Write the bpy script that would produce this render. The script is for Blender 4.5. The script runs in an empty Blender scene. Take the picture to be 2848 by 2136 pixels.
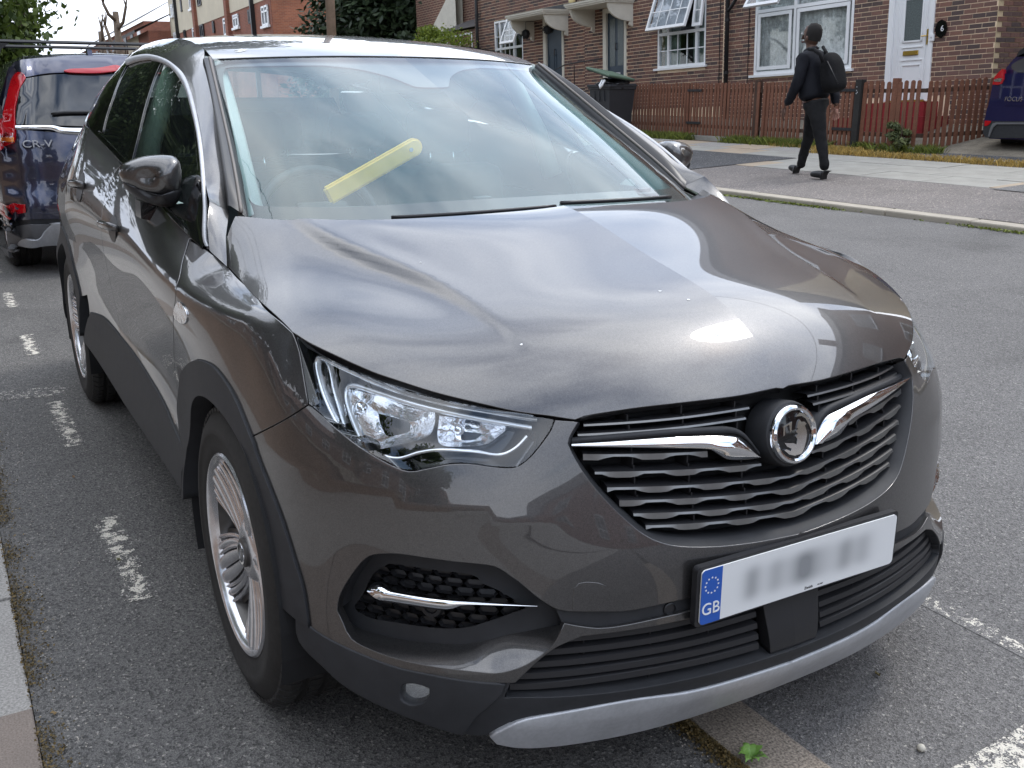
import bpy, bmesh, math, random
import numpy as np
from mathutils import Matrix, Vector
from mathutils.geometry import delaunay_2d_cdt
random.seed(7); np.random.seed(7)
S = bpy.context.scene
COL = S.collection
PI = math.pi
def R(d): return math.radians(d)
# ------------------------------------------------------------------ camera
CAM = np.array([2.1293, -1.3785, 1.3708]); YAW, PIT, ROL = R(150.1915), R(-16.3217), R(-.0825); FOC = 2768.42
def cdir(yaw, pit, rol):
    fw = np.array([math.cos(yaw)*math.cos(pit), math.sin(yaw)*math.cos(pit), math.sin(pit)])
    r = np.cross(fw, [0, 0, 1]); r /= np.linalg.norm(r); d = np.cross(fw, r)
    return fw, r*math.cos(rol)+d*math.sin(rol), -r*math.sin(rol)+d*math.cos(rol)
FW, RT, DN = cdir(YAW, PIT, ROL)
cd = bpy.data.cameras.new('camera'); cam = bpy.data.objects.new('camera', cd); COL.objects.link(cam)
cam.matrix_world = Matrix(((RT[0], -DN[0], -FW[0], CAM[0]), (RT[1], -DN[1], -FW[1], CAM[1]), (RT[2], -DN[2], -FW[2], CAM[2]), (0, 0, 0, 1)))
cd.sensor_width = 36; cd.lens = FOC/2848*36; cd.clip_start = .05; cd.clip_end = 600
S.camera = cam
# ------------------------------------------------------------------ world, sun, exposure
SUN_EL, SUN_AZ = 52, 100       # azimuth measured from +x towards +y
w = bpy.data.worlds.new('World'); S.world = w; w.use_nodes = True
nt = w.node_tree; nt.nodes.clear()
def nd(nt, t, **k):
    n = nt.nodes.new(t)
    for a, b in k.items(): setattr(n, a, b)
    return n
out = nd(nt, 'ShaderNodeOutputWorld'); bg = nd(nt, 'ShaderNodeBackground')
sky = nd(nt, 'ShaderNodeTexSky', sky_type='NISHITA', sun_disc=False)
sky.sun_elevation = R(SUN_EL); sky.sun_rotation = R(90-SUN_AZ); sky.altitude = 50; sky.dust_density = 1.5; sky.air_density = 1.2
tc = nd(nt, 'ShaderNodeTexCoord'); mp = nd(nt, 'ShaderNodeMapping'); mp.inputs['Scale'].default_value = (1, 1, 2.2)
nz = nd(nt, 'ShaderNodeTexNoise'); nz.inputs['Scale'].default_value = 2.1; nz.inputs['Detail'].default_value = 6; nz.inputs['Roughness'].default_value = .48
rp = nd(nt, 'ShaderNodeValToRGB'); rp.color_ramp.elements[0].position = .34; rp.color_ramp.elements[1].position = .52
nz2 = nd(nt, 'ShaderNodeTexNoise'); nz2.inputs['Scale'].default_value = 1.7; nz2.inputs['Detail'].default_value = 5
rp2 = nd(nt, 'ShaderNodeValToRGB'); rp2.color_ramp.elements[0].position = .33; rp2.color_ramp.elements[1].position = .72
rp2.color_ramp.elements[0].color = (4.6, 5.3, 6.7, 1); rp2.color_ramp.elements[1].color = (10.8, 11.0, 11.3, 1)
mx = nd(nt, 'ShaderNodeMix', data_type='RGBA')
L = nt.links.new
L(tc.outputs['Generated'], mp.inputs['Vector']); L(mp.outputs[0], nz.inputs['Vector']); L(mp.outputs[0], nz2.inputs['Vector'])
L(nz.outputs['Fac'], rp.inputs['Fac']); L(nz2.outputs['Fac'], rp2.inputs['Fac'])
L(rp.outputs['Color'], mx.inputs['Factor']); L(sky.outputs[0], mx.inputs['A']); sdv = (math.cos(R(SUN_AZ))*math.cos(R(SUN_EL)), math.sin(R(SUN_AZ))*math.cos(R(SUN_EL)), math.sin(R(SUN_EL)))
dt = nd(nt, 'ShaderNodeVectorMath', operation='DOT_PRODUCT'); dt.inputs[1].default_value = sdv; L(tc.outputs['Generated'], dt.inputs[0])
gr = nd(nt, 'ShaderNodeMapRange'); gr.inputs['From Min'].default_value = .1; gr.inputs['From Max'].default_value = 1; gr.inputs['To Min'].default_value = .85; gr.inputs['To Max'].default_value = 1.4; L(dt.outputs['Value'], gr.inputs['Value'])
mg = nd(nt, 'ShaderNodeMix', data_type='RGBA', blend_type='MULTIPLY'); mg.inputs['Factor'].default_value = 1; L(rp2.outputs['Color'], mg.inputs['A']); L(gr.outputs[0], mg.inputs['B'])
L(mg.outputs['Result'], mx.inputs['B'])
L(mx.outputs['Result'], bg.inputs['Color']); L(bg.outputs[0], out.inputs['Surface'])
bg.inputs['Strength'].default_value = .11
sl = bpy.data.lights.new('sun', 'SUN'); sun = bpy.data.objects.new('sun', sl); COL.objects.link(sun)
sl.energy = .5; sl.angle = R(11); sl.color = (1, .96, .9)
sd = Vector((math.cos(R(SUN_AZ))*math.cos(R(SUN_EL)), math.sin(R(SUN_AZ))*math.cos(R(SUN_EL)), math.sin(R(SUN_EL))))
sun.rotation_euler = sd.to_track_quat('Z', 'Y').to_euler(); sun.location = (0, 0, 30)
S.view_settings.view_transform = 'Standard'; S.view_settings.look = 'None'; S.view_settings.gamma = 1
S.view_settings.use_curve_mapping = False; S.view_settings.exposure = 1.28
S.render.engine = 'CYCLES'
S.cycles.caustics_reflective = False; S.cycles.caustics_refractive = False; S.cycles.max_bounces = 8; S.cycles.transparent_max_bounces = 16

# ------------------------------------------------------------------ projection helpers
def proj(X):
    q = np.atleast_2d(X)-CAM; z = q@FW
    return np.c_[1424+FOC*(q@RT)/z, 1068+FOC*(q@DN)/z]
def at(u, v, ax, val):
    q = FW+RT*(u-1424)/FOC+DN*(v-1068)/FOC; i = 'xyz'.index(ax)
    return CAM+(val-CAM[i])/q[i]*q
Y0, SLOPE = 1.0, .047
def gz(x, y): return max(0, y-Y0)*SLOPE if not isinstance(y, np.ndarray) else np.maximum(0, y-Y0)*SLOPE
def ground(u, v, dz=0):
    q = FW+RT*(u-1424)/FOC+DN*(v-1068)/FOC
    t = (dz-CAM[2])/q[2]; p = CAM+t*q
    if p[1] > Y0: t = (dz+SLOPE*(CAM[1]-Y0)-CAM[2])/(q[2]-SLOPE*q[1]); p = CAM+t*q
    return p
def Zm(x0, y0, w, pts): return [(x0+a*w/2212, y0+b*w/2212) for a, b in pts]
def Dp(pts): return [(a*1.28752, b*1.28752) for a, b in pts]

# ------------------------------------------------------------------ objects
def link(o, parent=None):
    COL.objects.link(o)
    if parent: o.parent = parent
    return o
def props(o, label=None, cat=None, group=None, kind=None):
    for k, v in (('label', label), ('category', cat), ('group', group), ('kind', kind)):
        if v: o[k] = v
    return o
def thing(name, label, cat, loc=(0, 0, 0), rot=(0, 0, 0), group=None):
    o = bpy.data.objects.new(name, None); o.empty_display_size = .2; link(o)
    o.location = loc; o.rotation_euler = rot
    return props(o, label, cat, group)
def mesh(name, V, F, mat, parent=None, smooth=False, normals=None, uv=None):
    me = bpy.data.meshes.new(name); me.from_pydata([tuple(map(float, v)) for v in V], [], [tuple(int(i) for i in f) for f in F])
    if isinstance(mat, (list, tuple)):
        for m in mat: me.materials.append(m)
    elif mat: me.materials.append(mat)
    if smooth or normals is not None: me.polygons.foreach_set('use_smooth', [True]*len(me.polygons))
    me.update()
    if normals is not None: me.normals_split_custom_set_from_vertices([tuple(map(float, n)) for n in normals])
    o = bpy.data.objects.new(name, me); return link(o, parent)
class MB:
    def __init__(s): s.V = []; s.F = []; s.M = []
    def add(s, V, F, m=0):
        n = len(s.V); s.V += [tuple(v) for v in V]; s.F += [tuple(i+n for i in f) for f in F]; s.M += [m]*len(F)
    def box(s, x0, x1, y0, y1, z0, z1, m=0):
        s.add([(x, y, z) for x in (x0, x1) for y in (y0, y1) for z in (z0, z1)],
              [(0, 1, 3, 2), (4, 6, 7, 5), (0, 4, 5, 1), (2, 3, 7, 6), (0, 2, 6, 4), (1, 5, 7, 3)], m)
    def bbox(s, c, d, b=.003, rot=None, m=0):   # bevelled box: centre, full size
        bm = bmesh.new(); bmesh.ops.create_cube(bm, size=1)
        for v in bm.verts: v.co = Vector((v.co.x*d[0], v.co.y*d[1], v.co.z*d[2]))
        bmesh.ops.bevel(bm, geom=bm.edges[:], offset=b, segments=2, affect='EDGES', profile=.5)
        if rot is not None: bmesh.ops.transform(bm, matrix=rot, verts=bm.verts)
        s.add([(v.co.x+c[0], v.co.y+c[1], v.co.z+c[2]) for v in bm.verts], [[v.index for v in f.verts] for f in (bm.verts.index_update() or bm.faces)], m); bm.free()
    def tube(s, pts, r, n=8, cap=True, m=0):
        P = [Vector(p) for p in pts]; rs = r if isinstance(r, (list, tuple)) else [r]*len(P); V = []
        up = None
        for i, p in enumerate(P):
            t = (P[min(i+1, len(P)-1)]-P[max(i-1, 0)]).normalized()
            if up is None: up = Vector((0, 0, 1)) if abs(t.z) < .9 else Vector((1, 0, 0))
            a = t.cross(up).normalized(); b = a.cross(t).normalized(); up = b
            V += [tuple(p+(a*math.cos(2*PI*k/n)+b*math.sin(2*PI*k/n))*rs[i]) for k in range(n)]
        F = [(i*n+k, i*n+(k+1) % n, (i+1)*n+(k+1) % n, (i+1)*n+k) for i in range(len(P)-1) for k in range(n)]
        if cap: F += [tuple(range(n))[::-1], tuple(range((len(P)-1)*n, len(P)*n))]
        s.add(V, F, m)
    def lathe(s, prof, n=48, axis='y', c=(0, 0, 0), m=0, closed=False):
        V = []
        for (r, h) in prof:
            for k in range(n):
                t = 2*PI*k/n; a, b = r*math.cos(t), r*math.sin(t)
                V.append({'y': (c[0]+a, c[1]+h, c[2]+b), 'z': (c[0]+a, c[1]+b, c[2]+h), 'x': (c[0]+h, c[1]+a, c[2]+b)}[axis])
        L_ = len(prof); F = [(i*n+k, i*n+(k+1) % n, ((i+1) % L_)*n+(k+1) % n, ((i+1) % L_)*n+k) for i in range(L_ if closed else L_-1) for k in range(n)]
        s.add(V, F, m)
    def prism(s, poly, axis, a0, a1, m=0):   # poly of 2D points extruded along axis
        def mk(p, h): return {'x': (h, p[0], p[1]), 'y': (p[0], h, p[1]), 'z': (p[0], p[1], h)}[axis]
        n = len(poly); V = [mk(p, a0) for p in poly]+[mk(p, a1) for p in poly]
        s.add(V, [tuple(range(n)), tuple(range(2*n-1, n-1, -1))]+[(i, (i+1) % n, n+(i+1) % n, n+i) for i in range(n)], m)
    def obj(s, name, mat, parent=None, smooth=False, ang=None):
        o = mesh(name, s.V, s.F, mat, parent, smooth=smooth or ang is not None)
        if any(s.M): o.data.polygons.foreach_set('material_index', s.M)
        bm = bmesh.new(); bm.from_mesh(o.data); bmesh.ops.recalc_face_normals(bm, faces=bm.faces)
        if ang is not None:
            for e in bm.edges:
                if len(e.link_faces) == 2 and e.calc_face_angle(0) > R(ang): e.smooth = False
        bm.to_mesh(o.data); bm.free()
        return o
def cata(pts, step):      # Catmull-Rom through points, resampled
    P = np.array(pts, float)
    if len(P) == 2:
        n = max(1, int(math.ceil(np.linalg.norm(P[1]-P[0])/step))); t = np.linspace(0, 1, n+1)[:, None]; return P[0]*(1-t)+P[1]*t
    Q = np.vstack([2*P[0]-P[1], P, 2*P[-1]-P[-2]]); outp = [P[0]]
    for i in range(len(P)-1):
        a, b, c, d = Q[i:i+4]; n = max(1, int(math.ceil(np.linalg.norm(c-b)/step)))
        for k in range(1, n+1):
            t = k/n; outp.append(.5*((2*b)+(c-a)*t+(2*a-5*b+4*c-d)*t*t+(3*b-a-3*c+d)*t**3))
    return np.array(outp)
def spl_basis(kn):
    kn = np.array(kn, float); n = len(kn); h = np.diff(kn); A = np.zeros((n, n)); B = np.zeros((n, n)); A[0, 0] = A[-1, -1] = 1
    for i in range(1, n-1):
        A[i, i-1] = h[i-1]; A[i, i] = 2*(h[i-1]+h[i]); A[i, i+1] = h[i]
        B[i, i-1] += 6/h[i-1]; B[i, i] -= 6/h[i-1]+6/h[i]; B[i, i+1] += 6/h[i]
    M = np.linalg.solve(A, B)
    def ev(x):
        x = np.asarray(x, float); xc = np.clip(x, kn[0], kn[-1]); i = np.clip(np.searchsorted(kn, xc, side='right')-1, 0, n-2)
        W = np.zeros((len(x), n)); hh = h[i]; a = (kn[i+1]-xc)/hh; b = (xc-kn[i])/hh; r = np.arange(len(x))
        W[r, i] += a; W[r, i+1] += b
        W += ((a**3-a)*hh**2/6)[:, None]*M[i]+((b**3-b)*hh**2/6)[:, None]*M[i+1]
        ex = x-xc; m = ex != 0
        if m.any():
            Wd = np.zeros((len(x), n)); Wd[r, i] -= 1/hh; Wd[r, i+1] += 1/hh
            Wd += ((1-3*a*a)*hh/6)[:, None]*M[i]+((3*b*b-1)*hh/6)[:, None]*M[i+1]
            W[m] += Wd[m]*ex[m][:, None]
        return W
    return ev
class Surf:
    def __init__(s, ka, kb, G=None, fn=None, sgn=1):  # G [len(kb), len(ka), 3]
        s.ka, s.kb = ka, kb
        if G is not None: s.G = np.array(G, float); s.ba = spl_basis(ka); s.bb = spl_basis(kb)
        s.fn = fn; s.sgn = sgn; s.mod = None; s.base = None; s.d = 0; s._g = None
    def raw(s, ab):
        ab = np.atleast_2d(np.asarray(ab, float))
        if s.base is not None: return s.base(ab)+s.base.nrm(ab)*s.d
        if s.fn: X = s.fn(ab)
        else: X = np.einsum('nr,nc,rck->nk', s.bb(ab[:, 1]), s.ba(ab[:, 0]), s.G)
        if s.mod is not None: X = s.mod(ab, X)
        return X
    __call__ = raw
    def off(s, d):
        o = Surf(s.ka, s.kb); o.base = s; o.d = d; o.sgn = s.sgn; return o
    def nrm(s, ab):
        ab = np.atleast_2d(np.asarray(ab, float)); e = 1e-3
        if s.base is not None: return s.base.nrm(ab)
        da = s(ab+[e, 0])-s(ab-[e, 0]); db = s(ab+[0, e])-s(ab-[0, e])
        n = np.cross(da, db)*s.sgn; return n/np.maximum(np.linalg.norm(n, axis=1, keepdims=True), 1e-12)
    def inv(s, uv, f=None, near=None):
        uv = np.atleast_2d(np.asarray(uv, float)); cam_ = f is None; f = f or proj
        if s._g is None:
            A, B = np.meshgrid(np.linspace(s.ka[0], s.ka[-1], 110), np.linspace(s.kb[0], s.kb[-1], 60)); s._g = np.c_[A.ravel(), B.ravel()]
            s._x = s(s._g); s._n = s.nrm(s._g)
        q = f(s._x); res = []
        pen = np.zeros(len(q))
        if cam_: pen = np.where(((CAM-s._x)*s._n).sum(1) < 0, 400., 0)+0*q[:, 0]
        for t in uv:
            i = np.argmin(np.linalg.norm(q-t, axis=1)+pen); ab = s._g[i].copy(); best = ab.copy(); be = 1e9
            for _ in range(14):
                c = f(s(ab))[0]-t; er = np.linalg.norm(c)
                if er < be: be = er; best = ab.copy()
                if er < 1e-5: break
                J = np.array([(f(s(ab+[1e-4, 0]))[0]-t-c)/1e-4, (f(s(ab+[0, 1e-4]))[0]-t-c)/1e-4]).T
                try: st = np.linalg.solve(J, -c)
                except Exception: break
                m = np.linalg.norm(st); ab = ab+st*min(1, .08/max(m, 1e-9))
            if be > (2 if cam_ else .004) and DEBUG: print('inv miss', t.round(1), be.round(2), best.round(3))
            res.append(best)
        return np.array(res)
DEBUG = False
XZ = lambda X: np.atleast_2d(X)[:, [0, 2]]
YZ = lambda X: np.atleast_2d(X)[:, [1, 2]]
XY = lambda X: np.atleast_2d(X)[:, [0, 1]]
def outline(segs, step=.02): # list of smooth ab-segments -> closed loop
    out_ = []
    for i, sg in enumerate(segs):
        sg = list(map(tuple, sg)); nx = segs[(i+1) % len(segs)][0]
        if np.linalg.norm(np.array(sg[-1])-np.array(nx)) > 1e-6:
            c = cata(sg, step) if len(sg) > 1 else np.array(sg); out_ += [tuple(p) for p in c]
            l = cata([sg[-1], nx], step); out_ += [tuple(p) for p in l[1:-1]]
        else:
            c = cata(sg, step); out_ += [tuple(p) for p in c[:-1]]
    P = [out_[0]]
    for p in out_[1:]:
        if math.dist(p, P[-1]) > 1e-4: P.append(p)
    if math.dist(P[0], P[-1]) < 1e-4: P.pop()
    return np.array(P)
def area(P): return .5*np.sum(P[:, 0]*np.roll(P[:, 1], -1)-np.roll(P[:, 0], -1)*P[:, 1])
def inset(P, d, keep=None):
    if area(P) < 0: P = P[::-1].copy(); keep = keep[::-1] if keep is not None else None
    e1 = P-np.roll(P, 1, 0); e2 = np.roll(P, -1, 0)-P
    def nn(e): n = np.c_[-e[:, 1], e[:, 0]]; return n/np.maximum(np.linalg.norm(n, axis=1, keepdims=True), 1e-9)
    n = nn(e1)+nn(e2); l = np.linalg.norm(n, axis=1, keepdims=True); n = n/np.maximum(l, .5); n = n/np.maximum(l/2, .5)
    dd = np.full((len(P), 1), d)
    if keep is not None: dd[keep] = 0
    return P+n*dd, n
def inside(P, pts):
    x, y = pts[:, 0], pts[:, 1]; c = np.zeros(len(pts), bool); n = len(P); j = n-1
    for i in range(n):
        xi, yi = P[i]; xj, yj = P[j]
        m = ((yi > y) != (yj > y)) & (x < (xj-xi)*(y-yi)/((yj-yi) if yj != yi else 1e-12)+xi); c ^= m; j = i
    return c
def dist_poly(P, pts):
    d = np.full(len(pts), 1e9)
    for i in range(len(P)):
        a = P[i]; b = P[(i+1) % len(P)]; e = b-a; t = np.clip(((pts-a)@e)/max(e@e, 1e-12), 0, 1)
        d = np.minimum(d, np.linalg.norm(pts-a-t[:, None]*e, axis=1))
    return d
def patch(surf, outer, holes=(), grid=.025, gap=.0015, fold=.014, keep=None, roundr=.0016):
    """triangulate the outline on the surface; returns V, F, N. keep(X)->mask of points that stay unfolded (symmetry plane)"""
    loops = []; V2 = []; E = []
    for k, Lp in enumerate([outer]+list(holes)):
        Lp = np.array(Lp, float)
        X = surf(Lp); kp = keep(X) if keep is not None else np.zeros(len(Lp), bool)
        if area(Lp) < 0: Lp = Lp[::-1]; kp = kp[::-1]
        g = gap if k == 0 else -gap
        P, n = inset(Lp, g, kp)
        if k: n = -n
        s0 = len(V2); V2 += [tuple(p) for p in P]; m = len(P)
        E += [(s0+i, s0+(i+1) % m) for i in range(m)]; loops.append((s0, m, kp, n))
    P0 = np.array(V2[:loops[0][1]]); lo = P0.min(0); hi = P0.max(0)
    gx = np.arange(lo[0]+grid/2, hi[0], grid); gy = np.arange(lo[1]+grid/2, hi[1], grid)
    if len(gx) and len(gy):
        g = np.array([(x+(j % 2)*grid*.5, y) for j, y in enumerate(gy) for x in gx]); ok = inside(P0, g)
        for (s0, m, _, _) in loops[1:]: ok &= ~inside(np.array(V2[s0:s0+m]), g)
        g = g[ok]
        for (s0, m, _, _) in loops:
            if len(g): g = g[dist_poly(np.array(V2[s0:s0+m]), g) > grid*.45]
        nb = len(V2); V2 += [tuple(p) for p in g]
    vo, eo, fo, ov, oe, of = delaunay_2d_cdt([Vector(p) for p in V2], E, [], 0, 1e-6)
    A = np.array([tuple(v) for v in vo]); X = surf(A); N = surf.nrm(A); F = [tuple(f) for f in fo]
    T = [f for f in F if len(f) == 3]; ce = np.array([(A[f[0]]+A[f[1]]+A[f[2]])/3 for f in T]); ok = inside(P0, ce)
    for (s0, m, _, _) in loops[1:]: ok &= ~inside(np.array(V2[s0:s0+m]), ce)
    F = [f for f, k_ in zip(T, ok) if k_]
    # orientation check
    if F:
        f = F[len(F)//2]; nn = np.cross(X[f[1]]-X[f[0]], X[f[2]]-X[f[0]])
        flip = (nn@N[f[0]]) < 0
        if flip: F = [f[::-1] for f in F]
    V = list(X); NN = list(N)
    if fold:
        mp = {}
        for j, src in enumerate(ov):
            for i in src: mp[i] = j
        for (s0, m, kp, n2) in loops:
            ring0 = [mp.get(s0+i) for i in range(m)]
            P = np.array(V2[s0:s0+m]); c = surf(P); nr = surf.nrm(P); e = 1e-3
            o3 = surf(P-n2*e)-c; o3 /= np.maximum(np.linalg.norm(o3, axis=1, keepdims=True), 1e-9)   # outward in surface
            st = len(V)
            V += list(c); NN += list(nr)
            V += list(c+o3*roundr*.7-nr*roundr*.3); NN += list((o3+nr)/1.4142)
            V += list(c+o3*roundr-nr*roundr); NN += list(o3)
            V += list(c+o3*roundr-nr*fold); NN += list(o3)
            for i in range(m):
                j = (i+1) % m
                if kp[i] and kp[j]: continue
                for q in range(3):
                    f = (st+q*m+i, st+q*m+j, st+(q+1)*m+j, st+(q+1)*m+i)
                    a, b, c_ = (np.array(V[f[t]]) for t in (0, 1, 2)); nn = np.cross(b-a, c_-a)
                    if nn@NN[f[3]] < 0 or (q == 0 and nn@NN[f[0]] < -1e-12 and nn@NN[f[3]] < 0): f = f[::-1]
                    F.append(f)
    return np.array(V), F, np.array(NN)
def mir(V, F, N): return V*[1, -1, 1], [f[::-1] for f in F], N*[1, -1, 1]
def panel(name, surf, segs, mat, parent, holes=(), grid=.025, gap=.0015, fold=.014, mode='both', step=.018, label=None, roundr=.0016):
    keep = (lambda X: np.abs(X[:, 1]) < 1e-3) if mode == 'join' else None
    V, F, N = patch(surf, outline(segs, step), [outline(h, step) for h in holes], grid, gap, fold, keep, roundr)
    res = []
    if mode == 'join':
        V2, F2, N2 = mir(V, F, N); n = len(V)
        res.append(mesh(name, np.vstack([V, V2]), list(F)+[tuple(i+n for i in f) for f in F2], mat, parent, normals=np.vstack([N, N2])))
    else:
        res.append(mesh(name, V, F, mat, parent, normals=N))
        if mode == 'both': res.append(mesh(name, *mir(V, F, N)[:2], mat, parent, normals=N*[1, -1, 1]))
    if label:
        for o in res: o['label'] = label
    return res
def mirror_obj(o, parent=None):
    me = o.data.copy(); c = bpy.data.objects.new(o.name, me)
    n = len(me.vertices); co = np.empty(n*3, 'f'); me.vertices.foreach_get('co', co); co = co.reshape(-1, 3); co[:, 1] *= -1
    me.vertices.foreach_set('co', co.ravel()); me.flip_normals(); me.update()
    return link(c, parent or o.parent)

# ------------------------------------------------------------------ materials
MATS = {}
def mat(name, col, rough=.5, metal=0, coat=0, coatr=.03, trans=0, ior=1.45, emit=None, var=None, bump=None, spec=None, alpha=None, sheen=0, mscale=None):
    """var=(scale, amount, detail) brightness variation; bump=(scale, strength, distance)"""
    m = bpy.data.materials.new(name); m.use_nodes = True; nt = m.node_tree; b = nt.nodes['Principled BSDF']; l = nt.links.new
    i = b.inputs; c = (*col, 1)
    i['Base Color'].default_value = c; i['Roughness'].default_value = rough; i['Metallic'].default_value = metal
    i['Coat Weight'].default_value = coat; i['Coat Roughness'].default_value = coatr; i['Transmission Weight'].default_value = trans; i['IOR'].default_value = ior
    if spec is not None: i['Specular IOR Level'].default_value = spec
    if sheen: i['Sheen Weight'].default_value = sheen
    if emit: i['Emission Color'].default_value = (*emit[:3], 1); i['Emission Strength'].default_value = emit[3]
    if alpha is not None: i['Alpha'].default_value = alpha
    t = nd(nt, 'ShaderNodeTexCoord')
    if var:
        for k, (sc, am, det) in enumerate(var if isinstance(var, list) else [var]):
            n = nd(nt, 'ShaderNodeTexNoise'); n.inputs['Scale'].default_value = sc; n.inputs['Detail'].default_value = det; n.inputs['Roughness'].default_value = .6
            l(t.outputs['Object'], n.inputs['Vector'])
            r = nd(nt, 'ShaderNodeMapRange'); r.inputs['From Min'].default_value = .3; r.inputs['From Max'].default_value = .7; r.inputs['To Min'].default_value = 1-am; r.inputs['To Max'].default_value = 1+am
            l(n.outputs['Fac'], r.inputs['Value'])
            x = nd(nt, 'ShaderNodeMix', data_type='RGBA', blend_type='MULTIPLY'); x.inputs['Factor'].default_value = 1
            src = i['Base Color'].links[0].from_socket if i['Base Color'].links else None
            if src: l(src, x.inputs['A'])
            else: x.inputs['A'].default_value = c
            l(r.outputs[0], x.inputs['B']); l(x.outputs['Result'], i['Base Color'])
    if bump:
        n = nd(nt, 'ShaderNodeTexNoise'); n.inputs['Scale'].default_value = bump[0]; n.inputs['Detail'].default_value = 4
        l(t.outputs['Object'], n.inputs['Vector']); bp = nd(nt, 'ShaderNodeBump'); bp.inputs['Strength'].default_value = bump[1]; bp.inputs['Distance'].default_value = bump[2]
        l(n.outputs['Fac'], bp.inputs['Height']); l(bp.outputs[0], i['Normal'])
    MATS[name] = m; return m
def paint(name, col, flake=.25, dust=.1):
    m = mat(name, col, rough=.36, metal=.8, coat=1, coatr=.02); m.node_tree.nodes['Principled BSDF'].inputs['Coat IOR'].default_value = 1.6
    nt = m.node_tree; b = nt.nodes['Principled BSDF']; l = nt.links.new; t = nt.nodes['Texture Coordinate']
    v = nd(nt, 'ShaderNodeTexVoronoi'); v.inputs['Scale'].default_value = 900; l(t.outputs['Object'], v.inputs['Vector'])
    r = nd(nt, 'ShaderNodeMapRange'); r.inputs['To Min'].default_value = 1-flake; r.inputs['To Max'].default_value = 1+flake
    sx = nd(nt, 'ShaderNodeSeparateColor'); l(v.outputs['Color'], sx.inputs[0]); l(sx.outputs[0], r.inputs['Value'])
    x = nd(nt, 'ShaderNodeMix', data_type='RGBA', blend_type='MULTIPLY'); x.inputs['Factor'].default_value = 1; x.inputs['A'].default_value = (*col, 1)
    l(r.outputs[0], x.inputs['B'])
    # thin film of road dust: lightens the base a little and roughens the lacquer
    n = nd(nt, 'ShaderNodeTexNoise'); n.inputs['Scale'].default_value = 3.5; n.inputs['Detail'].default_value = 7; n.inputs['Roughness'].default_value = .65; l(t.outputs['Object'], n.inputs['Vector'])
    n2 = nd(nt, 'ShaderNodeTexNoise'); n2.inputs['Scale'].default_value = 160; n2.inputs['Detail'].default_value = 2; l(t.outputs['Object'], n2.inputs['Vector'])
    mm = nd(nt, 'ShaderNodeMath', operation='MULTIPLY'); l(n.outputs['Fac'], mm.inputs[0]); l(n2.outputs['Fac'], mm.inputs[1])
    mr = nd(nt, 'ShaderNodeMapRange'); mr.inputs['From Min'].default_value = .15; mr.inputs['From Max'].default_value = .42; mr.inputs['To Max'].default_value = dust; l(mm.outputs[0], mr.inputs['Value'])
    x2 = nd(nt, 'ShaderNodeMix', data_type='RGBA'); x2.inputs['B'].default_value = (.42, .40, .36, 1); l(mr.outputs[0], x2.inputs['Factor']); l(x.outputs['Result'], x2.inputs['A']); l(x2.outputs['Result'], b.inputs['Base Color'])
    r3 = nd(nt, 'ShaderNodeMapRange'); r3.inputs['To Min'].default_value = .0; r3.inputs['To Max'].default_value = .035; l(n.outputs['Fac'], r3.inputs['Value']); l(r3.outputs[0], b.inputs['Coat Roughness'])
    return m
M_PAINT = paint('grey_metallic_paint', (.074, .072, .073), dust=.04)
M_BLACK = mat('black_grained_plastic', (.022, .023, .026), .62, var=(30, .15, 4), bump=(900, .25, .0006))
M_BLACK2 = mat('black_satin_plastic', (.018, .018, .02), .38, bump=(700, .1, .0004))
M_GLOSSB = mat('gloss_black', (.006, .006, .007), .08, coat=.5)
M_VOID = mat('dark_interior', (.012, .012, .013), .9)
M_CHROME = mat('chrome', (.80, .81, .83), .06, 1, bump=(40, .02, .002))
M_SATIN = mat('satin_silver', (.46, .47, .49), .46, .45, var=[(14, .10, 6), (120, .07, 3)], bump=(300, .08, .0005))
M_ALLOY = mat('alloy_wheel', (.70, .70, .72), .24, .88, var=[(18, .10, 5), (60, .08, 4)])
M_ALLOYD = mat('alloy_recess', (.11, .105, .10), .42, .7, var=(20, .2, 4))
M_TYRE = mat('tyre_rubber', (.022, .021, .020), .78, var=[(9, .25, 5), (90, .2, 3)], bump=(260, .3, .001))
M_WHITE = mat('white_plate', (.78, .79, .78), .35, coat=.4)
M_RED = mat('red_lens', (.36, .004, .010), .10, coat=1, emit=(.5, .005, .01, .03))
M_ORANGE = mat('amber_lens', (.75, .25, .05), .15, coat=1)
M_PLBLUE = mat('plate_blue', (.012, .09, .42), .35, coat=.4)
M_INT = mat('interior_grey', (.05, .052, .055), .8, var=(12, .15, 3))
M_SEAT = mat('seat_fabric', (.035, .037, .040), .9, var=(40, .2, 3))
M_DASH = mat('dashboard_plastic', (.06, .062, .065), .7, var=(8, .1, 3))
M_YEL = mat('yellow_plastic', (1.0, .60, .03), .5, var=(25, .06, 3))
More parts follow.
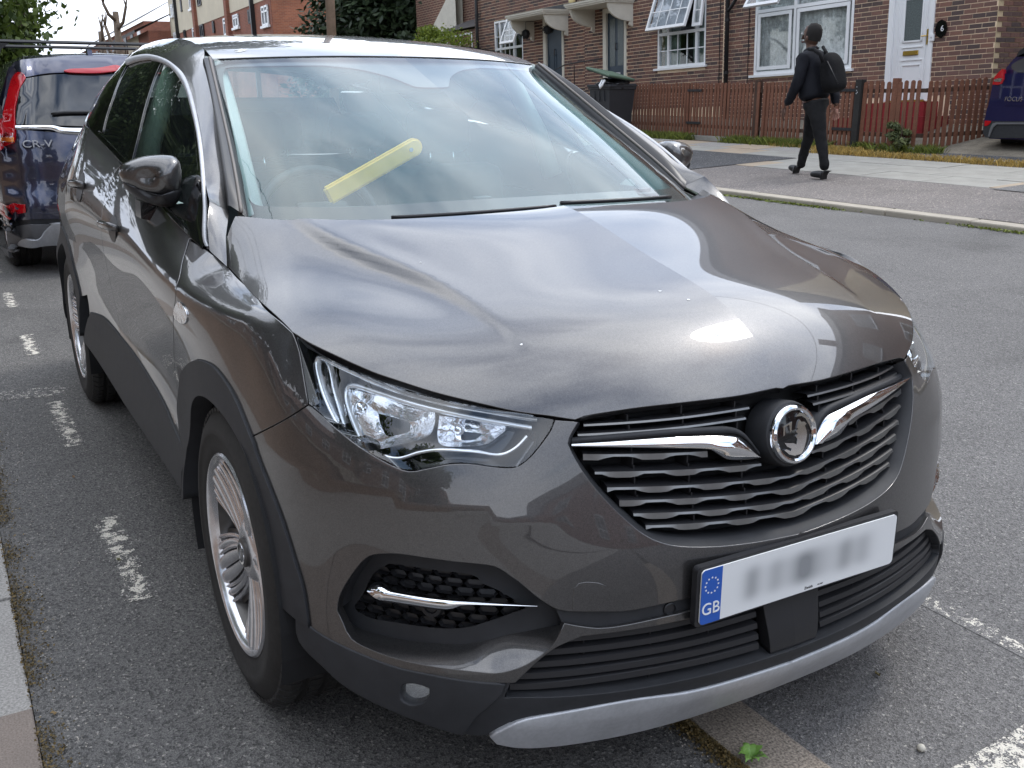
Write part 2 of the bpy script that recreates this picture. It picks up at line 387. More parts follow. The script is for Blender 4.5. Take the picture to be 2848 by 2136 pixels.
def glass(name, tint, ior=1.52, haze=0.0, hcol=(.5, .6, .6)):
    m = bpy.data.materials.new(name); m.use_nodes = True; nt = m.node_tree; nt.nodes.clear(); l = nt.links.new
    o = nd(nt, 'ShaderNodeOutputMaterial'); tr = nd(nt, 'ShaderNodeBsdfTransparent'); tr.inputs[0].default_value = (*tint, 1)
    gl = nd(nt, 'ShaderNodeBsdfGlossy'); gl.inputs['Roughness'].default_value = .012; gl.inputs[0].default_value = (1, 1, 1, 1)
    # Schlick reflectance from |N.I| so that a thin sheet behaves alike from both sides
    ge = nd(nt, 'ShaderNodeNewGeometry'); dp = nd(nt, 'ShaderNodeVectorMath', operation='DOT_PRODUCT'); l(ge.outputs['Incoming'], dp.inputs[0]); l(ge.outputs['Normal'], dp.inputs[1])
    ab = nd(nt, 'ShaderNodeMath', operation='ABSOLUTE'); l(dp.outputs['Value'], ab.inputs[0]); om = nd(nt, 'ShaderNodeMath', operation='SUBTRACT'); om.inputs[0].default_value = 1; l(ab.outputs[0], om.inputs[1])
    pw = nd(nt, 'ShaderNodeMath', operation='POWER'); l(om.outputs[0], pw.inputs[0]); pw.inputs[1].default_value = 5; f0 = ((ior-1)/(ior+1))**2*2
    fr = nd(nt, 'ShaderNodeMath', operation='MULTIPLY_ADD'); l(pw.outputs[0], fr.inputs[0]); fr.inputs[1].default_value = 1-f0; fr.inputs[2].default_value = f0
    m1 = nd(nt, 'ShaderNodeMixShader'); l(fr.outputs[0], m1.inputs[0]); l(tr.outputs[0], m1.inputs[1]); l(gl.outputs[0], m1.inputs[2])
    last = m1
    if haze:
        df = nd(nt, 'ShaderNodeBsdfDiffuse'); df.inputs[0].default_value = (*hcol, 1)
        t = nd(nt, 'ShaderNodeTexCoord'); n = nd(nt, 'ShaderNodeTexNoise'); n.inputs['Scale'].default_value = 4; n.inputs['Detail'].default_value = 8; l(t.outputs['Object'], n.inputs['Vector'])
        r = nd(nt, 'ShaderNodeMapRange'); r.inputs['To Min'].default_value = haze*.4; r.inputs['To Max'].default_value = haze*1.6; l(n.outputs['Fac'], r.inputs['Value'])
        m2 = nd(nt, 'ShaderNodeMixShader'); l(r.outputs[0], m2.inputs[0]); l(m1.outputs[0], m2.inputs[1]); l(df.outputs[0], m2.inputs[2]); last = m2
    l(last.outputs[0], o.inputs[0]); MATS[name] = m; return m
M_WSGLASS = glass('windscreen_glass', (.80, .93, .93), 1.52, .015, (.5, .62, .66))
def veil(name, col, a):
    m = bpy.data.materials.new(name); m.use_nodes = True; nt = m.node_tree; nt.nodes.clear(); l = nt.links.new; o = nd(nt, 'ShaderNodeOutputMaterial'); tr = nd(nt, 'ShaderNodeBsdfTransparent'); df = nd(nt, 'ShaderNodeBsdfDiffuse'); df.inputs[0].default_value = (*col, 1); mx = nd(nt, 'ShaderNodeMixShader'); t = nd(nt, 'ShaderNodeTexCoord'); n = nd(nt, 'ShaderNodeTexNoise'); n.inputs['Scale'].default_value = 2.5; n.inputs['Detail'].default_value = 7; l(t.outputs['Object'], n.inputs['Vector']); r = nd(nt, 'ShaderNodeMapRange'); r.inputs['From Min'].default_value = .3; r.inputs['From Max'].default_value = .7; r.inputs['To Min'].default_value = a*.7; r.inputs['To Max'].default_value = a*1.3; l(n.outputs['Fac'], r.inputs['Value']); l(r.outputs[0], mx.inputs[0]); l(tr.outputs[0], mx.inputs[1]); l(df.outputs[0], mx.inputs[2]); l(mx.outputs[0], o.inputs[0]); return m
M_GLARE = veil('windscreen_glare_haze', (.34, .62, .66), .12)  # teal glare of the lit dashboard in the screen, put into colour
M_SGLASS = glass('side_glass', (.50, .62, .55), 1.6, .01)
M_PRIV = glass('privacy_glass', (.07, .075, .08), 1.6, .01)
M_LENS = glass('clear_lens', (.95, .97, .98), 1.5)
M_WGLASS = glass('window_glass', (.88, .91, .92), 1.4)

# ------------------------------------------------------------------ the grey SUV
car = thing('parked_suv', 'large dark grey metallic SUV with silver alloy wheels filling the foreground', 'car')
# wrap surface: columns from the middle of the front round the corner to the tail, rows from sill to belt. (x, q, z), y = -q
CA = [0, .15, .30, .45, .61, .77, .92, 1.09, 1.28, 1.50, 1.80, 2.40, 2.85, 3.30, 3.70, 4.15, 4.60, 5.0, 5.35, 5.9]
RB = [.18, .30, .42, .54, .66, .78, .92, 1.04]
T_ = [
 # z .18
 [(.815,0),(.811,.15),(.797,.30),(.768,.45),(.720,.60),(.632,.715),(.535,.80),(.40,.868),(.20,.900),(0,.912),(-.3,.905),(-.9,.89),(-1.35,.89),(-1.8,.89),(-2.2,.90),(-2.65,.91),(-3.1,.88),(-3.40,.76),(-3.5,.5),(-3.53,0)],
 # z .30
 [(.880,0),(.872,.15),(.850,.30),(.812,.45),(.750,.60),(.645,.72),(.545,.80),(.405,.882),(.20,.918),(0,.930),(-.3,.922),(-.9,.915),(-1.35,.915),(-1.8,.915),(-2.2,.922),(-2.65,.93),(-3.1,.90),(-3.42,.78),(-3.54,.5),(-3.57,0)],
 # z .42
 [(.858,0),(.856,.15),(.845,.30),(.803,.45),(.732,.60),(.635,.72),(.535,.80),(.400,.884),(.19,.918),(0,.930),(-.3,.920),(-.9,.912),(-1.35,.912),(-1.8,.912),(-2.2,.922),(-2.65,.93),(-3.1,.90),(-3.42,.79),(-3.55,.5),(-3.58,0)],
 # z .54
 [(.864,0),(.857,.15),(.833,.30),(.785,.45),(.712,.60),(.622,.72),(.525,.80),(.390,.876),(.18,.910),(0,.926),(-.3,.906),(-.9,.895),(-1.35,.895),(-1.8,.898),(-2.2,.914),(-2.65,.928),(-3.1,.90),(-3.42,.79),(-3.55,.5),(-3.58,0)],
 # z .66
 [(.836,0),(.828,.15),(.803,.30),(.757,.45),(.690,.60),(.603,.72),(.510,.80),(.370,.868),(.17,.902),(0,.920),(-.3,.905),(-.9,.894),(-1.35,.895),(-1.8,.898),(-2.2,.912),(-2.65,.924),(-3.1,.90),(-3.40,.79),(-3.52,.5),(-3.55,0)],
 # z .78
 [(.805,0),(.798,.15),(.773,.30),(.722,.45),(.652,.58),(.568,.70),(.468,.785),(.335,.850),(.15,.888),(-.02,.908),(-.3,.911),(-.9,.903),(-1.35,.905),(-1.8,.906),(-2.2,.912),(-2.65,.908),(-3.1,.872),(-3.38,.76),(-3.48,.5),(-3.50,0)],
 # z .92 (side: shoulder line, rising to the rear)
 [(.74,0),(.733,.15),(.70,.30),(.650,.43),(.575,.55),(.485,.65),(.40,.735),(.285,.812),(.13,.855),(-.05,.885),(-.32,.908,.93),(-.9,.914,.955),(-1.35,.917,.97),(-1.8,.918,.985),(-2.2,.917,.995),(-2.65,.887,1.0),(-3.1,.845,1.0),(-3.36,.73,1.0),(-3.44,.5,1.0),(-3.46,0,1.0)],
 # belt / top of fender
 [(.66,0,1.0),(.653,.15,1.0),(.62,.30,1.0),(.575,.40,1.0),(.51,.50,1.0),(.43,.60,1.0),(.34,.69,1.0),(.24,.795,.955),(.09,.813,.948),(-.07,.812,.966),(-.32,.820,1.005),(-.9,.845,1.115),(-1.35,.845,1.175),(-1.8,.84,1.23),(-2.2,.822,1.275),(-2.65,.70,1.35),(-3.05,.62,1.38),(-3.30,.54,1.38),(-3.36,.4,1.38),(-3.38,0,1.38)],
]
def mkgrid(T, rb): return [[(p[0], -p[1], p[2] if len(p) > 2 else z) for p in row] for row, z in zip(T, rb)]
def relax(G, ka, kb, la=.004, lb=.0006, c0=0, c1=None):
    """light smoothing of a control net (penalised second differences on uneven knots), end points kept"""
    G = np.array(G, float)
    def sm1(Y, k, lam):
        n = len(k); D = np.zeros((n-2, n))
        for i in range(1, n-1):
            h0, h1 = k[i]-k[i-1], k[i+1]-k[i]; D[i-1, i-1] = 2/(h0*(h0+h1)); D[i-1, i] = -2/(h0*h1); D[i-1, i+1] = 2/(h1*(h0+h1))
        Wt = np.ones(n); Wt[0] = Wt[-1] = 200
        D3 = np.diff(D, axis=0); return np.linalg.solve(np.diag(Wt)+lam*D3.T@D3, Wt[:, None]*Y)
    for r in range(G.shape[0]): G[r, :, 0] = sm1(G[r, :, 0:1], np.array(ka), la*.0)[:, 0] if la == 0 else G[r, :, 0]
    for r in range(G.shape[0]):
        for d in (0, 1): G[r, :, d] = sm1(G[r, :, d:d+1], np.array(ka), la)[:, 0]
    for q in range(G.shape[1]):
        for d in (0, 1): G[:, q, d] = sm1(G[:, q, d:d+1], np.array(kb), lb)[:, 0]
    return G
G0 = np.array(mkgrid(T_, RB), float); G1 = relax(G0, CA, RB, 2e-6, 1.5e-7); print('relax moved', np.abs(G1-G0).max(axis=(0, 1)).round(4), np.abs(G1-G0)[:, 3:13].max(axis=(0, 1)).round(4))
W0 = Surf(CA, RB, G1, sgn=-1)
def bumpf(t, w): return np.exp(-(t/w)**2)
def sst(x): x = np.clip(x, 0, 1); return x*x*(3-2*x)
def wmod(ab, X):
    a, b = ab[:, 0], ab[:, 1]; X = X.copy()
    side = sst((a-1.15)/.35)
    X[:, 1] -= side*.007*np.exp(-np.abs(b-.92)/.035)          # shoulder crease
    X[:, 1] += side*sst((a-1.7)/.3)*(1-sst((a-3.6)/.5))*.010*bumpf(b-.60, .10)  # hollow above the sill
    X[:, 1] -= sst((a-1.7)/.3)*(1-sst((a-3.6)/.5))*.004*np.exp(-np.abs(b-.50)/.02)
    # brow under the headlight
    X[:, 0] += (1-side)*.006*np.exp(-np.abs(b-.645-.05*sst((a-.5)/.6))/.03)*sst((a-.45)/.2)
    return X
def wmod2(ab, X):
    X = wmod(ab, X)
    if SEAM is not None:
        sa, sb, sd = SEAM; a, b = ab[:, 0], ab[:, 1]; bs = np.interp(a, sa, sb); wt = sst((b-(bs-.16))/.16)*sst((a-sa[0]+.12)/.12)*(1-sst((a-sa[-1])/.15))
        X = X+wt[:, None]*np.c_[[np.interp(a, sa, sd[:, k]) for k in range(3)]].T
    return X
SEAM = None
W0.mod = wmod2
n_ = W0.nrm([[.1, .5]])[0]
if n_[0] < 0: W0.sgn = 1
print('wrap normal', W0.nrm([[.1, .5], [2.4, .6]]).round(2))
def wz(reg, pts, s=W0): return [tuple(p) for p in s.inv(Zm(*reg, pts))]
z4 = (0, 600, 1000); z1 = (0, 0, 1000); z2 = (900, 0, 1000); z3 = (1848, 0, 1000); z5 = (780, 900, 820); z6 = (1560, 980, 1100); z9 = (900, 1386, 1000); zz = (1848, 700, 1000); zb = (1848, 1386, 1000)
zw = (500, 1100, 500)  # 922 px wide region: use scale below
def Zw(pts): return [(500+a*500/922, 1100+b*500/922) for a, b in pts]
# bonnet: height field over (q, x) fitted to measured points; a = q, b = x + .4
HP = [(-.02,0,1.087),(-.02,.15,1.088),(-.03,.28,1.088),(-.065,.44,1.086),(-.13,.58,1.083),(-.24,.67,1.082),(-.36,.74,1.082),(-.30,.785,1.03),(-.22,.806,.978),
 (.23,0,1.036),(.225,.16,1.035),(.20,.31,1.030),(.16,.46,1.021),(.10,.60,1.008),(.04,.70,.998),(.0,.76,.985),(.05,.815,.950),(-.10,.812,.966),
 (.40,0,1.000),(.395,.15,.999),(.375,.30,.992),(.34,.45,.980),(.295,.58,.967),(.25,.69,.955),(.22,.75,.943),(.20,.812,.922),(.31,.80,.903),
 (.55,0,.955),(.545,.14,.954),(.527,.275,.949),(.500,.41,.940),(.468,.53,.927),(.43,.64,.912),(.40,.72,.895),(.42,.752,.878),
 (.67,0,.913),(.665,.13,.911),(.650,.255,.905),(.625,.378,.896),(.592,.49,.882),(.56,.59,.866),(.50,.70,.857),(.58,.63,.838),
 (.742,0,.868),(.737,.12,.866),(.722,.24,.860),(.702,.352,.850),(.68,.43,.838),(.65,.545,.820),
 (.783,0,.815),(.777,.12,.813),(.763,.235,.810),(.742,.340,.806),(.718,.435,.803)]
HPa = np.array(HP)
def hbas(x, q):
    u = x-.25; v = q/.80; c_ = [u**i for i in range(6)]+[v**2*u**i for i in range(4)]+[v**4*u**i for i in range(3)]+[v**14*u**i for i in range(3)]
    return np.stack(c_, -1)
A_ = hbas(HPa[:, 0], HPa[:, 1]); lam_ = np.diag([1e-6]*A_.shape[1]); cf = np.linalg.solve(A_.T@A_+lam_, A_.T@HPa[:, 2]); rs_ = A_@cf-HPa[:, 2]; print('hood fit', np.abs(rs_).max(), np.abs(rs_).mean())
def hfn(ab): x = ab[:, 1]-.4; return np.c_[x, -ab[:, 0], hbas(x, np.abs(ab[:, 0]))@cf]
HA = [0, .835]; HB = [0, 1.20]
Hd = Surf(HA, HB, fn=hfn)
CRX = np.array([-.35, -.05, .1, .24, .42, .6, .75]); CRQ = np.array([.64, .605, .555, .50, .462, .44, .43])
CRB = spl_basis(CRX)
def hmod(ab, X):
    X = X.copy(); x, q = X[:, 0], -X[:, 1]; qc = CRB(x)@CRQ
    dep = .017*(1-sst((x-.12)/.52))*(.35+.65*sst((x+.25)/.3))
    t = q-qc
    X[:, 2] -= dep*(sst((t+.006)/.034)-sst((t-.035)/.22))                     # channel outboard of the crease
    X[:, 2] += dep*.20*np.exp(-(t/.04)**2)
    X[:, 2] += .008*np.exp(-q/.12)*(1-.7*sst((x-.55)/.2))          # centre fold
    return X
Hd.mod = hmod
if Hd.nrm([[.3, .5]])[0][2] < 0: Hd.sgn *= -1
print('hood n', Hd.nrm([[.3, .5]]))
for nm, pxs in (('hood centre', [(1573.6, 587.7), (1848, 736), (2101, 944), (2164, 1043.6)]),):
    print(nm, Hd.inv(pxs).round(3).tolist(), Hd(Hd.inv(pxs)).round(3).tolist())

# ---- hood
hood_edge_near = wz(z4, [(1395, 310), (1460, 380), (1600, 530), (1800, 720)], Hd)
seg_front = [tuple(p) for p in Hd.inv([(814, 925), (860, 954), (928, 987), (1000, 1020), (1077, 1050), (1225, 1097), (1410, 1141), (1544, 1161), (1600, 1170)])]
seg_nose = [tuple(p) for p in Hd.inv([(1600, 1170), (1625, 1160), (1740, 1141), (1900, 1122), (2050, 1104), (2168, 1081)])]; seg_nose[-1] = (0, seg_nose[-1][1])
cowl = [(0, .385), (.15, .385), (.30, .372), (.45, .335), (.58, .26), (.67, .16), (.742, .04)]
cor = [(.742, .04), (.785, .10), tuple(Hd.inv([(631, 741)])[0])]
print('hood edge', np.round(hood_edge_near, 2).tolist()); print('front', np.round(seg_front, 2).tolist()); print('nose', np.round(seg_nose, 2).tolist())
_px = [(631, 740), (660, 772), (723, 840), (814, 925), (860, 954), (928, 987), (1000, 1020), (1077, 1050), (1225, 1097), (1410, 1141), (1544, 1161), (1600, 1170)]
_w = W0.inv(_px); _d = Hd(Hd.inv(_px))-W0(_w); _o = np.argsort(_w[:, 0]); SEAM = (_w[_o, 0], _w[_o, 1], _d[_o]); W0._g = None; print('seam delta', _d.round(3).tolist())
hoodo = panel('hood', Hd, [cowl, cor, hood_edge_near, seg_front, seg_nose, [seg_nose[-1], (0, .385)]], M_PAINT, car, mode='join', grid=.0105, gap=.0022, fold=.02)

# ---- bumper cover
g1 = wz(z6, [(100, 388), (62, 450), (40, 510), (62, 560), (140, 690), (255, 830), (380, 950), (470, 1020), (560, 1062), (680, 1085), (880, 1085), (1100, 1060), (1290, 1025), (1378, 1003)])
g1[-1] = (0, g1[-1][1])
hl_top = [(1609, 1174), (1543.6, 1167)]
HLPX = [(1543, 1170), (1534, 1195), (1512, 1228), (1480, 1268), (1450, 1293), (1424, 1302), (1370, 1299), (1300, 1290), (1245, 1292), (1190, 1303), (1136, 1311), (1080, 1290), (1000, 1243), (930, 1188), (890, 1152), (858, 1126)]
hlb = [tuple(p) for p in W0.inv(HLPX)]
arc_gap = tuple(W0.inv([(701, 1215)])[0])
AC = (0, .345); RI, RO = .378, .455
def arc(r, t0, t1, n, cx=0, cz=.345):
    return [tuple(p) for p in W0.inv([(cx+r*math.cos(R(t)), cz+r*math.sin(R(t))) for t in np.linspace(t0, t1, n)], f=XZ)]
ag = W0([arc_gap])[0]; t_gap = math.degrees(math.atan2(ag[2]-.345, ag[0])); print('arch gap', ag, t_gap, math.hypot(ag[0], ag[2]-.345))
arcb = [arc_gap]+[tuple(p) for p in W0.inv(Zw([(400, 300), (470, 480), (530, 640), (590, 830), (640, 1000), (668, 1185)]))]
cladtop = [arcb[-1]]+[tuple(p) for p in W0.inv([(901, 1770), (985, 1812), (1094, 1854), (1200, 1878), (1287, 1893), (1422, 1901)])]
lg_side = wz(z9, [(1155, 1140), (1180, 1135), (1300, 1020), (1400, 940), (1470, 900), (1590, 850)])
lg_top = wz(z9, [(1590, 850), (1870, 832), (2212, 758)])+[tuple(W0.inv([(1800, 1765)])[0])][:0]
zt = W0(lg_top)[-1]; print('lg top', W0(lg_top).round(3).tolist())
bz = .41
lg_top = [lg_top[0], (.30, .425), (.15, .425), (0, .425)]
bar_top = [(0, .442), (.15, .442), (.30, .440)]+wz(z9, [(1760, 795), (1600, 790), (1480, 768)])
print('bar', W0(wz(z9, [(1590, 850), (1870, 832), (1760, 795), (1600, 790), (1480, 768), (1430, 770), (2212, 758), (2130, 735), (2130, 655), (1750, 697)])).round(3).tolist())
shelf_out = wz(z9, [(1480, 768), (1430, 870), (1370, 940), (1250, 1020), (1150, 1058), (1050, 1075), (900, 1062), (500, 1000), (300, 935), (170, 865), (120, 770), (82, 690)])
pocket_up = wz(z9, [(82, 690), (95, 610), (140, 520), (210, 420), (260, 370), (310, 348), (430, 340), (600, 362), (800, 390), (1000, 410), (1080, 432), (1150, 480), (1200, 512), (1290, 590), (1380, 655), (1440, 685)])
strip_up = wz(z9, [(1440, 685), (1500, 697), (1750, 699), (1900, 690)])+[(.30, .466), (.15, .470), (0, .472)]
print('strip', W0(wz(z9, [(1500, 697), (1750, 699), (2130, 657)])).round(3).tolist())
segs = [g1[::-1][:1]+g1[::-1][1:], [g1[0], tuple(W0.inv([(1543.6, 1168)])[0])], hlb, [hlb[-1], arc_gap], arcb, cladtop, lg_side, lg_top, [lg_top[-1], (0, .442)], bar_top, shelf_out, pocket_up, strip_up, [(0, .472), g1[-1]]]
bump_cover = panel('front_bumper', W0, segs, M_PAINT, car, mode='join', grid=.02, fold=.02)
def W(pts, s=W0): return [tuple(p) for p in s.inv(pts)]
def loft(name, curves, mat_, parent, n=40, mode='both', closed=False, smooth=True, label=None, flip=False):
    """curves: list of 3D polylines; resampled to n and skinned"""
    G = []
    for c in curves:
        c = np.array(c, float); l = np.r_[0, np.cumsum(np.linalg.norm(np.diff(c, axis=0), axis=1))]; t = np.linspace(0, l[-1], n)
        G.append(np.c_[[np.interp(t, l, c[:, k]) for k in range(3)]].T)
    m = len(G); V = np.vstack(G); F = []
    for i in range(m if closed else m-1):
        for j in range(n-1):
            f = (i*n+j, i*n+j+1, ((i+1) % m)*n+j+1, ((i+1) % m)*n+j); F.append(f[::-1] if flip else f)
    o = mesh(name, V, F, mat_, parent, smooth=smooth)
    if label: o['label'] = label
    r = [o]
    if mode == 'both': r.append(mirror_obj(o)); r[1]['label'] = label if label else ''; 
    if mode == 'both' and not label: del r[1]['label']
    return r
def sm(pts, step=.02): return cata(pts, step)
# ---- fender
door_line = W(Zm(*z4, [(1165, 145), (1130, 260), (1100, 390), (1078, 520), (1066, 700), (1072, 900), (1090, 1080), (1120, 1300), (1150, 1485)]))
fend_top = W(Zm(*z4, [(1165, 145), (1280, 215), (1395, 310), (1460, 380), (1600, 530), (1800, 720)]))
tip = fend_top[-1]
hl_out = [tip]+W([(832, 975), (842, 1030), (858, 1126)])
arcf = [arc_gap]+W(Zm(*z4, [(1470, 1160), (1400, 1030), (1320, 930), (1250, 893), (1200, 895), (1150, 930), (1115, 1010), (1102, 1150), (1112, 1300), (1150, 1485)]))
panel('front_fender', W0, [fend_top, hl_out, [hl_out[-1], arc_gap], arcf, door_line[::-1]], M_PAINT, car, gap=.0028)
# wheel arch claddings: ring between opening and fender
inn = arc(.372, 70, 20, 5); 
def XZp(pts): return [tuple(p) for p in W0.inv(pts, f=XZ)]
in_arc = XZp([(.0+.378*math.cos(R(t)), .345+.378*math.sin(R(t))) for t in np.linspace(8, 178, 16)])
WC = W0.off(.006)
cl_out = arcf[1:][::-1]+[arc_gap]+arcb[1:]      # from door bottom over the arch to the bumper lower corner
panel('wheel_arch_cladding', WC, [cl_out, [cl_out[-1], in_arc[0]], in_arc, [in_arc[-1], XZp([(-.40, .345)])[0]], [XZp([(-.40, .345)])[0], cl_out[0]]], M_BLACK, car, grid=.03, gap=0, fold=.05)
# ---- doors
gapB = W(Zm(*z1, [(745, 1015), (705, 1070), (660, 1170), (638, 1240)]))+XZp([(-1.345, .95), (-1.40, .85), (-1.47, .74), (-1.49, .65), (-1.475, .56)])
sill_top = XZp([(-1.475, .555), (-1.2, .553), (-.95, .54), (-.7, .518), (-.5, .49)])+[door_line[-1]]
bel_f = XZp([(-.42, 1.025), (-.6, 1.057), (-.9, 1.108), (-1.2, 1.15)])
panel('front_door', W0, [door_line, sill_top[::-1], gapB[::-1], [gapB[0]]+bel_f[::-1]+[door_line[0]]], M_PAINT, car, grid=.03, gap=.0028)
rear_arch_o = [(-2.675+.455*math.cos(R(t)), .345+.455*math.sin(R(t))) for t in np.linspace(28, 172, 14)]
rd_edge = XZp([(-2.23, 1.26), (-2.26, 1.1), (-2.27, .9), (-2.24, .78), (-2.16, .66), (-2.08, .60)])
panel('rear_door', W0, [gapB, [gapB[-1]]+XZp([(-1.8, .557), (-2.03, .53)]), XZp([(-2.08, .50), (-2.16, .60)])+rd_edge[::-1][2:], [rd_edge[0]]+XZp([(-2.0, 1.245), (-1.7, 1.21), (-1.4, 1.175)])+[gapB[0]]], M_PAINT, car, grid=.03, gap=.0028)
ra = XZp(rear_arch_o)
panel('rear_quarter', W0, [rd_edge, [rd_edge[-1], ra[0]], ra, [ra[-1], (5.0, .45)], [(5.0, .45), (5.9, .45)], [(5.9, .45), (5.9, .938)], [(5.9, .938), (5.05, .938), (4.9, .98), (4.75, 1.04)], [(4.75, 1.04), (4.3, 1.04), rd_edge[0]]], M_PAINT, car, grid=.04)
panel('tail_lamp', W0.off(.004), [[(4.70, .84), (5.25, .82)], [(5.25, .82), (5.2, .90)], [(5.2, .90), (4.75, .94)], [(4.75, .94), (4.70, .84)]], M_RED, car, grid=.04)
ri = XZp([(-2.675+.378*math.cos(R(t)), .345+.378*math.sin(R(t))) for t in np.linspace(8, 172, 16)])
panel('wheel_arch_cladding', WC, [ra, [ra[-1]]+XZp([(-3.13, .30)]), XZp([(-3.13, .30)])+[ri[-1]], ri[::-1], [ri[0]]+XZp([(-2.295, .39)]), XZp([(-2.295, .39)])+[ra[0]]], M_BLACK, car, grid=.03, gap=0, fold=.05)
# sill cladding
panel('sill_cladding', W0.off(.006), [sill_top+[XZp([(-.40, .42)])[0]], XZp([(-.40, .42), (-.40, .37)]), XZp([(-.40, .37), (-1.3, .365), (-2.20, .385)]), XZp([(-2.20, .385), (-2.14, .46), (-2.06, .52)]), XZp([(-2.06, .53), (-1.8, .557), (-1.475, .555)])], M_BLACK, car, grid=.04, fold=.06, roundr=.006)
panel('rear_bumper_cladding', W0, [[(4.80, .20), (5.9, .20)], [(5.9, .20), (5.9, .45)], [(5.9, .45), (5.0, .45), (4.80, .36)], [(4.80, .36), (4.80, .20)]], M_BLACK, car, grid=.05)
# ---- lower corner cladding, apron, skid plate
cb = W(Dp([(640, 1333), (648, 1385), (700, 1440), (760, 1490), (900, 1555), (1000, 1587), (1052, 1592)]))
ct = [cl_out[-1]]+W([(901, 1770), (985, 1812), (1094, 1854), (1200, 1878), (1287, 1893), (1405, 1903)])
clr = W(Zm(*z9, [(1112, 1150), (1095, 1200), (1000, 1290), (940, 1340)]))+[cb[-2]]
panel('corner_cladding', W0.off(.003), [ct, clr, cb[:-1][::-1], [cb[0], ct[0]]], M_BLACK, car, grid=.025, fold=.03, roundr=.004,
      holes=[[W(Zm(*z9, [(470, 1190), (485, 1142), (560, 1132), (655, 1165), (657, 1215), (610, 1262), (530, 1272), (475, 1235), (470, 1190)]))]])
foglens = W(Zm(*z9, [(468, 1190), (483, 1138), (560, 1128), (658, 1162), (661, 1217), (612, 1266), (530, 1276), (472, 1238), (468, 1190)]))
panel('fog_lamp', W0.off(-.010), [foglens], M_CHROME, car, grid=.012, gap=.0005, fold=.002)
panel('fog_lamp_lens', W0.off(-.004), [foglens], M_LENS, car, grid=.02, gap=0, fold=0)
# middle lower moulding between corner cladding and skid plate, then apron and skid
sk_top = W([(1366, 2044), (1420, 2017), (1465, 2001), (1578, 1983), (1759, 1951)])+[(.25, .262), (.12, .262), (0, .262)]
WA = W0.off(-.004)
lgb = W(Zm(*z9, [(1150, 1140), (1120, 1205), (1110, 1235), (1250, 1235)]))+[(.40, .297), (.25, .296), (.12, .296), (0, .296)]
panel('bumper_apron', WA, [lgb, [(0, .296), (0, .262)], sk_top[::-1], [sk_top[0], cb[-1], clr[-1]]+clr[::-1][1:]+[lgb[0]]], M_BLACK, car, mode='join', grid=.025, gap=.001)
def skmod(ab): return W0(ab)+W0.nrm(ab)*(.006*np.clip(sst((.275-ab[:, 1])/.03), 0, 1)[:, None])
SK = Surf(CA, RB, fn=skmod, sgn=W0.sgn)
sk_bot = [(0, .166), (.2, .167), (.4, .171), (.55, .185), (.615, .202)]
panel('skid_plate', SK, [sk_top, [(0, .262), (0, .166)], sk_bot, [sk_bot[-1], sk_top[0]]], M_SATIN, car, mode='join', grid=.015, fold=.03, roundr=.004, gap=.0005)
# under tray
o = mesh('under_tray', [(.72, -.4, .20), (.72, .4, .20), (.40, .74, .21), (-3.3, .78, .22), (-3.3, -.78, .22), (.40, -.74, .21)], [(0, 1, 2, 3, 4, 5)], M_VOID, car)
# ---- lower grille
lg_loop = [lg_side[1:], lg_top, [(0, .425), (0, .296)], lgb[::-1][:-2]+[lg_side[1]]]
WB = W0.off(-.075); 
panel('lower_grille_back', WB, lg_loop, M_VOID, car, mode='join', gap=-.03, fold=0)
# frame wall
def wall(name, loop_pts, s0, s1, mat_, mode='both'):
    ab = cata(loop_pts, .02); a = s0(ab); b = s1(ab); return loft(name, [a, b], mat_, car, n=len(ab), mode=mode)
wall('lower_grille_surround', lg_side[1:]+lg_top[1:], W0.off(-.004), WB, M_BLACK)
wall('lower_grille_surround', lgb, WA.off(-.002), WB, M_BLACK)
lgpoly = outline(lg_loop)
_ub = MB(); _ub.box(-.5, .5, -.5, .5, -.5, .5); UBM = bpy.data.meshes.new('slat_support'); UBM.from_pydata(_ub.V, [], _ub.F); UBM.materials.append(M_BLACK2)
def place_b(name, b):
    o = bpy.data.objects.new(name, UBM); link(o, car); o.location = ((b[0]+b[1])/2, (b[2]+b[3])/2, (b[4]+b[5])/2); o.scale = (b[1]-b[0], b[3]-b[2], b[5]-b[4])
def clipx(z, poly, lo=0, hi=1.0):   # extent in a of the polygon at height z
    xs = []
    for i in range(len(poly)):
        p, q = poly[i], poly[(i+1) % len(poly)]
        if (p[1]-z)*(q[1]-z) < 0: xs.append(p[0]+(z-p[1])/(q[1]-p[1])*(q[0]-p[0]))
    return max(xs) if xs else lo
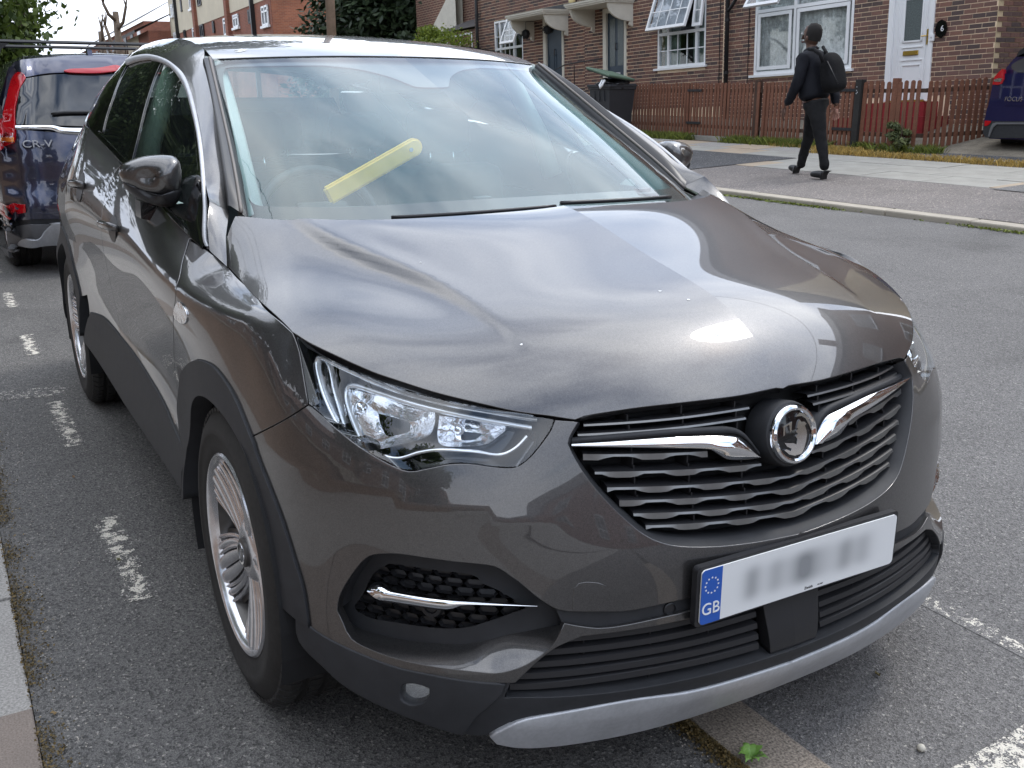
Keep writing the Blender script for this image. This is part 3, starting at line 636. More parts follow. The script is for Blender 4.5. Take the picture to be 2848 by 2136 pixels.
def slat(name, zc, a1, h=.012, d0=-.016, d1=-.06, wave=None, a0=0, mat_=None, lift=0, step=.012, lipm=None):
    n = max(6, int((a1-a0)/step)); a = np.linspace(a0, a1, n); hh = np.full(n, h)
    if wave is not None: hh = wave(a)
    zz_ = zc+lift*a
    def C(d, dz): return (W0.off(d) if d else W0)(np.c_[a, zz_+dz])
    top = C(d1, .010); ft = C(d0-.004, .004); f1 = C(d0, .001); fb = C(d0+.002, 0)-np.c_[np.zeros(n), np.zeros(n), hh]; bb = C(d1, -.004)
    rows = [top, ft, f1, fb, bb]
    end = []
    def half(s): return [np.c_[r[:, 0], r[:, 1]*s, r[:, 2]] for r in rows]
    V = []; F = []
    for s in ((1,) if a0 > 0 else (1, -1)):
        st = len(V); H = half(s); 
        for r in H: V += list(r)
        for i in range(4):
            for j in range(n-1):
                f = (st+i*n+j, st+i*n+j+1, st+(i+1)*n+j+1, st+(i+1)*n+j); F.append(f if s > 0 else f[::-1])
        c = (st+n-1, st+2*n-1, st+3*n-1, st+4*n-1, st+5*n-1); F.append(c if s > 0 else c[::-1])
    o = mesh(name, V, F, mat_ or M_BLACK2, car, smooth=True)
    me = o.data
    if lipm:
        me.materials.append(lipm)
        for k, p in enumerate(me.polygons):
            pass
        idx = [0]*len(me.polygons); kk = 0
        for s in ((1,) if a0 > 0 else (1, -1)):
            for i in range(4):
                for j in range(n-1):
                    if i == 2: idx[kk] = 1
                    kk += 1
            kk += 1
        me.polygons.foreach_set('material_index', idx)
    bm = bmesh.new(); bm.from_mesh(me)
    for e in bm.edges:
        if len(e.link_faces) == 2 and e.calc_face_angle(0) > R(35): e.smooth = False
    bm.to_mesh(me); bm.free()
    if a0 > 0: mirror_obj(o)
    return o
for k in range(5):
    z = .318+k*.0225; a1 = clipx(z+.002, lgpoly)-.004
    slat('grille_slat', z+.006, a1, h=.010, d0=-.022, d1=-.07, a0=.085)
mb = MB()   # radar cover plate in the middle of the lower grille, and rib stubs
ra_ = [(0, .300), (.062, .300), (.075, .415), (0, .415)]
panel('sensor_cover', W0.off(-.010), [[ra_[0], ra_[1]], [ra_[1], ra_[2]], [ra_[2], ra_[3]], [ra_[3], ra_[0]]], M_BLACK2, car, mode='join', grid=.02, gap=0, fold=.03)
mb = MB()
for a in (.20, .33, .46):
    for k in range(6):
        z = .305+k*.0225
        if a < clipx(z, lgpoly)-.02:
            p, q = W0.off(-.03)([[a, z]])[0], W0.off(-.06)([[a, z]])[0]
            for s in (1, -1): place_b('slat_support', (q[0], p[0], s*p[1]-.0015, s*p[1]+.0015, z-.004, z+.012))
pass
# ---- strip between bumper cover and lower blade, fog pocket
WS = W0.off(-.010)
strip = [strip_up, [(0, .472), (0, .442)], bar_top, [bar_top[-1]]+[strip_up[0]]]
panel('sensor_strip', WS, [[strip_up[0]]+strip_up[1:], [(0, .472), (0, .442)], bar_top, [bar_top[-1], strip_up[0]]], M_BLACK, car, mode='join', gap=-.002, fold=.01)
for (u, v) in ((1868.4, 1698),):
    c = WS([W0.inv([(u, v)])[0]])[0]; n_ = W0.nrm(W0.inv([(u, v)]))[0]
    mb = MB(); mb.lathe([(.0125, .0), (.0125, .003), (.0105, .004), (.0102, .001), (0.0001, .001)], 24, 'x', (0, 0, 0))
    o = mb.obj('parking_sensor', M_BLACK2, car, ang=40)
    o.rotation_euler = Vector(n_).to_track_quat('X', 'Z').to_euler(); o.location = c+n_*.001
    o2 = bpy.data.objects.new('parking_sensor', o.data); link(o2, car); o2.location = (o.location.x, -o.location.y, o.location.z); o2.rotation_euler = (o.rotation_euler.x, o.rotation_euler.y, -o.rotation_euler.z)
WP = W0.off(-.055)
shelf_in_px = [(1470, 772), (1430, 780), (1290, 800), (1140, 825), (1000, 862), (860, 890), (700, 886), (520, 869), (350, 836), (200, 790), (150, 742), (112, 690)]
shelf_in = WP(WP.inv(Zm(*z9, shelf_in_px)))
so = W0(cata(shelf_out, .015)-0)
loft('bumper_blade', [so-W0.nrm(cata(shelf_out, .015))*.0005, so*.5+np.array(cata(shelf_in, .02))[np.linspace(0, len(cata(shelf_in, .02))-1, len(so)).astype(int)]*.5+[0, 0, .004], shelf_in], M_PAINT, car, n=60)
wall('fog_pocket_wall', pocket_up[:-1], W0.off(-.003), WP, M_BLACK)
pk = pocket_up[:-1]; sh_ab = [tuple(p) for p in WP.inv(proj(np.array(shelf_in)))]
pocket_loop = [pocket_up, [pocket_up[-1], sh_ab[0]], sh_ab, [sh_ab[-1], pocket_up[0]]]
panel('fog_pocket_frame', WP.off(.003), pocket_loop, M_BLACK, car, gap=-.01, fold=0,
      holes=[[W(Zm(*z9, [(172, 640), (230, 560), (290, 440), (360, 390), (450, 370), (900, 430), (985, 490), (1080, 530), (1200, 600), (1290, 680), (1180, 730), (980, 800), (870, 825), (700, 825), (450, 790), (290, 760), (190, 700), (172, 640)]), WP)]])
pk_in = np.array(W(Zm(*z9, [(160, 640), (220, 560), (280, 430), (350, 380), (450, 358), (900, 420), (995, 485), (1090, 525), (1210, 595), (1300, 680), (1190, 740), (980, 810), (870, 835), (700, 835), (450, 800), (280, 770), (170, 700)]), WP))
Vh = []; Fh = []
WH = W0.off(-.066); cw, ch = .046, .0165
for r in range(-2, 14):
    for c in range(-2, 16):
        ca = pk_in[:, 0].min()+(c+.5*(r % 2))*cw; cb_ = pk_in[:, 1].min()+r*ch
        if not inside(pk_in, np.array([[ca, cb_]]))[0]: continue
        pts = [(ca+x*cw, cb_+y*ch) for x, y in ((-.49, 0), (-.33, .48), (.33, .48), (.49, 0), (.33, -.48), (-.33, -.48))]
        pin = [(ca+(x-ca)*.80, cb_+(y-cb_)*.72) for x, y in pts]
        A0 = WH.off(.012)(pts) if False else W0.off(-.056)(np.array(pts)); A1 = W0.off(-.066)(np.array(pin)); st = len(Vh)
        Vh += list(A0)+list(A1); Fh += [(st+i, st+(i+1) % 6, st+6+(i+1) % 6, st+6+i) for i in range(6)]+[tuple(st+6+i for i in range(6))]
ho = mesh('honeycomb_mesh', Vh, Fh, M_BLACK2, car); mirror_obj(ho)
bt = [(292, 530), (320, 515), (355, 513), (400, 540), (460, 572), (700, 603), (1000, 634), (1315, 661)]
bmid = [(268, 572), (300, 600), (345, 624), (375, 592), (440, 590), (700, 640), (1000, 655), (1315, 664)]
bb_ = [(268, 575), (300, 604), (345, 630), (500, 655), (700, 683), (790, 685), (900, 657), (1315, 667)]
def on(s, reg, pts): return cata(s(s.inv(Zm(*reg, pts))), .01)
loft('chrome_fog_trim', [on(W0.off(-.045), z9, bt), on(W0.off(-.022), z9, bt), on(W0.off(-.004), z9, bmid), on(W0.off(-.02), z9, bb_), on(W0.off(-.045), z9, bb_)], M_CHROME, car, n=50)
sens = W(Zm(*z9, [(612, 728)]))
c = W0.off(-.05)(sens)[0]; n_ = W0.nrm(sens)[0]
mb = MB(); mb.lathe([(.024, -.004), (.020, .005), (.013, .006), (.0115, .001), (.0001, .001)], 24, 'x')
o = mb.obj('parking_sensor', M_BLACK2, car, ang=40); o.rotation_euler = Vector(n_).to_track_quat('X', 'Z').to_euler(); o.location = c+n_*.002
# tow eye cover (thin groove drawn by a slightly raised panel)
te = W(Zm(*z9, [(1535, 690), (1540, 560), (1570, 525), (1610, 517), (1690, 522), (1735, 540), (1752, 580), (1752, 690)]))
panel('tow_eye_cover', W0.off(.0012), [te, [te[-1], te[0]]], M_PAINT, car, grid=.02, gap=0, fold=.002, roundr=.001, mode='near')
# ---- main grille
WG1 = W0.off(-.012)
gi_px = [(118, 400), (85, 455), (66, 510), (90, 560), (160, 670), (270, 800), (400, 915), (480, 985), (560, 1015), (700, 1030), (1000, 1022), (1200, 985), (1375, 945)]
g2 = W(Zm(*z6, gi_px), WG1); g2[-1] = (0, g2[-1][1]); g2top = [(0, .806), (.15, .806), (.3, .808), g2[0]]
g1full = [(0, .822), (.15, .822), (.3, .820)]+[g1[0]]+g1[1:]
g1c = cata([g1[0]]+g1[1:], .012)
# painted lip rolls into the opening, then black bezel
lipA = W0(g1c); nA = W0.nrm(g1c)
g2c = cata(g2, .012); ii = np.linspace(0, len(g2c)-1, len(g1c)); G2 = np.c_[[np.interp(ii, range(len(g2c)), g2c[:, k]) for k in (0, 1)]].T
loft('grille_bezel', [lipA+nA*-.002, W0.off(-.006)(g1c*.8+G2*.2), W0.off(-.014)(g1c*.45+G2*.55), W0.off(-.035)(G2), W0.off(-.075)(G2)], M_BLACK, car, n=90)
gr_in = [[(0, .83), (.2, .83), (.43, .826)], [(.43, .826)]+[tuple(p) for p in g2[1:]], [g2[-1], (0, .83)]]
panel('grille_back', W0.off(-.078), gr_in, M_VOID, car, mode='join', gap=-.02, fold=0)
gpoly = outline([[(0, .812), (.2, .812), g2[0]], g2, [g2[-1], (0, .812)]])
M_LIP = mat('grille_lip', (.20, .20, .195), .36, .8, var=(30, .1, 3))
def wave(ph, per=.118, lo=.0035, hi=.0105, sl=.018):
    def f(a):
        t = ((a+ph) % per)/per; e = sl/per
        w_ = np.where(t < e, t/e, np.where(t < .5, 1, np.where(t < .5+e, 1-(t-.5)/e, 0)))
        return lo+(hi-lo)*w_
    return f
for k, (z0, lift, a0) in enumerate(((.797, .005, .078), (.779, .010, .09))):
    slat('grille_slat', z0, clipx(z0+lift*.4, gpoly)-.006, h=.003, d0=-.024, d1=-.06, lift=lift, a0=a0, lipm=M_LIP)
for k, (z0, a0) in enumerate(((.716, .19), (.684, .068), (.655, .0), (.631, .0), (.607, .0), (.585, .0))):
    L_ = .075
    slat('grille_slat', z0, clipx(z0+L_*.40-.002, gpoly)-.008, d0=-.020, d1=-.062, lift=L_, a0=a0, wave=wave(.03 if k % 2 else .089, .118), lipm=M_LIP)
mb = MB()
for a in (.11, .23, .34):
    for k in range(12):
        z = .59+k*.018+.07*a
        if a < clipx(z, gpoly)-.02:
            p, q = W0.off(-.03)([[a, z]])[0], W0.off(-.07)([[a, z]])[0]
            for s in (1, -1): place_b('slat_support', (q[0], p[0], s*p[1]-.0015, s*p[1]+.0015, z-.008, z+.010))
pass
wt = [(60, 506), (300, 487), (600, 461), (800, 453), (960, 452), (1012, 470), (1060, 510), (1118, 584)]
wm = [(60, 520), (300, 521), (600, 527), (820, 533), (950, 522), (1005, 532), (1050, 560), (1118, 588)]
wb = [(60, 530), (300, 533), (600, 538), (815, 542), (870, 565), (935, 598), (1010, 601), (1118, 593)]
loft('chrome_grille_wing', [on(W0.off(-.05), z6, wt), on(W0.off(-.018), z6, wt), on(W0.off(-.002), z6, wm), on(W0.off(-.012), z6, wb), on(W0.off(-.05), z6, wb)], M_CHROME, car, n=60)
# wing seats: black mouldings above
wt2 = [(62, 475), (300, 455), (600, 430), (800, 418), (930, 414), (1010, 440), (1060, 490), (1112, 560)]
loft('wing_moulding', [on(W0.off(-.06), z6, wt2), on(W0.off(-.02), z6, wt2), on(W0.off(-.016), z6, wt), on(W0.off(-.055), z6, wt)], M_BLACK, car, n=50)
# emblem on its round holder
EC = Vector((.8165, 0, .7365)); et = R(12)
def emb(prof, name, mat_, n=56):
    mb = MB(); mb.lathe(prof, n, 'x'); o = mb.obj(name, mat_, car, ang=35); o.location = EC; o.rotation_euler = (0, -et, 0); return o
emb([(.067, -.06), (.065, -.012), (.063, -.005), (.060, -.003), (.0001, -.003)], 'emblem_holder', M_BLACK)
eo = emb([(.0585, -.003), (.0585, .004), (.056, .009), (.0515, .011), (.0475, .009), (.0455, .005)], 'emblem_ring', M_CHROME)
ed = emb([(.0465, .004), (.035, .006), (.0001, .0068)], 'emblem_disc', M_GLOSSB)
def eplate(name, poly, h0=.0055, h1=.0085, mat_=None):
    mb = MB(); mb.prism(poly, 'x', h0, h1); o = mb.obj(name, mat_ or M_CHROME, car, smooth=False); o.location = EC; o.rotation_euler = (0, -et, 0); return o
# heraldic winged beast holding a small flag, in relief (y to the right of the picture, z up), radius .046
eplate('emblem_relief', [(.004, .012), (.010, .024), (.014, .027), (.017, .022), (.025, .021), (.031, .016), (.026, .013), (.029, .004), (.030, -.006), (.026, -.018), (.020, -.030), (.012, -.040), (-.006, -.041), (-.020, -.036), (-.032, -.026), (-.026, -.025), (-.016, -.030), (-.013, -.026), (-.024, -.020), (-.030, -.012), (-.020, -.014), (-.008, -.016), (.001, -.020), (.004, -.010), (.0, -.004), (.006, 0), (.001, .006), (.008, .010)])
eplate('emblem_flag', [(-.031, .001), (-.029, .020), (-.006, .026), (-.009, .009), (-.012, .004), (-.014, .021), (-.025, .018), (-.027, .003)], .0055, .0078)
eplate('emblem_wing', [(.004, .034), (.014, .040), (.026, .037), (.036, .028), (.041, .014), (.042, .002), (.037, .014), (.030, .026), (.020, .033)], .0055, .008)
# ---- number plate
def textobj(name, body, size, loc, rot, mat_, parent, ext=.0006, align='CENTER', sx=1):
    cu = bpy.data.curves.new(name, 'FONT'); cu.body = body; cu.size = size; cu.align_x = align; cu.align_y = 'CENTER'; cu.extrude = ext; cu.materials.append(mat_)
    o = bpy.data.objects.new(name, cu); link(o, parent); o.location = loc; o.rotation_euler = rot; o.scale = (sx, 1, 1)
    bpy.context.view_layer.update(); dg = bpy.context.evaluated_depsgraph_get(); me = bpy.data.meshes.new_from_object(o.evaluated_get(dg))
    bpy.data.objects.remove(o); m = bpy.data.objects.new(name, me); link(m, parent); m.location = loc; m.rotation_euler = rot; m.scale = (sx, 1, 1); return m
PT = math.atan2(.871-.8675, .104); PC = (.8755, 0, .4785)
def prot(): return (PI/2, 0, PI/2)
pl = bpy.data.objects.new('number_plate', None)
V = []; F = []; n = 40; pw, ph, cr = .260, .0555, .009
poly = [(pw-cr+cr*math.cos(t), ph-cr+cr*math.sin(t)) for t in np.linspace(0, PI/2, 6)]+[(-pw+cr+cr*math.cos(t), ph-cr+cr*math.sin(t)) for t in np.linspace(PI/2, PI, 6)]+[(-pw+cr+cr*math.cos(t), -ph+cr+cr*math.sin(t)) for t in np.linspace(PI, 1.5*PI, 6)]+[(pw-cr+cr*math.cos(t), -ph+cr+cr*math.sin(t)) for t in np.linspace(1.5*PI, 2*PI, 6)]
mb = MB(); mb.prism([(y*1.03, z*1.10) for y, z in poly], 'x', PC[0]-.018, PC[0]-.004); 
pb = mb.obj('plate_holder', M_BLACK2, car); pb.location = (0, 0, PC[2])
# the middle of the plate is smeared beyond reading in the photograph: soft grey smudges on reflective white
m_pl = mat('plate_face', (.74, .75, .75), .4, coat=.5)
nt = m_pl.node_tree; b_ = nt.nodes['Principled BSDF']; tcn = nt.nodes['Texture Coordinate']; l = nt.links.new
sp = nd(nt, 'ShaderNodeSeparateXYZ'); l(tcn.outputs['Object'], sp.inputs[0])
def mth(op, a, b=None, **k):
    n = nd(nt, 'ShaderNodeMath', operation=op)
    for i, v in enumerate((a, b)):
        if v is None: continue
        if isinstance(v, (int, float)): n.inputs[i].default_value = v
        else: l(v, n.inputs[i])
    return n.outputs[0]
acc = None
for cy, amp, wd in ((-.135, .55, .022), (-.075, .30, .022), (.0, .42, .028), (.02, .25, .05), (.115, .50, .024), (.165, .40, .028), (.0, .30, .13)):
    d = mth('DIVIDE', mth('SUBTRACT', sp.outputs['Y'], cy), wd); e = mth('MULTIPLY', mth('POWER', 2.718, mth('MULTIPLY', mth('MULTIPLY', d, d), -1)), amp); acc = e if acc is None else mth('ADD', acc, e)
dz = mth('DIVIDE', sp.outputs['Z'], .036); env_ = mth('POWER', 2.718, mth('MULTIPLY', mth('POWER', mth('ABSOLUTE', dz), 4.0), -1)); fac = mth('MINIMUM', mth('MULTIPLY', acc, env_), .85)
mxn = nd(nt, 'ShaderNodeMix', data_type='RGBA'); mxn.inputs['A'].default_value = (.74, .75, .75, 1); mxn.inputs['B'].default_value = (.17, .18, .19, 1); l(fac, mxn.inputs['Factor']); l(mxn.outputs['Result'], b_.inputs['Base Color'])
mb = MB(); mb.prism(poly, 'x', PC[0]-.003, PC[0]); o = mb.obj('number_plate', m_pl, car); o.location = (0, 0, PC[2]); plate = o
bl = [(y, z) for y, z in poly if y < -.2]; bl = [(-.211, .0555)]+bl+[(-.211, -.0555)]
mb = MB(); mb.prism(bl, 'x', PC[0]+.0001, PC[0]+.0006); o = mb.obj('country_band', M_PLBLUE, plate)
textobj('country_letters', 'GB', .034, (PC[0]+.0012, -.2355, -.026), prot(), M_WHITE, plate)
mb = MB()
for k in range(12):
    t = 2*PI*k/12; cy, cz = -.2355+.0155*math.cos(t), .022+.0155*math.sin(t)
    st = [(cy+(.0026 if j % 2 == 0 else .0011)*math.sin(PI*j/5), cz+(.0026 if j % 2 == 0 else .0011)*math.cos(PI*j/5)) for j in range(10)]
    mb.prism(st, 'x', PC[0]+.0006, PC[0]+.0010)
mb.obj('ring_of_stars', M_WHITE, plate)
textobj('maker_lettering', 'Zenith', .0085, (PC[0]+.0005, .018, -.0485), prot(), M_BLACK2, plate, ext=.0002)
textobj('maker_lettering', 'LSS 380F', .004, (PC[0]+.0005, .050, -.049), prot(), M_BLACK2, plate, ext=.0002)

# ---- headlamps
hl_bot = W(HLPX); 
hl_topc = W([(1544, 1164), (1470, 1152), (1336, 1131), (1151, 1089), (1050, 1056), (965, 1020), (905, 992), (873, 970), (845, 950), (821, 932)])
hl_loop = [hl_topc, [hl_topc[-1]]+W([(832, 975), (842, 1030), (858, 1126)]), hl_bot[::-1], [hl_bot[0], hl_topc[0]]]
for mode_, s_ in (('near', 1),):
    pass
hp = outline(hl_loop, .015); hpc = hp.mean(0)+[-.03, -.02]
panel('headlamp_back', W0.off(-.084), [[tuple(p) for p in (hpc+(hp-hpc)*.73)], [tuple((hpc+(hp[-1]-hpc)*.73)), tuple((hpc+(hp[0]-hpc)*.73))]], M_GLOSSB, car, gap=.0, fold=0)
hpc = hp.mean(0)+[-.03, -.02]; hq = np.vstack([hp, hp[:1]])
loft('headlamp_housing', [W0.off(-.003)(hq), W0.off(-.04)(hpc+(hq-hpc)*.86), W0.off(-.085)(hpc+(hq-hpc)*.72)], M_GLOSSB, car, n=140)
M_REFL = mat('lamp_reflector', (.88, .89, .91), .12, 1, bump=(30, .4, .012))
def hz(pts, d): s = W0.off(d); return s(s.inv(Zm(*z5, pts)))
def ribbon(name, px, d, w, mat_, dep=.02, n=60):
    s = W0.off(d); ab = cata(s.inv(Zm(*z5, px)), .01); t = np.gradient(ab, axis=0); t /= np.linalg.norm(t, axis=1, keepdims=True); nn = np.c_[-t[:, 1], t[:, 0]]*w/2
    loft(name, [W0.off(d-dep)(ab-nn), s(ab-nn), W0.off(d+.003)(ab), s(ab+nn), W0.off(d-dep)(ab+nn)], mat_, car, n=n)
M_DRL = mat('daylight_strip', (.80, .84, .88), .14, .7, coat=1)
ribbon('daylight_strip', [(1925, 715), (1600, 660), (1200, 585), (800, 470), (500, 345), (370, 285), (300, 250), (268, 268), (272, 350), (310, 500), (370, 650), (440, 775), (520, 850), (600, 893)], -.022, .0085, M_DRL, n=110)
ribbon('daylight_strip', [(325, 262), (365, 330), (400, 500), (440, 640), (485, 790)], -.034, .0075, M_DRL)
ribbon('daylight_strip', [(1885, 782), (1500, 715), (1150, 640), (800, 540), (560, 465), (500, 480), (490, 560), (530, 700), (590, 850)], -.034, .008, M_DRL, n=90)
ribbon('lower_chrome_trim', [(670, 958), (870, 1012), (1040, 968), (1200, 948), (1450, 962), (1640, 985), (1760, 935), (1850, 845)], -.030, .007, M_CHROME, n=60)
def bowl(name, px, d0, d1):
    s = W0.off(d0); ab = s.inv(Zm(*z5, px)); ab = cata(list(ab)+[ab[0]], .008); c = ab.mean(0)
    cur = []
    for k, (f, dd) in enumerate(((1.04, d0+.006), (1, d0), (.86, d0*.7+d1*.3), (.6, d0*.25+d1*.75), (.3, d1), (.02, d1))):
        cur.append(W0.off(dd)(c+(ab-c)*f))
    return loft(name, cur, M_REFL, car, n=70)
b1 = bowl('reflector_bowl', [(505, 500), (700, 545), (1000, 625), (1140, 665), (1140, 780), (1090, 850), (900, 905), (740, 938), (640, 915), (585, 820), (530, 680)], -.045, -.088)
b2 = bowl('reflector_bowl', [(1205, 700), (1400, 728), (1680, 775), (1620, 850), (1540, 905), (1400, 922), (1230, 915), (1190, 850)], -.045, -.085)
for px, r_ in (((600, 625), .013), ((1330, 790), .012)):
    c = hz([px], -.062)[0]; n_ = W0.nrm(W0.inv(Zm(*z5, [px])))[0]
    mb = MB(); mb.lathe([(.0001, .018), (r_*.6, .016), (r_, .008), (r_, -.02), (r_*1.5, -.022), (r_*1.5, -.03)], 20, 'x'); o = mb.obj('lamp_bulb', M_CHROME, car, smooth=True)
    o.location = c; o.rotation_euler = Vector(n_*.3+np.array([.7, 0, 0])).to_track_quat('X', 'Z').to_euler(); mirror_obj(o).location = (c[0], -c[1], c[2])
panel('headlamp_lens', W0.off(-.001), hl_loop, M_LENS, car, gap=.002, fold=.0, grid=.02)
# side repeater
rp_ = W(Zm(*z4, [(1100, 533), (1078, 580), (1083, 628), (1128, 662), (1153, 642), (1153, 600), (1125, 545), (1100, 533)]))
panel('side_repeater', W0.off(.004), [rp_], M_REFL, car, gap=0, fold=.006, grid=.01, roundr=.002)
# door handles
for px in ([(632, 1352), (660, 1385), (712, 1412), (772, 1425)], [(440, 1112), (465, 1132), (510, 1150), (570, 1163)]):
    s = W0.off(.0); ab = s.inv(Zm(*z1, px)); ab = cata(ab, .01); c = ab.mean(0)
    t = ab[-1]-ab[0]; L_ = .20; dirv = np.array([1, -.03]) if t[0] > 0 else np.array([-1, .03])
    tt = np.linspace(-1, 1, 22); base = c+np.outer(tt, [.095, -.006]); bow = np.sqrt(np.clip(1-tt**2, 0, 1))**.6
    for kk in (1,):
        P = W0(base)+W0.nrm(base)*(.006+.028*bow)[:, None]
        mb = MB(); V = []
        ns = W0.nrm(base)
        for i in range(22):
            hh = .013*(.75+.25*bow[i])
            for (u_, w_) in ((-.9, -.007), (-1, 0), (-.7, .006), (0, .008), (.7, .006), (1, 0), (.9, -.007)):
                V.append(P[i]+ns[i]*w_+np.array([0, 0, 1])*u_*hh)
        F = [(i*7+k, i*7+(k+1) % 7, (i+1)*7+(k+1) % 7, (i+1)*7+k) for i in range(21) for k in range(7)]+[tuple(range(7)), tuple(range(21*7, 22*7))[::-1]]
        mb.add(V, F); o = mb.obj('door_handle', M_PAINT, car, smooth=True); mirror_obj(o)
    el = [(c[0]+.065*math.cos(t_), c[1]-.004+.026*math.sin(t_)) for t_ in np.linspace(0, 2*PI, 25)]
    panel('handle_recess', W0.off(.0015), [el], M_BLACK2, car, gap=0, fold=.001, grid=.015)

# ---- windscreen, roof, pillars
WSa = [0, .22, .42, .58, .72]
WSG = [
 [(-.035,0,1.080),(-.05,.25,1.079),(-.115,.45,1.074),(-.24,.60,1.066),(-.405,.70,1.060)],
 [(-.30,0,1.205),(-.31,.235,1.203),(-.365,.425,1.196),(-.46,.565,1.186),(-.60,.662,1.175)],
 [(-.63,0,1.345),(-.645,.215,1.343),(-.69,.40,1.337),(-.765,.525,1.328),(-.865,.620,1.318)],
 [(-.985,0,1.478),(-.995,.20,1.476),(-1.03,.38,1.472),(-1.075,.495,1.467),(-1.122,.578,1.463)]]
WS_ = Surf(WSa, [0, .28, .62, 1.0], [[(p[0], -p[1], p[2]) for p in r] for r in WSG])
if WS_.nrm([[.2, .5]])[0][0] < 0: WS_.sgn *= -1
E_up = [(.72, 0), (.72, .3), (.72, .7), (.72, 1)]
ws_loop = [[(0, -.02), (.72, -.02)], [(.72, -.02), (.72, 1)], [(.72, 1), (0, 1)], [(0, 1), (0, -.02)]]
panel('windscreen', WS_, ws_loop, M_WSGLASS, car, mode='join', grid=.05, gap=.001, fold=0, step=.04)
WSf = WS_.off(-.012)
def K(px, s): return [tuple(p) for p in s.inv(px)]
cl_l = K(Zm(*z1, [(1385, 425), (1372, 480), (1400, 650), (1440, 850), (1478, 1050), (1508, 1180), (1550, 1245)]), WSf)
cl_b = K(Zm(*z1, [(1550, 1245), (1600, 1266), (1800, 1272), (2212, 1270)])+Zm(*z2, [(400, 1258), (700, 1240)]), WSf)
cl_t = K(Zm(*z1, [(1385, 425), (1425, 413), (1560, 403), (1800, 400)])+Zm(*z2, [(200, 402)]), WSf)
print('clear', np.round(cl_l, 2).tolist(), np.round(cl_b, 2).tolist(), np.round(cl_t, 2).tolist())
cbz = cl_b[-1][1]; ctz = cl_t[-1][1]
M_FRIT = mat('windscreen_frit', (.012, .012, .014), .35, coat=.3)
# the pod in the middle follows the trace of its near edge (mirrored)
pod = [(.30, ctz), (.20, ctz-.035), (.12, ctz-.10), (.075, ctz-.17), (.055, ctz-.195), (0, ctz-.20)]
fr_loop = [[(0, -.02), (.72, -.02)], [(.72, -.02), (.72, 1)], [(.72, 1), (0, 1)], [(0, 1), (0, ctz-.20)], pod[::-1], [(.30, ctz), cl_t[0]][:1]+[(x, y) for x, y in cl_t[1:-1][::-1] if x > .32][:0]+[cl_t[1], cl_t[0]], cl_l, cl_b[:4]+[(.25, cbz), (0, cbz)], [(0, cbz), (0, -.02)]]
panel('windscreen_black_border', WSf, fr_loop, M_FRIT, car, mode='join', grid=.05, gap=0, fold=0, step=.02)
veil = [[(0, ctz), (.2, ctz)]+cl_t[::-1][1:], cl_l, cl_b[:4]+[(.25, cbz), (0, cbz)], [(0, cbz), (0, ctz)]]
panel('windscreen_glare', WS_.off(-.016), veil, M_GLARE, car, mode='join', grid=.06, gap=0, fold=0, step=.03)  # painted veiling glare over the clear part of the glass, not dirt
# cowl between bonnet and glass
cw0 = [Hd([p_])[0]+[.008, 0, -.010] for p_ in cowl]
cw1 = [WS_([(a, .02)])[0]+[0, 0, -.006] for a in (0, .13, .26, .4, .5, .62, .72)]
loft('cowl_panel', [cw0, [(a+b)/2+[0, 0, -.018] for a, b in zip(cw0, cw1)], cw1], M_BLACK2, car, n=40)
# wipers
for px, arm in ((Zm(*z2, [(985, 1270)])[0], 1), (Zm(*z2, [(1970, 1212)])[0], 2)):
    c = at(*px, 'z', 1.088)
    mb = MB(); mb.bbox((0, 0, 0), (.035, .075, .018), .005); mb.bbox((-.012, .0, .012), (.02, .05, .012), .004)
    o = mb.obj('wiper_arm', M_BLACK2, car, ang=40); o.location = c+[.004, 0, .006]; o.rotation_euler = (0, .1, .08)
wip = WS_.off(.008)(cata([(0.02, .035), (.2, .03), (.4, .028)], .03))*[1, -1, 1]
mb = MB(); mb.tube([tuple(p+[.0, 0, -.006]) for p in wip], .006, 6); mb.obj('wiper_blade', M_BLACK2, car, smooth=True)
wip = WS_.off(.006)(cata([(0.0, .022), (.2, .015), (.40, .012)], .03))
mb = MB(); mb.tube([tuple(p+[.0, 0, -.004]) for p in wip], .005, 6); mb.obj('wiper_blade', M_BLACK2, car, smooth=True)
# roof
RFa = [0, .2, .38, .5, .58]
RX = [(-.985, 1.482, -1.122, .578, 1.468), (-1.12, 1.512, -1.225, .572, 1.495), (-1.35, 1.549, -1.41, .562, 1.522), (-1.7, 1.580, -1.73, .552, 1.549), (-2.1, 1.596, -2.12, .545, 1.562), (-2.6, 1.588, -2.6, .535, 1.550), (-3.1, 1.545, -3.08, .51, 1.510), (-3.45, 1.490, -3.40, .48, 1.455)]
def rrow(r):
    xc, zc, xe, qe, ze = r; o = []
    for t in (0, .345, .655, .862, 1.0): o.append((xc+(xe-xc)*t**2, -qe*t, zc+(ze-zc)*(t**2.2)))
    return o
RF = Surf(RFa, [0, .14, .37, .72, 1.12, 1.62, 2.12, 2.47], [rrow(r) for r in RX])
if RF.nrm([[.2, .5]])[0][2] < 0: RF.sgn *= -1
panel('roof', RF, [[(0, .006), (.58, .006)], [(.58, .006), (.58, 1.12), (.58, 2.47)], [(.58, 2.47), (0, 2.47)], [(0, 2.47), (0, .006)]], M_PAINT, car, mode='join', grid=.06, gap=.001, fold=.012, step=.04)
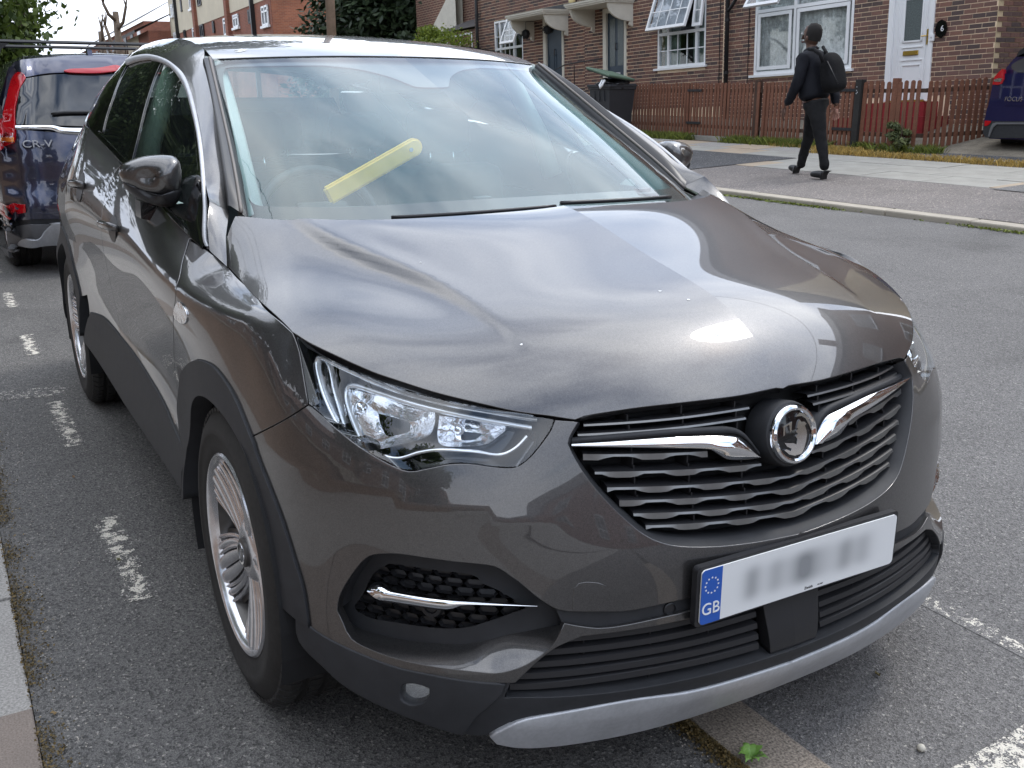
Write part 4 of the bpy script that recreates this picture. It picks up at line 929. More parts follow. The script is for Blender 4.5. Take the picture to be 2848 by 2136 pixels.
# side glass surface: from belt to door-frame top
GA = [.34, .60, .90, 1.25, 1.60, 2.00, 2.40, 2.75, 3.05]
belt = [(-.34,.832,1.008),(-.60,.846,1.062),(-.90,.846,1.117),(-1.25,.846,1.164),(-1.60,.842,1.206),(-2.0,.832,1.252),(-2.4,.775,1.305),(-2.75,.69,1.362),(-3.05,.615,1.40)]
top_ = [(-.36,.815,1.03),(-.60,.752,1.197),(-.90,.693,1.330),(-1.25,.661,1.440),(-1.60,.652,1.483),(-2.0,.645,1.497),(-2.4,.630,1.484),(-2.75,.588,1.440),(-3.0,.565,1.420)]
mid_ = [((a[0]+b[0])/2, (a[1]+b[1])/2+.014*min(1, (b[2]-a[2])/.25), (a[2]+b[2])/2) for a, b in zip(belt, top_)]
GS = Surf(GA, [0, .15, .30], [[(p[0], -p[1], p[2]) for p in r] for r in (belt, mid_, top_)])
if GS.nrm([[1.25, .15]])[0][1] > 0: GS.sgn *= -1
fg = K(Zm(*z1, [(990, 382), (1060, 402), (1122, 475), (1165, 570), (1188, 700), (1203, 880), (1213, 1000), (1216, 1060)]), GS)
fgl = K(Zm(*z1, [(990, 382), (950, 470), (900, 620), (850, 820), (815, 985)]), GS)
print('front glass', np.round(fg, 2).tolist(), np.round(fgl, 2).tolist())
panel('front_side_glass', GS.off(-.004), [fg, [fg[-1], (.46, .01)], [(.46, .01), (.8, .004), (1.2, .004), (fgl[-1][0], .004)], [(fgl[-1][0], .004)]+fgl[::-1][1:]], M_SGLASS, car, grid=.05, gap=0, fold=0)
rg = K(Zm(*z1, [(935, 366), (850, 372), (785, 388)]), GS); rgl = K(Zm(*z1, [(785, 388), (740, 470), (690, 600), (650, 720), (628, 815)]), GS); rgf = K(Zm(*z1, [(935, 366), (895, 540), (845, 760), (790, 960)]), GS)
print('rear glass', np.round(rg, 2).tolist(), np.round(rgl, 2).tolist(), np.round(rgf, 2).tolist())
bx = rgl[-1][0]; cx_ = rgf[-1][0]
panel('rear_side_glass', GS.off(-.004), [rg, rgl, [rgl[-1], (bx+.06, .004), (cx_, .004)], [(cx_, .004)]+rgf[::-1][1:]], M_PRIV, car, grid=.05, gap=0, fold=0)
panel('quarter_glass', GS.off(-.004), [[(rg[-1][0]+.04, .285), (2.45, .28), (2.85, .2)], [(2.85, .2), (2.80, .01)], [(2.80, .01), (bx+.10, .01)], [(bx+.10, .01), (rg[-1][0]+.04, .285)]], M_PRIV, car, grid=.05, gap=0, fold=0)
# black surround of the glass: everything between belt and frame top with holes
hole1 = [fg, [fg[-1], (.46, .01)], [(.46, .01), (.8, .004), (fgl[-1][0], .004)], [(fgl[-1][0], .004)]+fgl[::-1][1:]]
hole2 = [rg, rgl, [rgl[-1], (bx+.06, .004), (cx_, .004)], [(cx_, .004)]+rgf[::-1][1:]]
panel('window_frame', GS, [[(.345, -.012), (3.04, -.012)], [(3.04, -.012), (3.04, .30)], [(3.04, .30), (.345, .30)], [(.345, .30), (.345, -.012)]], M_GLOSSB, car, holes=[hole1, hole2], grid=.05, gap=0, fold=.004)
# satin window line
tabs = [(a, .292) for a in np.linspace(.345, 2.95, 60)]; tabs2 = [(a, .268+.012*(a < .5)) for a in np.linspace(.345, 2.95, 60)]
CHt = GS.off(.008)
# trace the strip as seen
st_o = K([(583, 690), (578, 600), (572, 511), (562, 400), (547, 316), (530, 250), (511, 207), (485, 180), (457, 164), (430, 156), (407, 154), (380, 158), (353, 167)], GS)
st_i = K([(572, 690), (568, 600), (564, 511), (554, 400), (537, 316), (520, 255), (500, 218), (477, 190), (452, 176), (430, 168), (407, 166), (380, 171), (353, 181)], GS)
print('strip', np.round(st_o, 2).tolist())
so_, si_ = cata(st_o, .03), cata(st_i, .03)
loft('window_line_trim', [GS.off(.0)(so_), GS.off(.007)(so_), GS.off(.009)(so_*.5+np.array([np.interp(np.linspace(0, 1, len(so_)), np.linspace(0, 1, len(si_)), si_[:, k]) for k in (0, 1)]).T*.5), GS.off(.006)(si_), GS.off(-.002)(si_)], M_SATIN, car, n=90)
# body-colour pillar and cant rail: from window line to black screen trim / roof seam
Eo = []   # E': outer edge of the black screen trim
for px, y in (((637, 588), -.735), ((627, 500), -.715), ((609, 380), -.678), ((590, 270), -.642), ((575, 205), -.617), ((567, 180), -.607)):
    Eo.append(at(*px, 'y', y))
print("E'", np.round(Eo, 3).tolist())
seam = [at(587.6, 167, 'y', -.578), at(567, 136, 'y', -.568), at(545, 123, 'y', -.561), at(527, 113, 'y', -.555), at(486, 107, 'y', -.549)]+[np.array(p) for p in ((-2.12, -.545, 1.562), (-2.6, -.535, 1.550), (-3.08, -.51, 1.510), (-3.40, -.48, 1.455))]
Fo = GS(so_); Fx = cata([at(583, 560, 'y', -.79)]+[tuple(p) for p in GS(cata(st_o, .1)) if p[2] > 1.12]+[(-2.6, -.61, 1.465), (-2.8, -.58, 1.44), (-3.05, -.56, 1.41), (-3.3, -.54, 1.38)], .04)
up = cata([tuple(p) for p in Eo]+[tuple(p+[0, 0, -.0]) for p in seam[1:]], .04)
def respt(c, key, vals):   # resample curve c at given x positions
    o = np.argsort(-c[:, 0]); return np.c_[[np.interp(-np.array(vals), -c[o, 0], c[o, k]) for k in range(3)]].T
xs = np.linspace(0, 1, 80)
def ar(c, n=80):
    l = np.r_[0, np.cumsum(np.linalg.norm(np.diff(c, axis=0), axis=1))]; t = np.linspace(0, l[-1], n); return np.c_[[np.interp(t, l, c[:, k]) for k in range(3)]].T
A_, B_ = ar(Fx), ar(up)
d = np.linalg.norm(A_-B_, axis=1, keepdims=True); outw = np.array([.35, -.75, .56])
rows = []
for t in np.linspace(0, 1, 9):
    rows.append(A_*(1-t)+B_*t+outw*d*.07*4*t*(1-t)*(.6+.4*(1-t)))
loft('side_pillar_and_rail', rows, M_PAINT, car, n=80)
# black trim between pillar and glass
Ein = WS_(cata([(.72, 0), (.72, .3), (.72, .7), (.72, 1)], .05)); Eb = ar(np.array(cata([tuple(p) for p in Eo], .05)), 40); Ea = ar(Ein, 40)
UPV = np.array([.010, -.004, .018])
loft('windscreen_side_trim', [Eb+[0, 0, -.010], Eb+[0, -.003, 0], Eb+UPV*.9, (Ea*.15+Eb*.85)+UPV, (Ea*.6+Eb*.4)+UPV*.75, Ea*.9+Eb*.1+UPV*.45, Ea*1.1-Eb*.1+UPV*.2, Ea*1.12-Eb*.12+[0, 0, -.004]], M_BLACK2, car, n=40)
tt = Ea*.72+Eb*.28+UPV*.72
mb = MB(); mb.tube([tuple(p) for p in tt], .0045, 6); o = mb.obj('gutter_moulding', mat('taupe_moulding', (.16, .14, .125), .4), car, smooth=True); mirror_obj(o)
# fender corner below the pillar, left of the bonnet corner
q4 = [at(583, 560, 'y', -.79), Eo[0], np.array(Hd([(.785, .10)])[0]), at(631, 741, 'y', -.812), at(583, 697, 'y', -.826), at(560, 690, 'y', -.84)]
c0 = [q4[0], q4[0]*.45+q4[1]*.55+[.0, -.006, .006], q4[1]]; c1 = [q4[4], q4[4]*.5+q4[3]*.5, q4[3]]
cm = [(a+b)/2+[.003, -.006, .002] for a, b in zip(c0, c1)]; cm[2] = (q4[1]*.5+q4[3]*.5)+[.004, -.006, .004]
loft('fender_corner', [sm(c0), sm(cm), sm(c1)], M_PAINT, car, n=12)
mb = MB(); 
c_ = [at(1, 1, 'x', 0)]
sail = [at(*p, 'y', -.788) for p in Zm(*z1, [(1216, 1120), (1150, 1240), (1150, 1300), (1165, 1400), (1235, 1490), (1250, 1300), (1232, 1180)])]
o = mesh('mirror_sail', [tuple(p) for p in sail]+[tuple(p+[-.01, .02, 0]) for p in sail], [tuple(range(7)), tuple(range(13, 6, -1))]+[(i, (i+1) % 7, 7+(i+1) % 7, 7+i) for i in range(7)], M_GLOSSB, car); mirror_obj(o)
# ---- door mirrors
def pillow(name, px, xc, yc, df, db, mat_, n=10, crease=None, ez=1.0):
    """closed outline given as seen from the street, inflated along the car: xc depth plane"""
    P = np.array([at(*p, 'x', xc) for p in px]); P = cata(list(P)+[P[0]], .012)[:-1]; c = P.mean(0); c[0] = xc; m = len(P); V = []; F = []
    for i in range(n+1):
        ph = -PI/2+PI*i/n; s = math.cos(ph)**.62 if abs(math.cos(ph)) > 1e-6 else .001; dx = math.sin(ph)*(df if ph > 0 else db)
        for p in P: V.append((xc+dx+(p[1]-c[1])*.25, c[1]+(p[1]-c[1])*s, c[2]+(p[2]-c[2])*s))
    F = [(i*m+k, i*m+(k+1) % m, (i+1)*m+(k+1) % m, (i+1)*m+k) for i in range(n) for k in range(m)]+[tuple(range(m))[::-1], tuple(range(n*m, (n+1)*m))]
    o = mesh(name, V, F, mat_, car, smooth=True); bm = bmesh.new(); bm.from_mesh(o.data); bmesh.ops.recalc_face_normals(bm, faces=bm.faces); bm.to_mesh(o.data); bm.free(); return o
o = pillow('mirror_housing', Zm(*z1, [(742, 1060), (765, 1015), (840, 975), (950, 953), (1050, 955), (1090, 985), (1104, 1050), (1105, 1130), (1092, 1190), (1040, 1212), (960, 1210), (860, 1190), (790, 1150), (752, 1105)]), -.66, 0, .05, .09, M_PAINT); mirror_obj(o)
o = pillow('mirror_lower_shell', Zm(*z1, [(760, 1120), (850, 1160), (1000, 1185), (1100, 1140), (1103, 1190), (1080, 1245), (1030, 1270), (950, 1262), (860, 1225), (790, 1175)]), -.662, 0, .045, .085, M_BLACK2); mirror_obj(o)
arm = [at(*p, 'x', -.74) for p in Zm(*z1, [(863, 1240), (1010, 1262), (1130, 1250), (1200, 1290), (1195, 1395), (1110, 1405), (980, 1370), (868, 1345)])]
mb = MB(); mb.add([tuple(p) for p in arm]+[tuple(p+[-.08, .0, .0]) for p in arm], [tuple(range(8)), tuple(range(15, 7, -1))]+[(i, (i+1) % 8, 8+(i+1) % 8, 8+i) for i in range(8)])
o = mb.obj('mirror_arm', M_GLOSSB, car); mirror_obj(o)


# ---- wheels (axis along y, outer face towards -y)
def make_wheel(parent, detailed=True, nm='wheel', R_=.352, rr=.236, wdt=.225):
    t = bpy.data.objects.new(nm, None); link(t, parent)
    h = wdt/2
    mb = MB()
    prof = [(rr-.012, h-.02), (rr+.004, h-.006), (rr+.03, h+.002), (rr+.06, h+.004), (R_-.035, h-.002), (R_-.012, h-.018), (R_-.002, h-.038), (R_, h-.055),
            (R_, .048), (R_-.008, .044), (R_-.008, .036), (R_, .032), (R_+.001, .006), (R_-.008, .002), (R_-.008, -.006), (R_+.001, -.010), (R_, -.040), (R_-.008, -.044), (R_-.008, -.052), (R_, -.056),
            (R_-.002, -h+.035), (R_-.014, -h+.018), (R_-.035, -h+.004), (rr+.06, -h-.004), (rr+.045, -h-.0045), (rr+.043, -h-.0025), (rr+.022, -h-.001), (rr+.008, -h+.004), (rr-.004, -h+.012), (rr-.010, -h+.022)]
    mb.lathe(prof, 96, 'y'); tyre = mb.obj('tyre', M_TYRE, t, smooth=True, ang=50)
    if detailed:      # shoulder blocks: sipes cut as small raised lugs
        mb = MB(); n = 72
        for k in range(n):
            a0 = 2*PI*k/n
            for (y0, y1, sk) in ((-h+.012, -.060, .25), (-.038, -.012, -.3), (.008, .030, .3)):
                V = []
                for (yy, rr_) in ((y0, R_-.016 if y0 < -.09 else R_-.001), ((y0+y1)/2, R_-.001), (y1, R_-.001)):
                    for da in (.06, .80):
                        a = a0+(da+sk*(yy-y0)/.05*.5)*2*PI/n
                        for r_ in (rr_-.004, rr_+.0045): V.append((r_*math.cos(a), yy, r_*math.sin(a)))
                F = []
                for i in range(2):
                    b = i*4; F += [(b+1, b+3, b+7, b+5), (b, b+1, b+5, b+4), (b+2, b+6, b+7, b+3)]
                F += [(0, 2, 3, 1), (8, 9, 11, 10)]; mb.add(V, F)
        tr = mb.obj('tread_blocks', M_TYRE, tyre); tr['kind'] = 'stuff'
    # rim barrel + lip
    rim = MB()
    rim.lathe([(rr-.012, -h+.026), (rr-.001, -h+.016), (rr+.002, -h+.006), (rr-.003, -h+.001), (rr-.010, -h+.004), (rr-.016, -h+.016), (rr-.019, -h+.024)], 96, 'y')
    ro = rim.obj('rim', M_ALLOY, t, smooth=True, ang=45)
    mb = MB(); mb.lathe([(rr-.019, -h+.024), (rr-.024, -h+.04), (rr-.030, -h+.09), (rr-.030, h-.03)], 64, 'y'); mb.obj('rim_barrel', M_ALLOYD, ro, smooth=True)
    mb = MB(); mb.lathe([(rr-.03, h-.05), (.05, h-.06), (.0001, h-.06)], 48, 'y'); mb.obj('wheel_back', M_VOID, ro)
    mb = MB(); mb.lathe([(.155, .0), (.155, .012), (.06, .012), (.06, -.03), (.0001, -.03)], 40, 'y'); mb.obj('brake_disc', mat('brake_disc', (.22, .20, .18), .4, .8), ro, ang=40) if 'brake_disc' not in MATS else mb.obj('brake_disc', MATS['brake_disc'], ro, ang=40)
    # spokes: five pairs of broad vanes, each vane with a raised machined face and a recessed slot
    def spoke(a_in0, a_in1, a_out0, a_out1, yin, yout, name, m, r0=.045, r1=rr-.012, dep=.022, bev=.004):
        V = []; F = []; n = 9
        for i in range(n):
            s = i/(n-1); r = r0+(r1-r0)*s; e = s**1.25
            a0 = a_in0+(a_out0-a_in0)*e; a1 = a_in1+(a_out1-a_in1)*e; y = yin+(yout-yin)*(s**1.6)
            da = bev/r
            for (a, dy) in ((a0, dep), (a0, bev*.9), (a0+da, 0), ((a0+a1)/2, -.0015), (a1-da, 0), (a1, bev*.9), (a1, dep)): V.append((r*math.sin(a), y+dy, r*math.cos(a)))
        F = [(i*7+k, i*7+k+1, (i+1)*7+k+1, (i+1)*7+k) for i in range(n-1) for k in range(6)]+[tuple(range(7)), tuple(range((n-1)*7, n*7))[::-1]]
        b = MB(); b.add(V, F); return b.obj(name, m, ro, smooth=True, ang=40)
    yf = -h+.012
    for k in range(5):
        c = 2*PI*k/5
        w_ = R(36)
        if detailed:
            # two vanes of a pair diverging, with thin twin ribs along each
            for sg in (-1, 1):
                def sp(a0, a1, b0, b1, *k, **kk): spoke(min(c+sg*R(a0), c+sg*R(a1)), max(c+sg*R(a0), c+sg*R(a1)), min(c+sg*R(b0), c+sg*R(b1)), max(c+sg*R(b0), c+sg*R(b1)), *k, **kk)
                sp(1.2, 17, .6, 8.2, yf+.022, yf, 'spoke', M_ALLOY, dep=.026, bev=.004)          # broad bright vane
                sp(18, 24, 9.6, 11.2, yf+.026, yf+.003, 'spoke_rib', M_ALLOY, r0=.07, dep=.020, bev=.002)
                sp(22, 29, 13.0, 17.6, yf+.028, yf+.004, 'spoke', M_ALLOY, r0=.075, dep=.022, bev=.003)
                sp(27, 32, 20.2, 22.6, yf+.034, yf+.007, 'spoke_rib', M_ALLOY, r0=.095, dep=.016, bev=.002)
                sp(10, 33, 7, 26, yf+.050, yf+.026, 'spoke_recess', M_ALLOYD, r0=.10, dep=.004, bev=.001)
        else:
            spoke(c-R(12), c+R(12), c-R(12), c+R(12), yf+.020, yf, 'spoke', M_ALLOY)
    mb = MB(); mb.lathe([(.078, yf+.045), (.074, yf+.028), (.060, yf+.020), (.040, yf+.018), (.034, yf+.021)], 40, 'y'); mb.obj('hub', M_ALLOY, ro, smooth=True)
    mb = MB(); mb.lathe([(.034, yf+.022), (.034, yf+.012), (.030, yf+.010), (.0001, yf+.009)], 32, 'y'); cc = mb.obj('centre_cap', M_ALLOYD, ro, ang=40)
    mb = MB(); mb.lathe([(.026, yf+.0095), (.026, yf+.0075), (.021, yf+.0075), (.021, yf+.0095)], 32, 'y'); mb.prism([(-.004, -.02), (.008, -.016), (.012, .002), (.004, .018), (-.008, .012), (-.002, .0)], 'y', yf+.0075, yf+.0095); mb.obj('wheel_badge', M_CHROME, ro)
    return t
def copy_tree(o, parent):
    c = o.copy(); link(c, parent)
    for ch in o.children: copy_tree(ch, c)
    return c
WY = -.7875
wf = make_wheel(car); wf.location = (0, WY, .349); wf.rotation_euler = (0, R(20), 0)
wr = copy_tree(wf, car); wr.location = (-2.675, WY-.004, .349); wr.rotation_euler = (0, R(-12), 0)
for x in (0, -2.675):
    c = copy_tree(wf, car); c.location = (x, -WY, .349); c.rotation_euler = (0, R(50), PI)
# arch liners
for cx in (0, -2.675):
    for s in (1, -1):
        P = [(cx+.385*math.cos(t), .345+.385*math.sin(t)) for t in np.linspace(-.35, PI+.35, 24)]
        V = [(x, s*y, z) for y in (.905, .60) for x, z in P]; F = [(i, i+1, 25-1+i+1, 24+i) for i in range(23)]+[tuple(range(24, 48))]
        mesh('arch_liner', V, F, M_VOID, car)

# ---- inside the car
mb = MB(); mb.box(-3.3, .3, -.80, .80, .23, .27); mb.box(-3.42, -3.38, -.75, .75, .25, 1.02)
for s in (1, -1): mb.box(-3.3, -.45, s*.80-.01, s*.80+.01, .25, .98)
mb.box(.28, .32, -.80, .80, .25, .78)
mb.obj('cabin_floor', M_VOID, car)
Dg = []
for (x, dz) in ((-.02, -.012), (-.25, -.02), (-.50, -.005), (-.66, -.02), (-.72, -.08), (-.70, -.25)):
    row = []
    for q in np.linspace(-.76, .76, 33):
        xx = x-.30*abs(q)**2.2*(1 if x > -.4 else .3); cow = .022*math.exp(-((q+.38)/.20)**2) if x < -.2 else 0
        row.append((xx, q, 1.050+dz+cow-.07*max(0, abs(q)-.5)/.26))
    Dg.append(row)
mesh('dashboard', [p for r in Dg for p in r], [(i*33+j, i*33+j+1, (i+1)*33+j+1, (i+1)*33+j) for i in range(len(Dg)-1) for j in range(32)], M_DASH, car, smooth=True)
sw = bpy.data.objects.new('steering_wheel', None); link(sw, car); sw.location = (-.80, -.37, .985); sw.rotation_euler = (0, R(-25), 0)
mb = MB(); mb.tube([(0, .185*math.cos(t), .175*math.sin(t)) for t in np.linspace(0, 2*PI, 49)], .015, 10, cap=False); mb.obj('wheel_rim', M_BLACK2, sw, smooth=True)
mb = MB(); mb.bbox((.03, 0, 0), (.05, .17, .12), .02); mb.bbox((.02, .11, .0), (.02, .14, .03), .008); mb.bbox((.02, -.11, .0), (.02, .14, .03), .008); mb.bbox((.02, 0, -.11), (.02, .04, .13), .008); mb.obj('wheel_hub', M_BLACK2, sw, ang=40)
def seat(name, x, y, w_, back=.62, tilt=14):
    t = bpy.data.objects.new(name, None); link(t, car); t.location = (x, y, .50)
    mb = MB(); mb.bbox((-.02, 0, .0), (.52, w_, .16), .05); mb.obj('seat_cushion', M_SEAT, t, ang=50)
    rt = Matrix.Rotation(R(-tilt), 3, 'Y').to_4x4()
    mb = MB(); mb.bbox((0, 0, 0), (.14, w_, back), .06, rt); o = mb.obj('seat_back', M_SEAT, t, ang=60); o.location = (-.30, 0, .30)
    k = 1 if w_ < .8 else 3
    for j in range(k):
        yy = 0 if k == 1 else (j-1)*.40
        mb = MB(); mb.bbox((0, 0, 0), (.09, .27, .17), .045, rt); o = mb.obj('head_restraint', M_SEAT, t, ang=60); o.location = (-.41, yy, .30+back/2+.115)
        mb = MB(); mb.tube([(0, yy-.05, 0), (-.02, yy-.05, .10)], .006, 8); mb.tube([(0, yy+.05, 0), (-.02, yy+.05, .10)], .006, 8); o = mb.obj('restraint_rods', M_CHROME, t, smooth=True); o.location = (-.37, 0, .30+back/2-.03)
    return t
seat('driver_seat', -1.12, -.38, .50); seat('passenger_seat', -1.12, .38, .50); seat('rear_bench', -2.05, 0, 1.25, .56, 20)
M_TRIM = mat('pale_inner_trim', (.42, .45, .43), .75, var=(6, .06, 3))
for s in (1, -1):
    mb = MB(); 
    p = WS_([(.70, .0), (.70, .5), (.70, .98)])*[1, s, 1]*1
    mb.tube([tuple(q+[-.06, -s*-.012, -.02]) for q in p], [.035, .030, .03], 8); mb.obj('inner_pillar_trim', M_TRIM, car, smooth=True)
    mb = MB(); mb.tube([(-1.33, s*.79, 1.05), (-1.36, s*.74, 1.22), (-1.42, s*.63, 1.45)], [.04, .035, .035], 8); mb.obj('inner_pillar_trim', M_TRIM, car, smooth=True)
    mb = MB(); mb.tube([(-1.12, s*.57, 1.44), (-1.6, s*.60, 1.49), (-2.4, s*.55, 1.47), (-3.0, s*.47, 1.42)], .03, 8); mb.obj('inner_rail_trim', M_TRIM, car, smooth=True)
    mb = MB(); mb.tube([(-2.35, s*.70, 1.15), (-2.45, s*.62, 1.30), (-2.55, s*.53, 1.42)], [.05, .05, .04], 8); mb.obj('inner_pillar_trim', M_TRIM, car, smooth=True)
panel('headlining', RF.off(-.03), [[(0, .03), (.56, .03)], [(.56, .03), (.56, 2.3)], [(.56, 2.3), (0, 2.3)], [(0, 2.3), (0, .03)]], M_TRIM, car, mode='join', gap=0, fold=0, grid=.15, step=.1)
# tail gate glass
panel('rear_window', W0.off(-.004), [[(4.95, .935), (5.9, .935)], [(5.9, .935), (5.9, 1.03)], [(5.9, 1.03), (4.9, 1.03)], [(4.9, 1.03), (4.95, .935)]], M_PRIV, car, gap=0, fold=0, grid=.1)
# interior mirror
mb = MB(); mb.bbox((0, 0, 0), (.03, .22, .06), .012); o = mb.obj('rear_view_mirror', M_BLACK2, car, ang=50); o.location = (-.93, 0, 1.40)
# screen stickers, droppings, scuffs
def blot(name, uv, s, r, mat_, parent=car, n=14, h=.0015, irr=.45, seed=0):
    rnd = random.Random(seed+int(uv[0])); ab = s.inv([uv])[0]
    pts = [(ab[0]+r*(1-irr*rnd.random())*math.cos(t)*1.2, ab[1]+r*(1-irr*rnd.random())*math.sin(t)) for t in np.linspace(0, 2*PI, n, endpoint=False)]
    c = s.off(h)([ab]); P = s.off(.0006)(pts); V = np.vstack([c, P]); F = [(0, 1+i, 1+(i+1) % n) for i in range(n)]
    f = F[0]; nn = np.cross(V[f[1]]-V[0], V[f[2]]-V[0]); 
    if nn@s.nrm([ab])[0] < 0: F = [q[::-1] for q in F]
    return mesh(name, V, F, mat_, parent)
M_DROP = mat('bird_dropping', (.72, .73, .72), .8)
blot('bird_dropping', (672, 140), RF, .020, M_DROP, h=.006, irr=.6); blot('bird_dropping', (664, 144), RF, .012, M_DROP, irr=.6, seed=4)
for k, (uv, r) in enumerate((((1835, 810), .004), ((1995, 930), .006), ((1915, 834), .004), ((1450, 958), .003), ((1170, 730), .0025))): blot('bird_dropping', uv, Hd, r, M_DROP, seed=k, n=8)
mb = MB(); dl = [at(*p, 'x', -.66) for p in Dp([(776, 384), (822, 394), (905, 325), (906, 312), (897, 306), (886, 305)])]
P = np.array([at(*p, 'x', -.64) for p in Dp([(770, 388), (893, 318)])])
lock = thing('steering_lock_bar', 'yellow steering wheel lock bar with rounded end above the dashboard of the grey SUV', 'steering lock', tuple(P[0]))
ax = P[1]-P[0]; L_ = np.linalg.norm(ax); ax /= L_; px_ = np.array([1, 0, 0]); sd_ = np.cross(px_, ax); wd = .026
V = []; F = []
pr = [(-L_*.5, -wd), (L_, -wd)]+[(L_+wd*math.sin(t), -wd*math.cos(t)) for t in np.linspace(.2, PI-.2, 10)]+[(L_, wd), (-L_*.5, wd)]
bm = bmesh.new(); vs = [bm.verts.new(Vector(ax*a+sd_*b+px_*-.012)) for a, b in pr]; f = bm.faces.new(vs); r = bmesh.ops.extrude_face_region(bm, geom=[f]); bmesh.ops.translate(bm, vec=Vector(px_*.024), verts=[v for v in r['geom'] if isinstance(v, bmesh.types.BMVert)])
bmesh.ops.recalc_face_normals(bm, faces=bm.faces); bmesh.ops.bevel(bm, geom=[e for e in bm.edges if len(e.link_faces) == 2 and e.calc_face_angle(0) > 1], offset=.006, segments=3, affect='EDGES')
me = bpy.data.meshes.new('bar'); bm.to_mesh(me); bm.free(); me.materials.append(M_YEL); o = bpy.data.objects.new('bar', me); link(o, lock)
for k, (uv, r) in enumerate((((770, 1215), .018), ((793, 1235), .022), ((835, 1250), .010), ((870, 1425), .02), ((945, 1560), .012))): pass

mb = MB(); q0 = ax*(L_*.93)+px_*.014; mb.lathe([(.0001, .001), (.006, .001), (.006, -.004)], 14, 'x', tuple(q0)); mb.obj('rivet', M_SATIN, lock)

# ------------------------------------------------------------------ ground
def asphalt(name, c0, c1, scale=260, speck=.35, light=(.33, .31, .29), bstr=.55, patch=.12, th=.70):
    m = mat(name, c0, .86); nt = m.node_tree; b = nt.nodes['Principled BSDF']; l = nt.links.new; t = nt.nodes['Texture Coordinate']
    v = nd(nt, 'ShaderNodeTexVoronoi'); v.inputs['Scale'].default_value = scale*.42; l(t.outputs['Object'], v.inputs['Vector'])
    s = nd(nt, 'ShaderNodeSeparateColor'); l(v.outputs['Color'], s.inputs[0])
    r = nd(nt, 'ShaderNodeValToRGB'); e = r.color_ramp.elements; e[0].color = (*c0, 1); e[1].position = .62; e[1].color = (*c1, 1)
    e2 = r.color_ramp.elements.new(.955); e2.color = (*c1, 1); e3 = r.color_ramp.elements.new(.985); e3.color = (*light, 1)
    l(s.outputs[0], r.inputs['Fac'])
    n = nd(nt, 'ShaderNodeTexNoise'); n.inputs['Scale'].default_value = 1.3; n.inputs['Detail'].default_value = 9; n.inputs['Roughness'].default_value = .62; l(t.outputs['Object'], n.inputs['Vector'])
    mr = nd(nt, 'ShaderNodeMapRange'); mr.inputs['From Min'].default_value = .3; mr.inputs['From Max'].default_value = .7; mr.inputs['To Min'].default_value = 1-patch; mr.inputs['To Max'].default_value = 1+patch; l(n.outputs['Fac'], mr.inputs['Value'])
    n2 = nd(nt, 'ShaderNodeTexNoise'); n2.inputs['Scale'].default_value = scale*.75; n2.inputs['Detail'].default_value = 3; l(t.outputs['Object'], n2.inputs['Vector'])
    mr2 = nd(nt, 'ShaderNodeMapRange'); mr2.inputs['From Min'].default_value = .35; mr2.inputs['From Max'].default_value = .65; mr2.inputs['To Min'].default_value = .55; mr2.inputs['To Max'].default_value = 1.4; l(n2.outputs['Fac'], mr2.inputs['Value'])
    q = nd(nt, 'ShaderNodeMath', operation='MULTIPLY'); l(mr.outputs[0], q.inputs[0]); l(mr2.outputs[0], q.inputs[1])
    st_n = nd(nt, 'ShaderNodeTexNoise'); st_n.inputs['Scale'].default_value = .55; st_n.inputs['Detail'].default_value = 4; st_n.inputs['Distortion'].default_value = 1.2; l(t.outputs['Object'], st_n.inputs['Vector'])
    sm_ = nd(nt, 'ShaderNodeMapRange'); sm_.inputs['From Min'].default_value = .56; sm_.inputs['From Max'].default_value = .70; sm_.inputs['To Min'].default_value = 1; sm_.inputs['To Max'].default_value = .70; l(st_n.outputs['Fac'], sm_.inputs['Value'])
    q3 = nd(nt, 'ShaderNodeMath', operation='MULTIPLY'); l(q.outputs[0], q3.inputs[0]); l(sm_.outputs[0], q3.inputs[1]); q = q3
    x = nd(nt, 'ShaderNodeMix', data_type='RGBA', blend_type='MULTIPLY'); x.inputs['Factor'].default_value = 1; l(r.outputs['Color'], x.inputs['A']); l(q.outputs[0], x.inputs['B']); l(x.outputs['Result'], b.inputs['Base Color'])
    bp = nd(nt, 'ShaderNodeBump'); bp.inputs['Strength'].default_value = bstr; bp.inputs['Distance'].default_value = .004
    ad = nd(nt, 'ShaderNodeMath', operation='ADD'); l(v.outputs['Distance'], ad.inputs[0]); l(n2.outputs['Fac'], ad.inputs[1]); l(ad.outputs[0], bp.inputs['Height']); l(bp.outputs[0], b.inputs['Normal'])
    return m
M_BAY = asphalt('bay_asphalt', (.050, .048, .046), (.135, .129, .122), 400, light=(.25, .235, .215))
M_ROAD = asphalt('road_asphalt', (.085, .081, .079), (.175, .168, .162), 430, light=(.31, .295, .27), bstr=.8)
M_FTAR = asphalt('footway_tarmac', (.105, .092, .085), (.205, .185, .172), 220, light=(.45, .38, .33))
M_DRIVE = asphalt('driveway_tarmac', (.035, .036, .038), (.085, .085, .088), 240)
M_SLABG = mat('grey_concrete_slab', (.29, .275, .255), .88, var=[(5, .12, 6), (150, .40, 3)], bump=(240, .35, .002))
M_SLABB = mat('brown_concrete_slab', (.20, .165, .14), .9, var=[(5, .12, 6), (220, .30, 3)], bump=(240, .35, .002))
M_SLABF = mat('footway_slab', (.30, .29, .26), .9, var=[(3, .16, 6), (120, .14, 3)], bump=(200, .3, .002))
M_SLABT = mat('tan_footway_slab', (.36, .29, .215), .9, var=[(3, .12, 6), (120, .12, 3)], bump=(200, .3, .002))
M_KERB = mat('granite_kerb', (.25, .21, .17), .85, var=[(6, .14, 6), (170, .65, 2)], bump=(260, .4, .002))
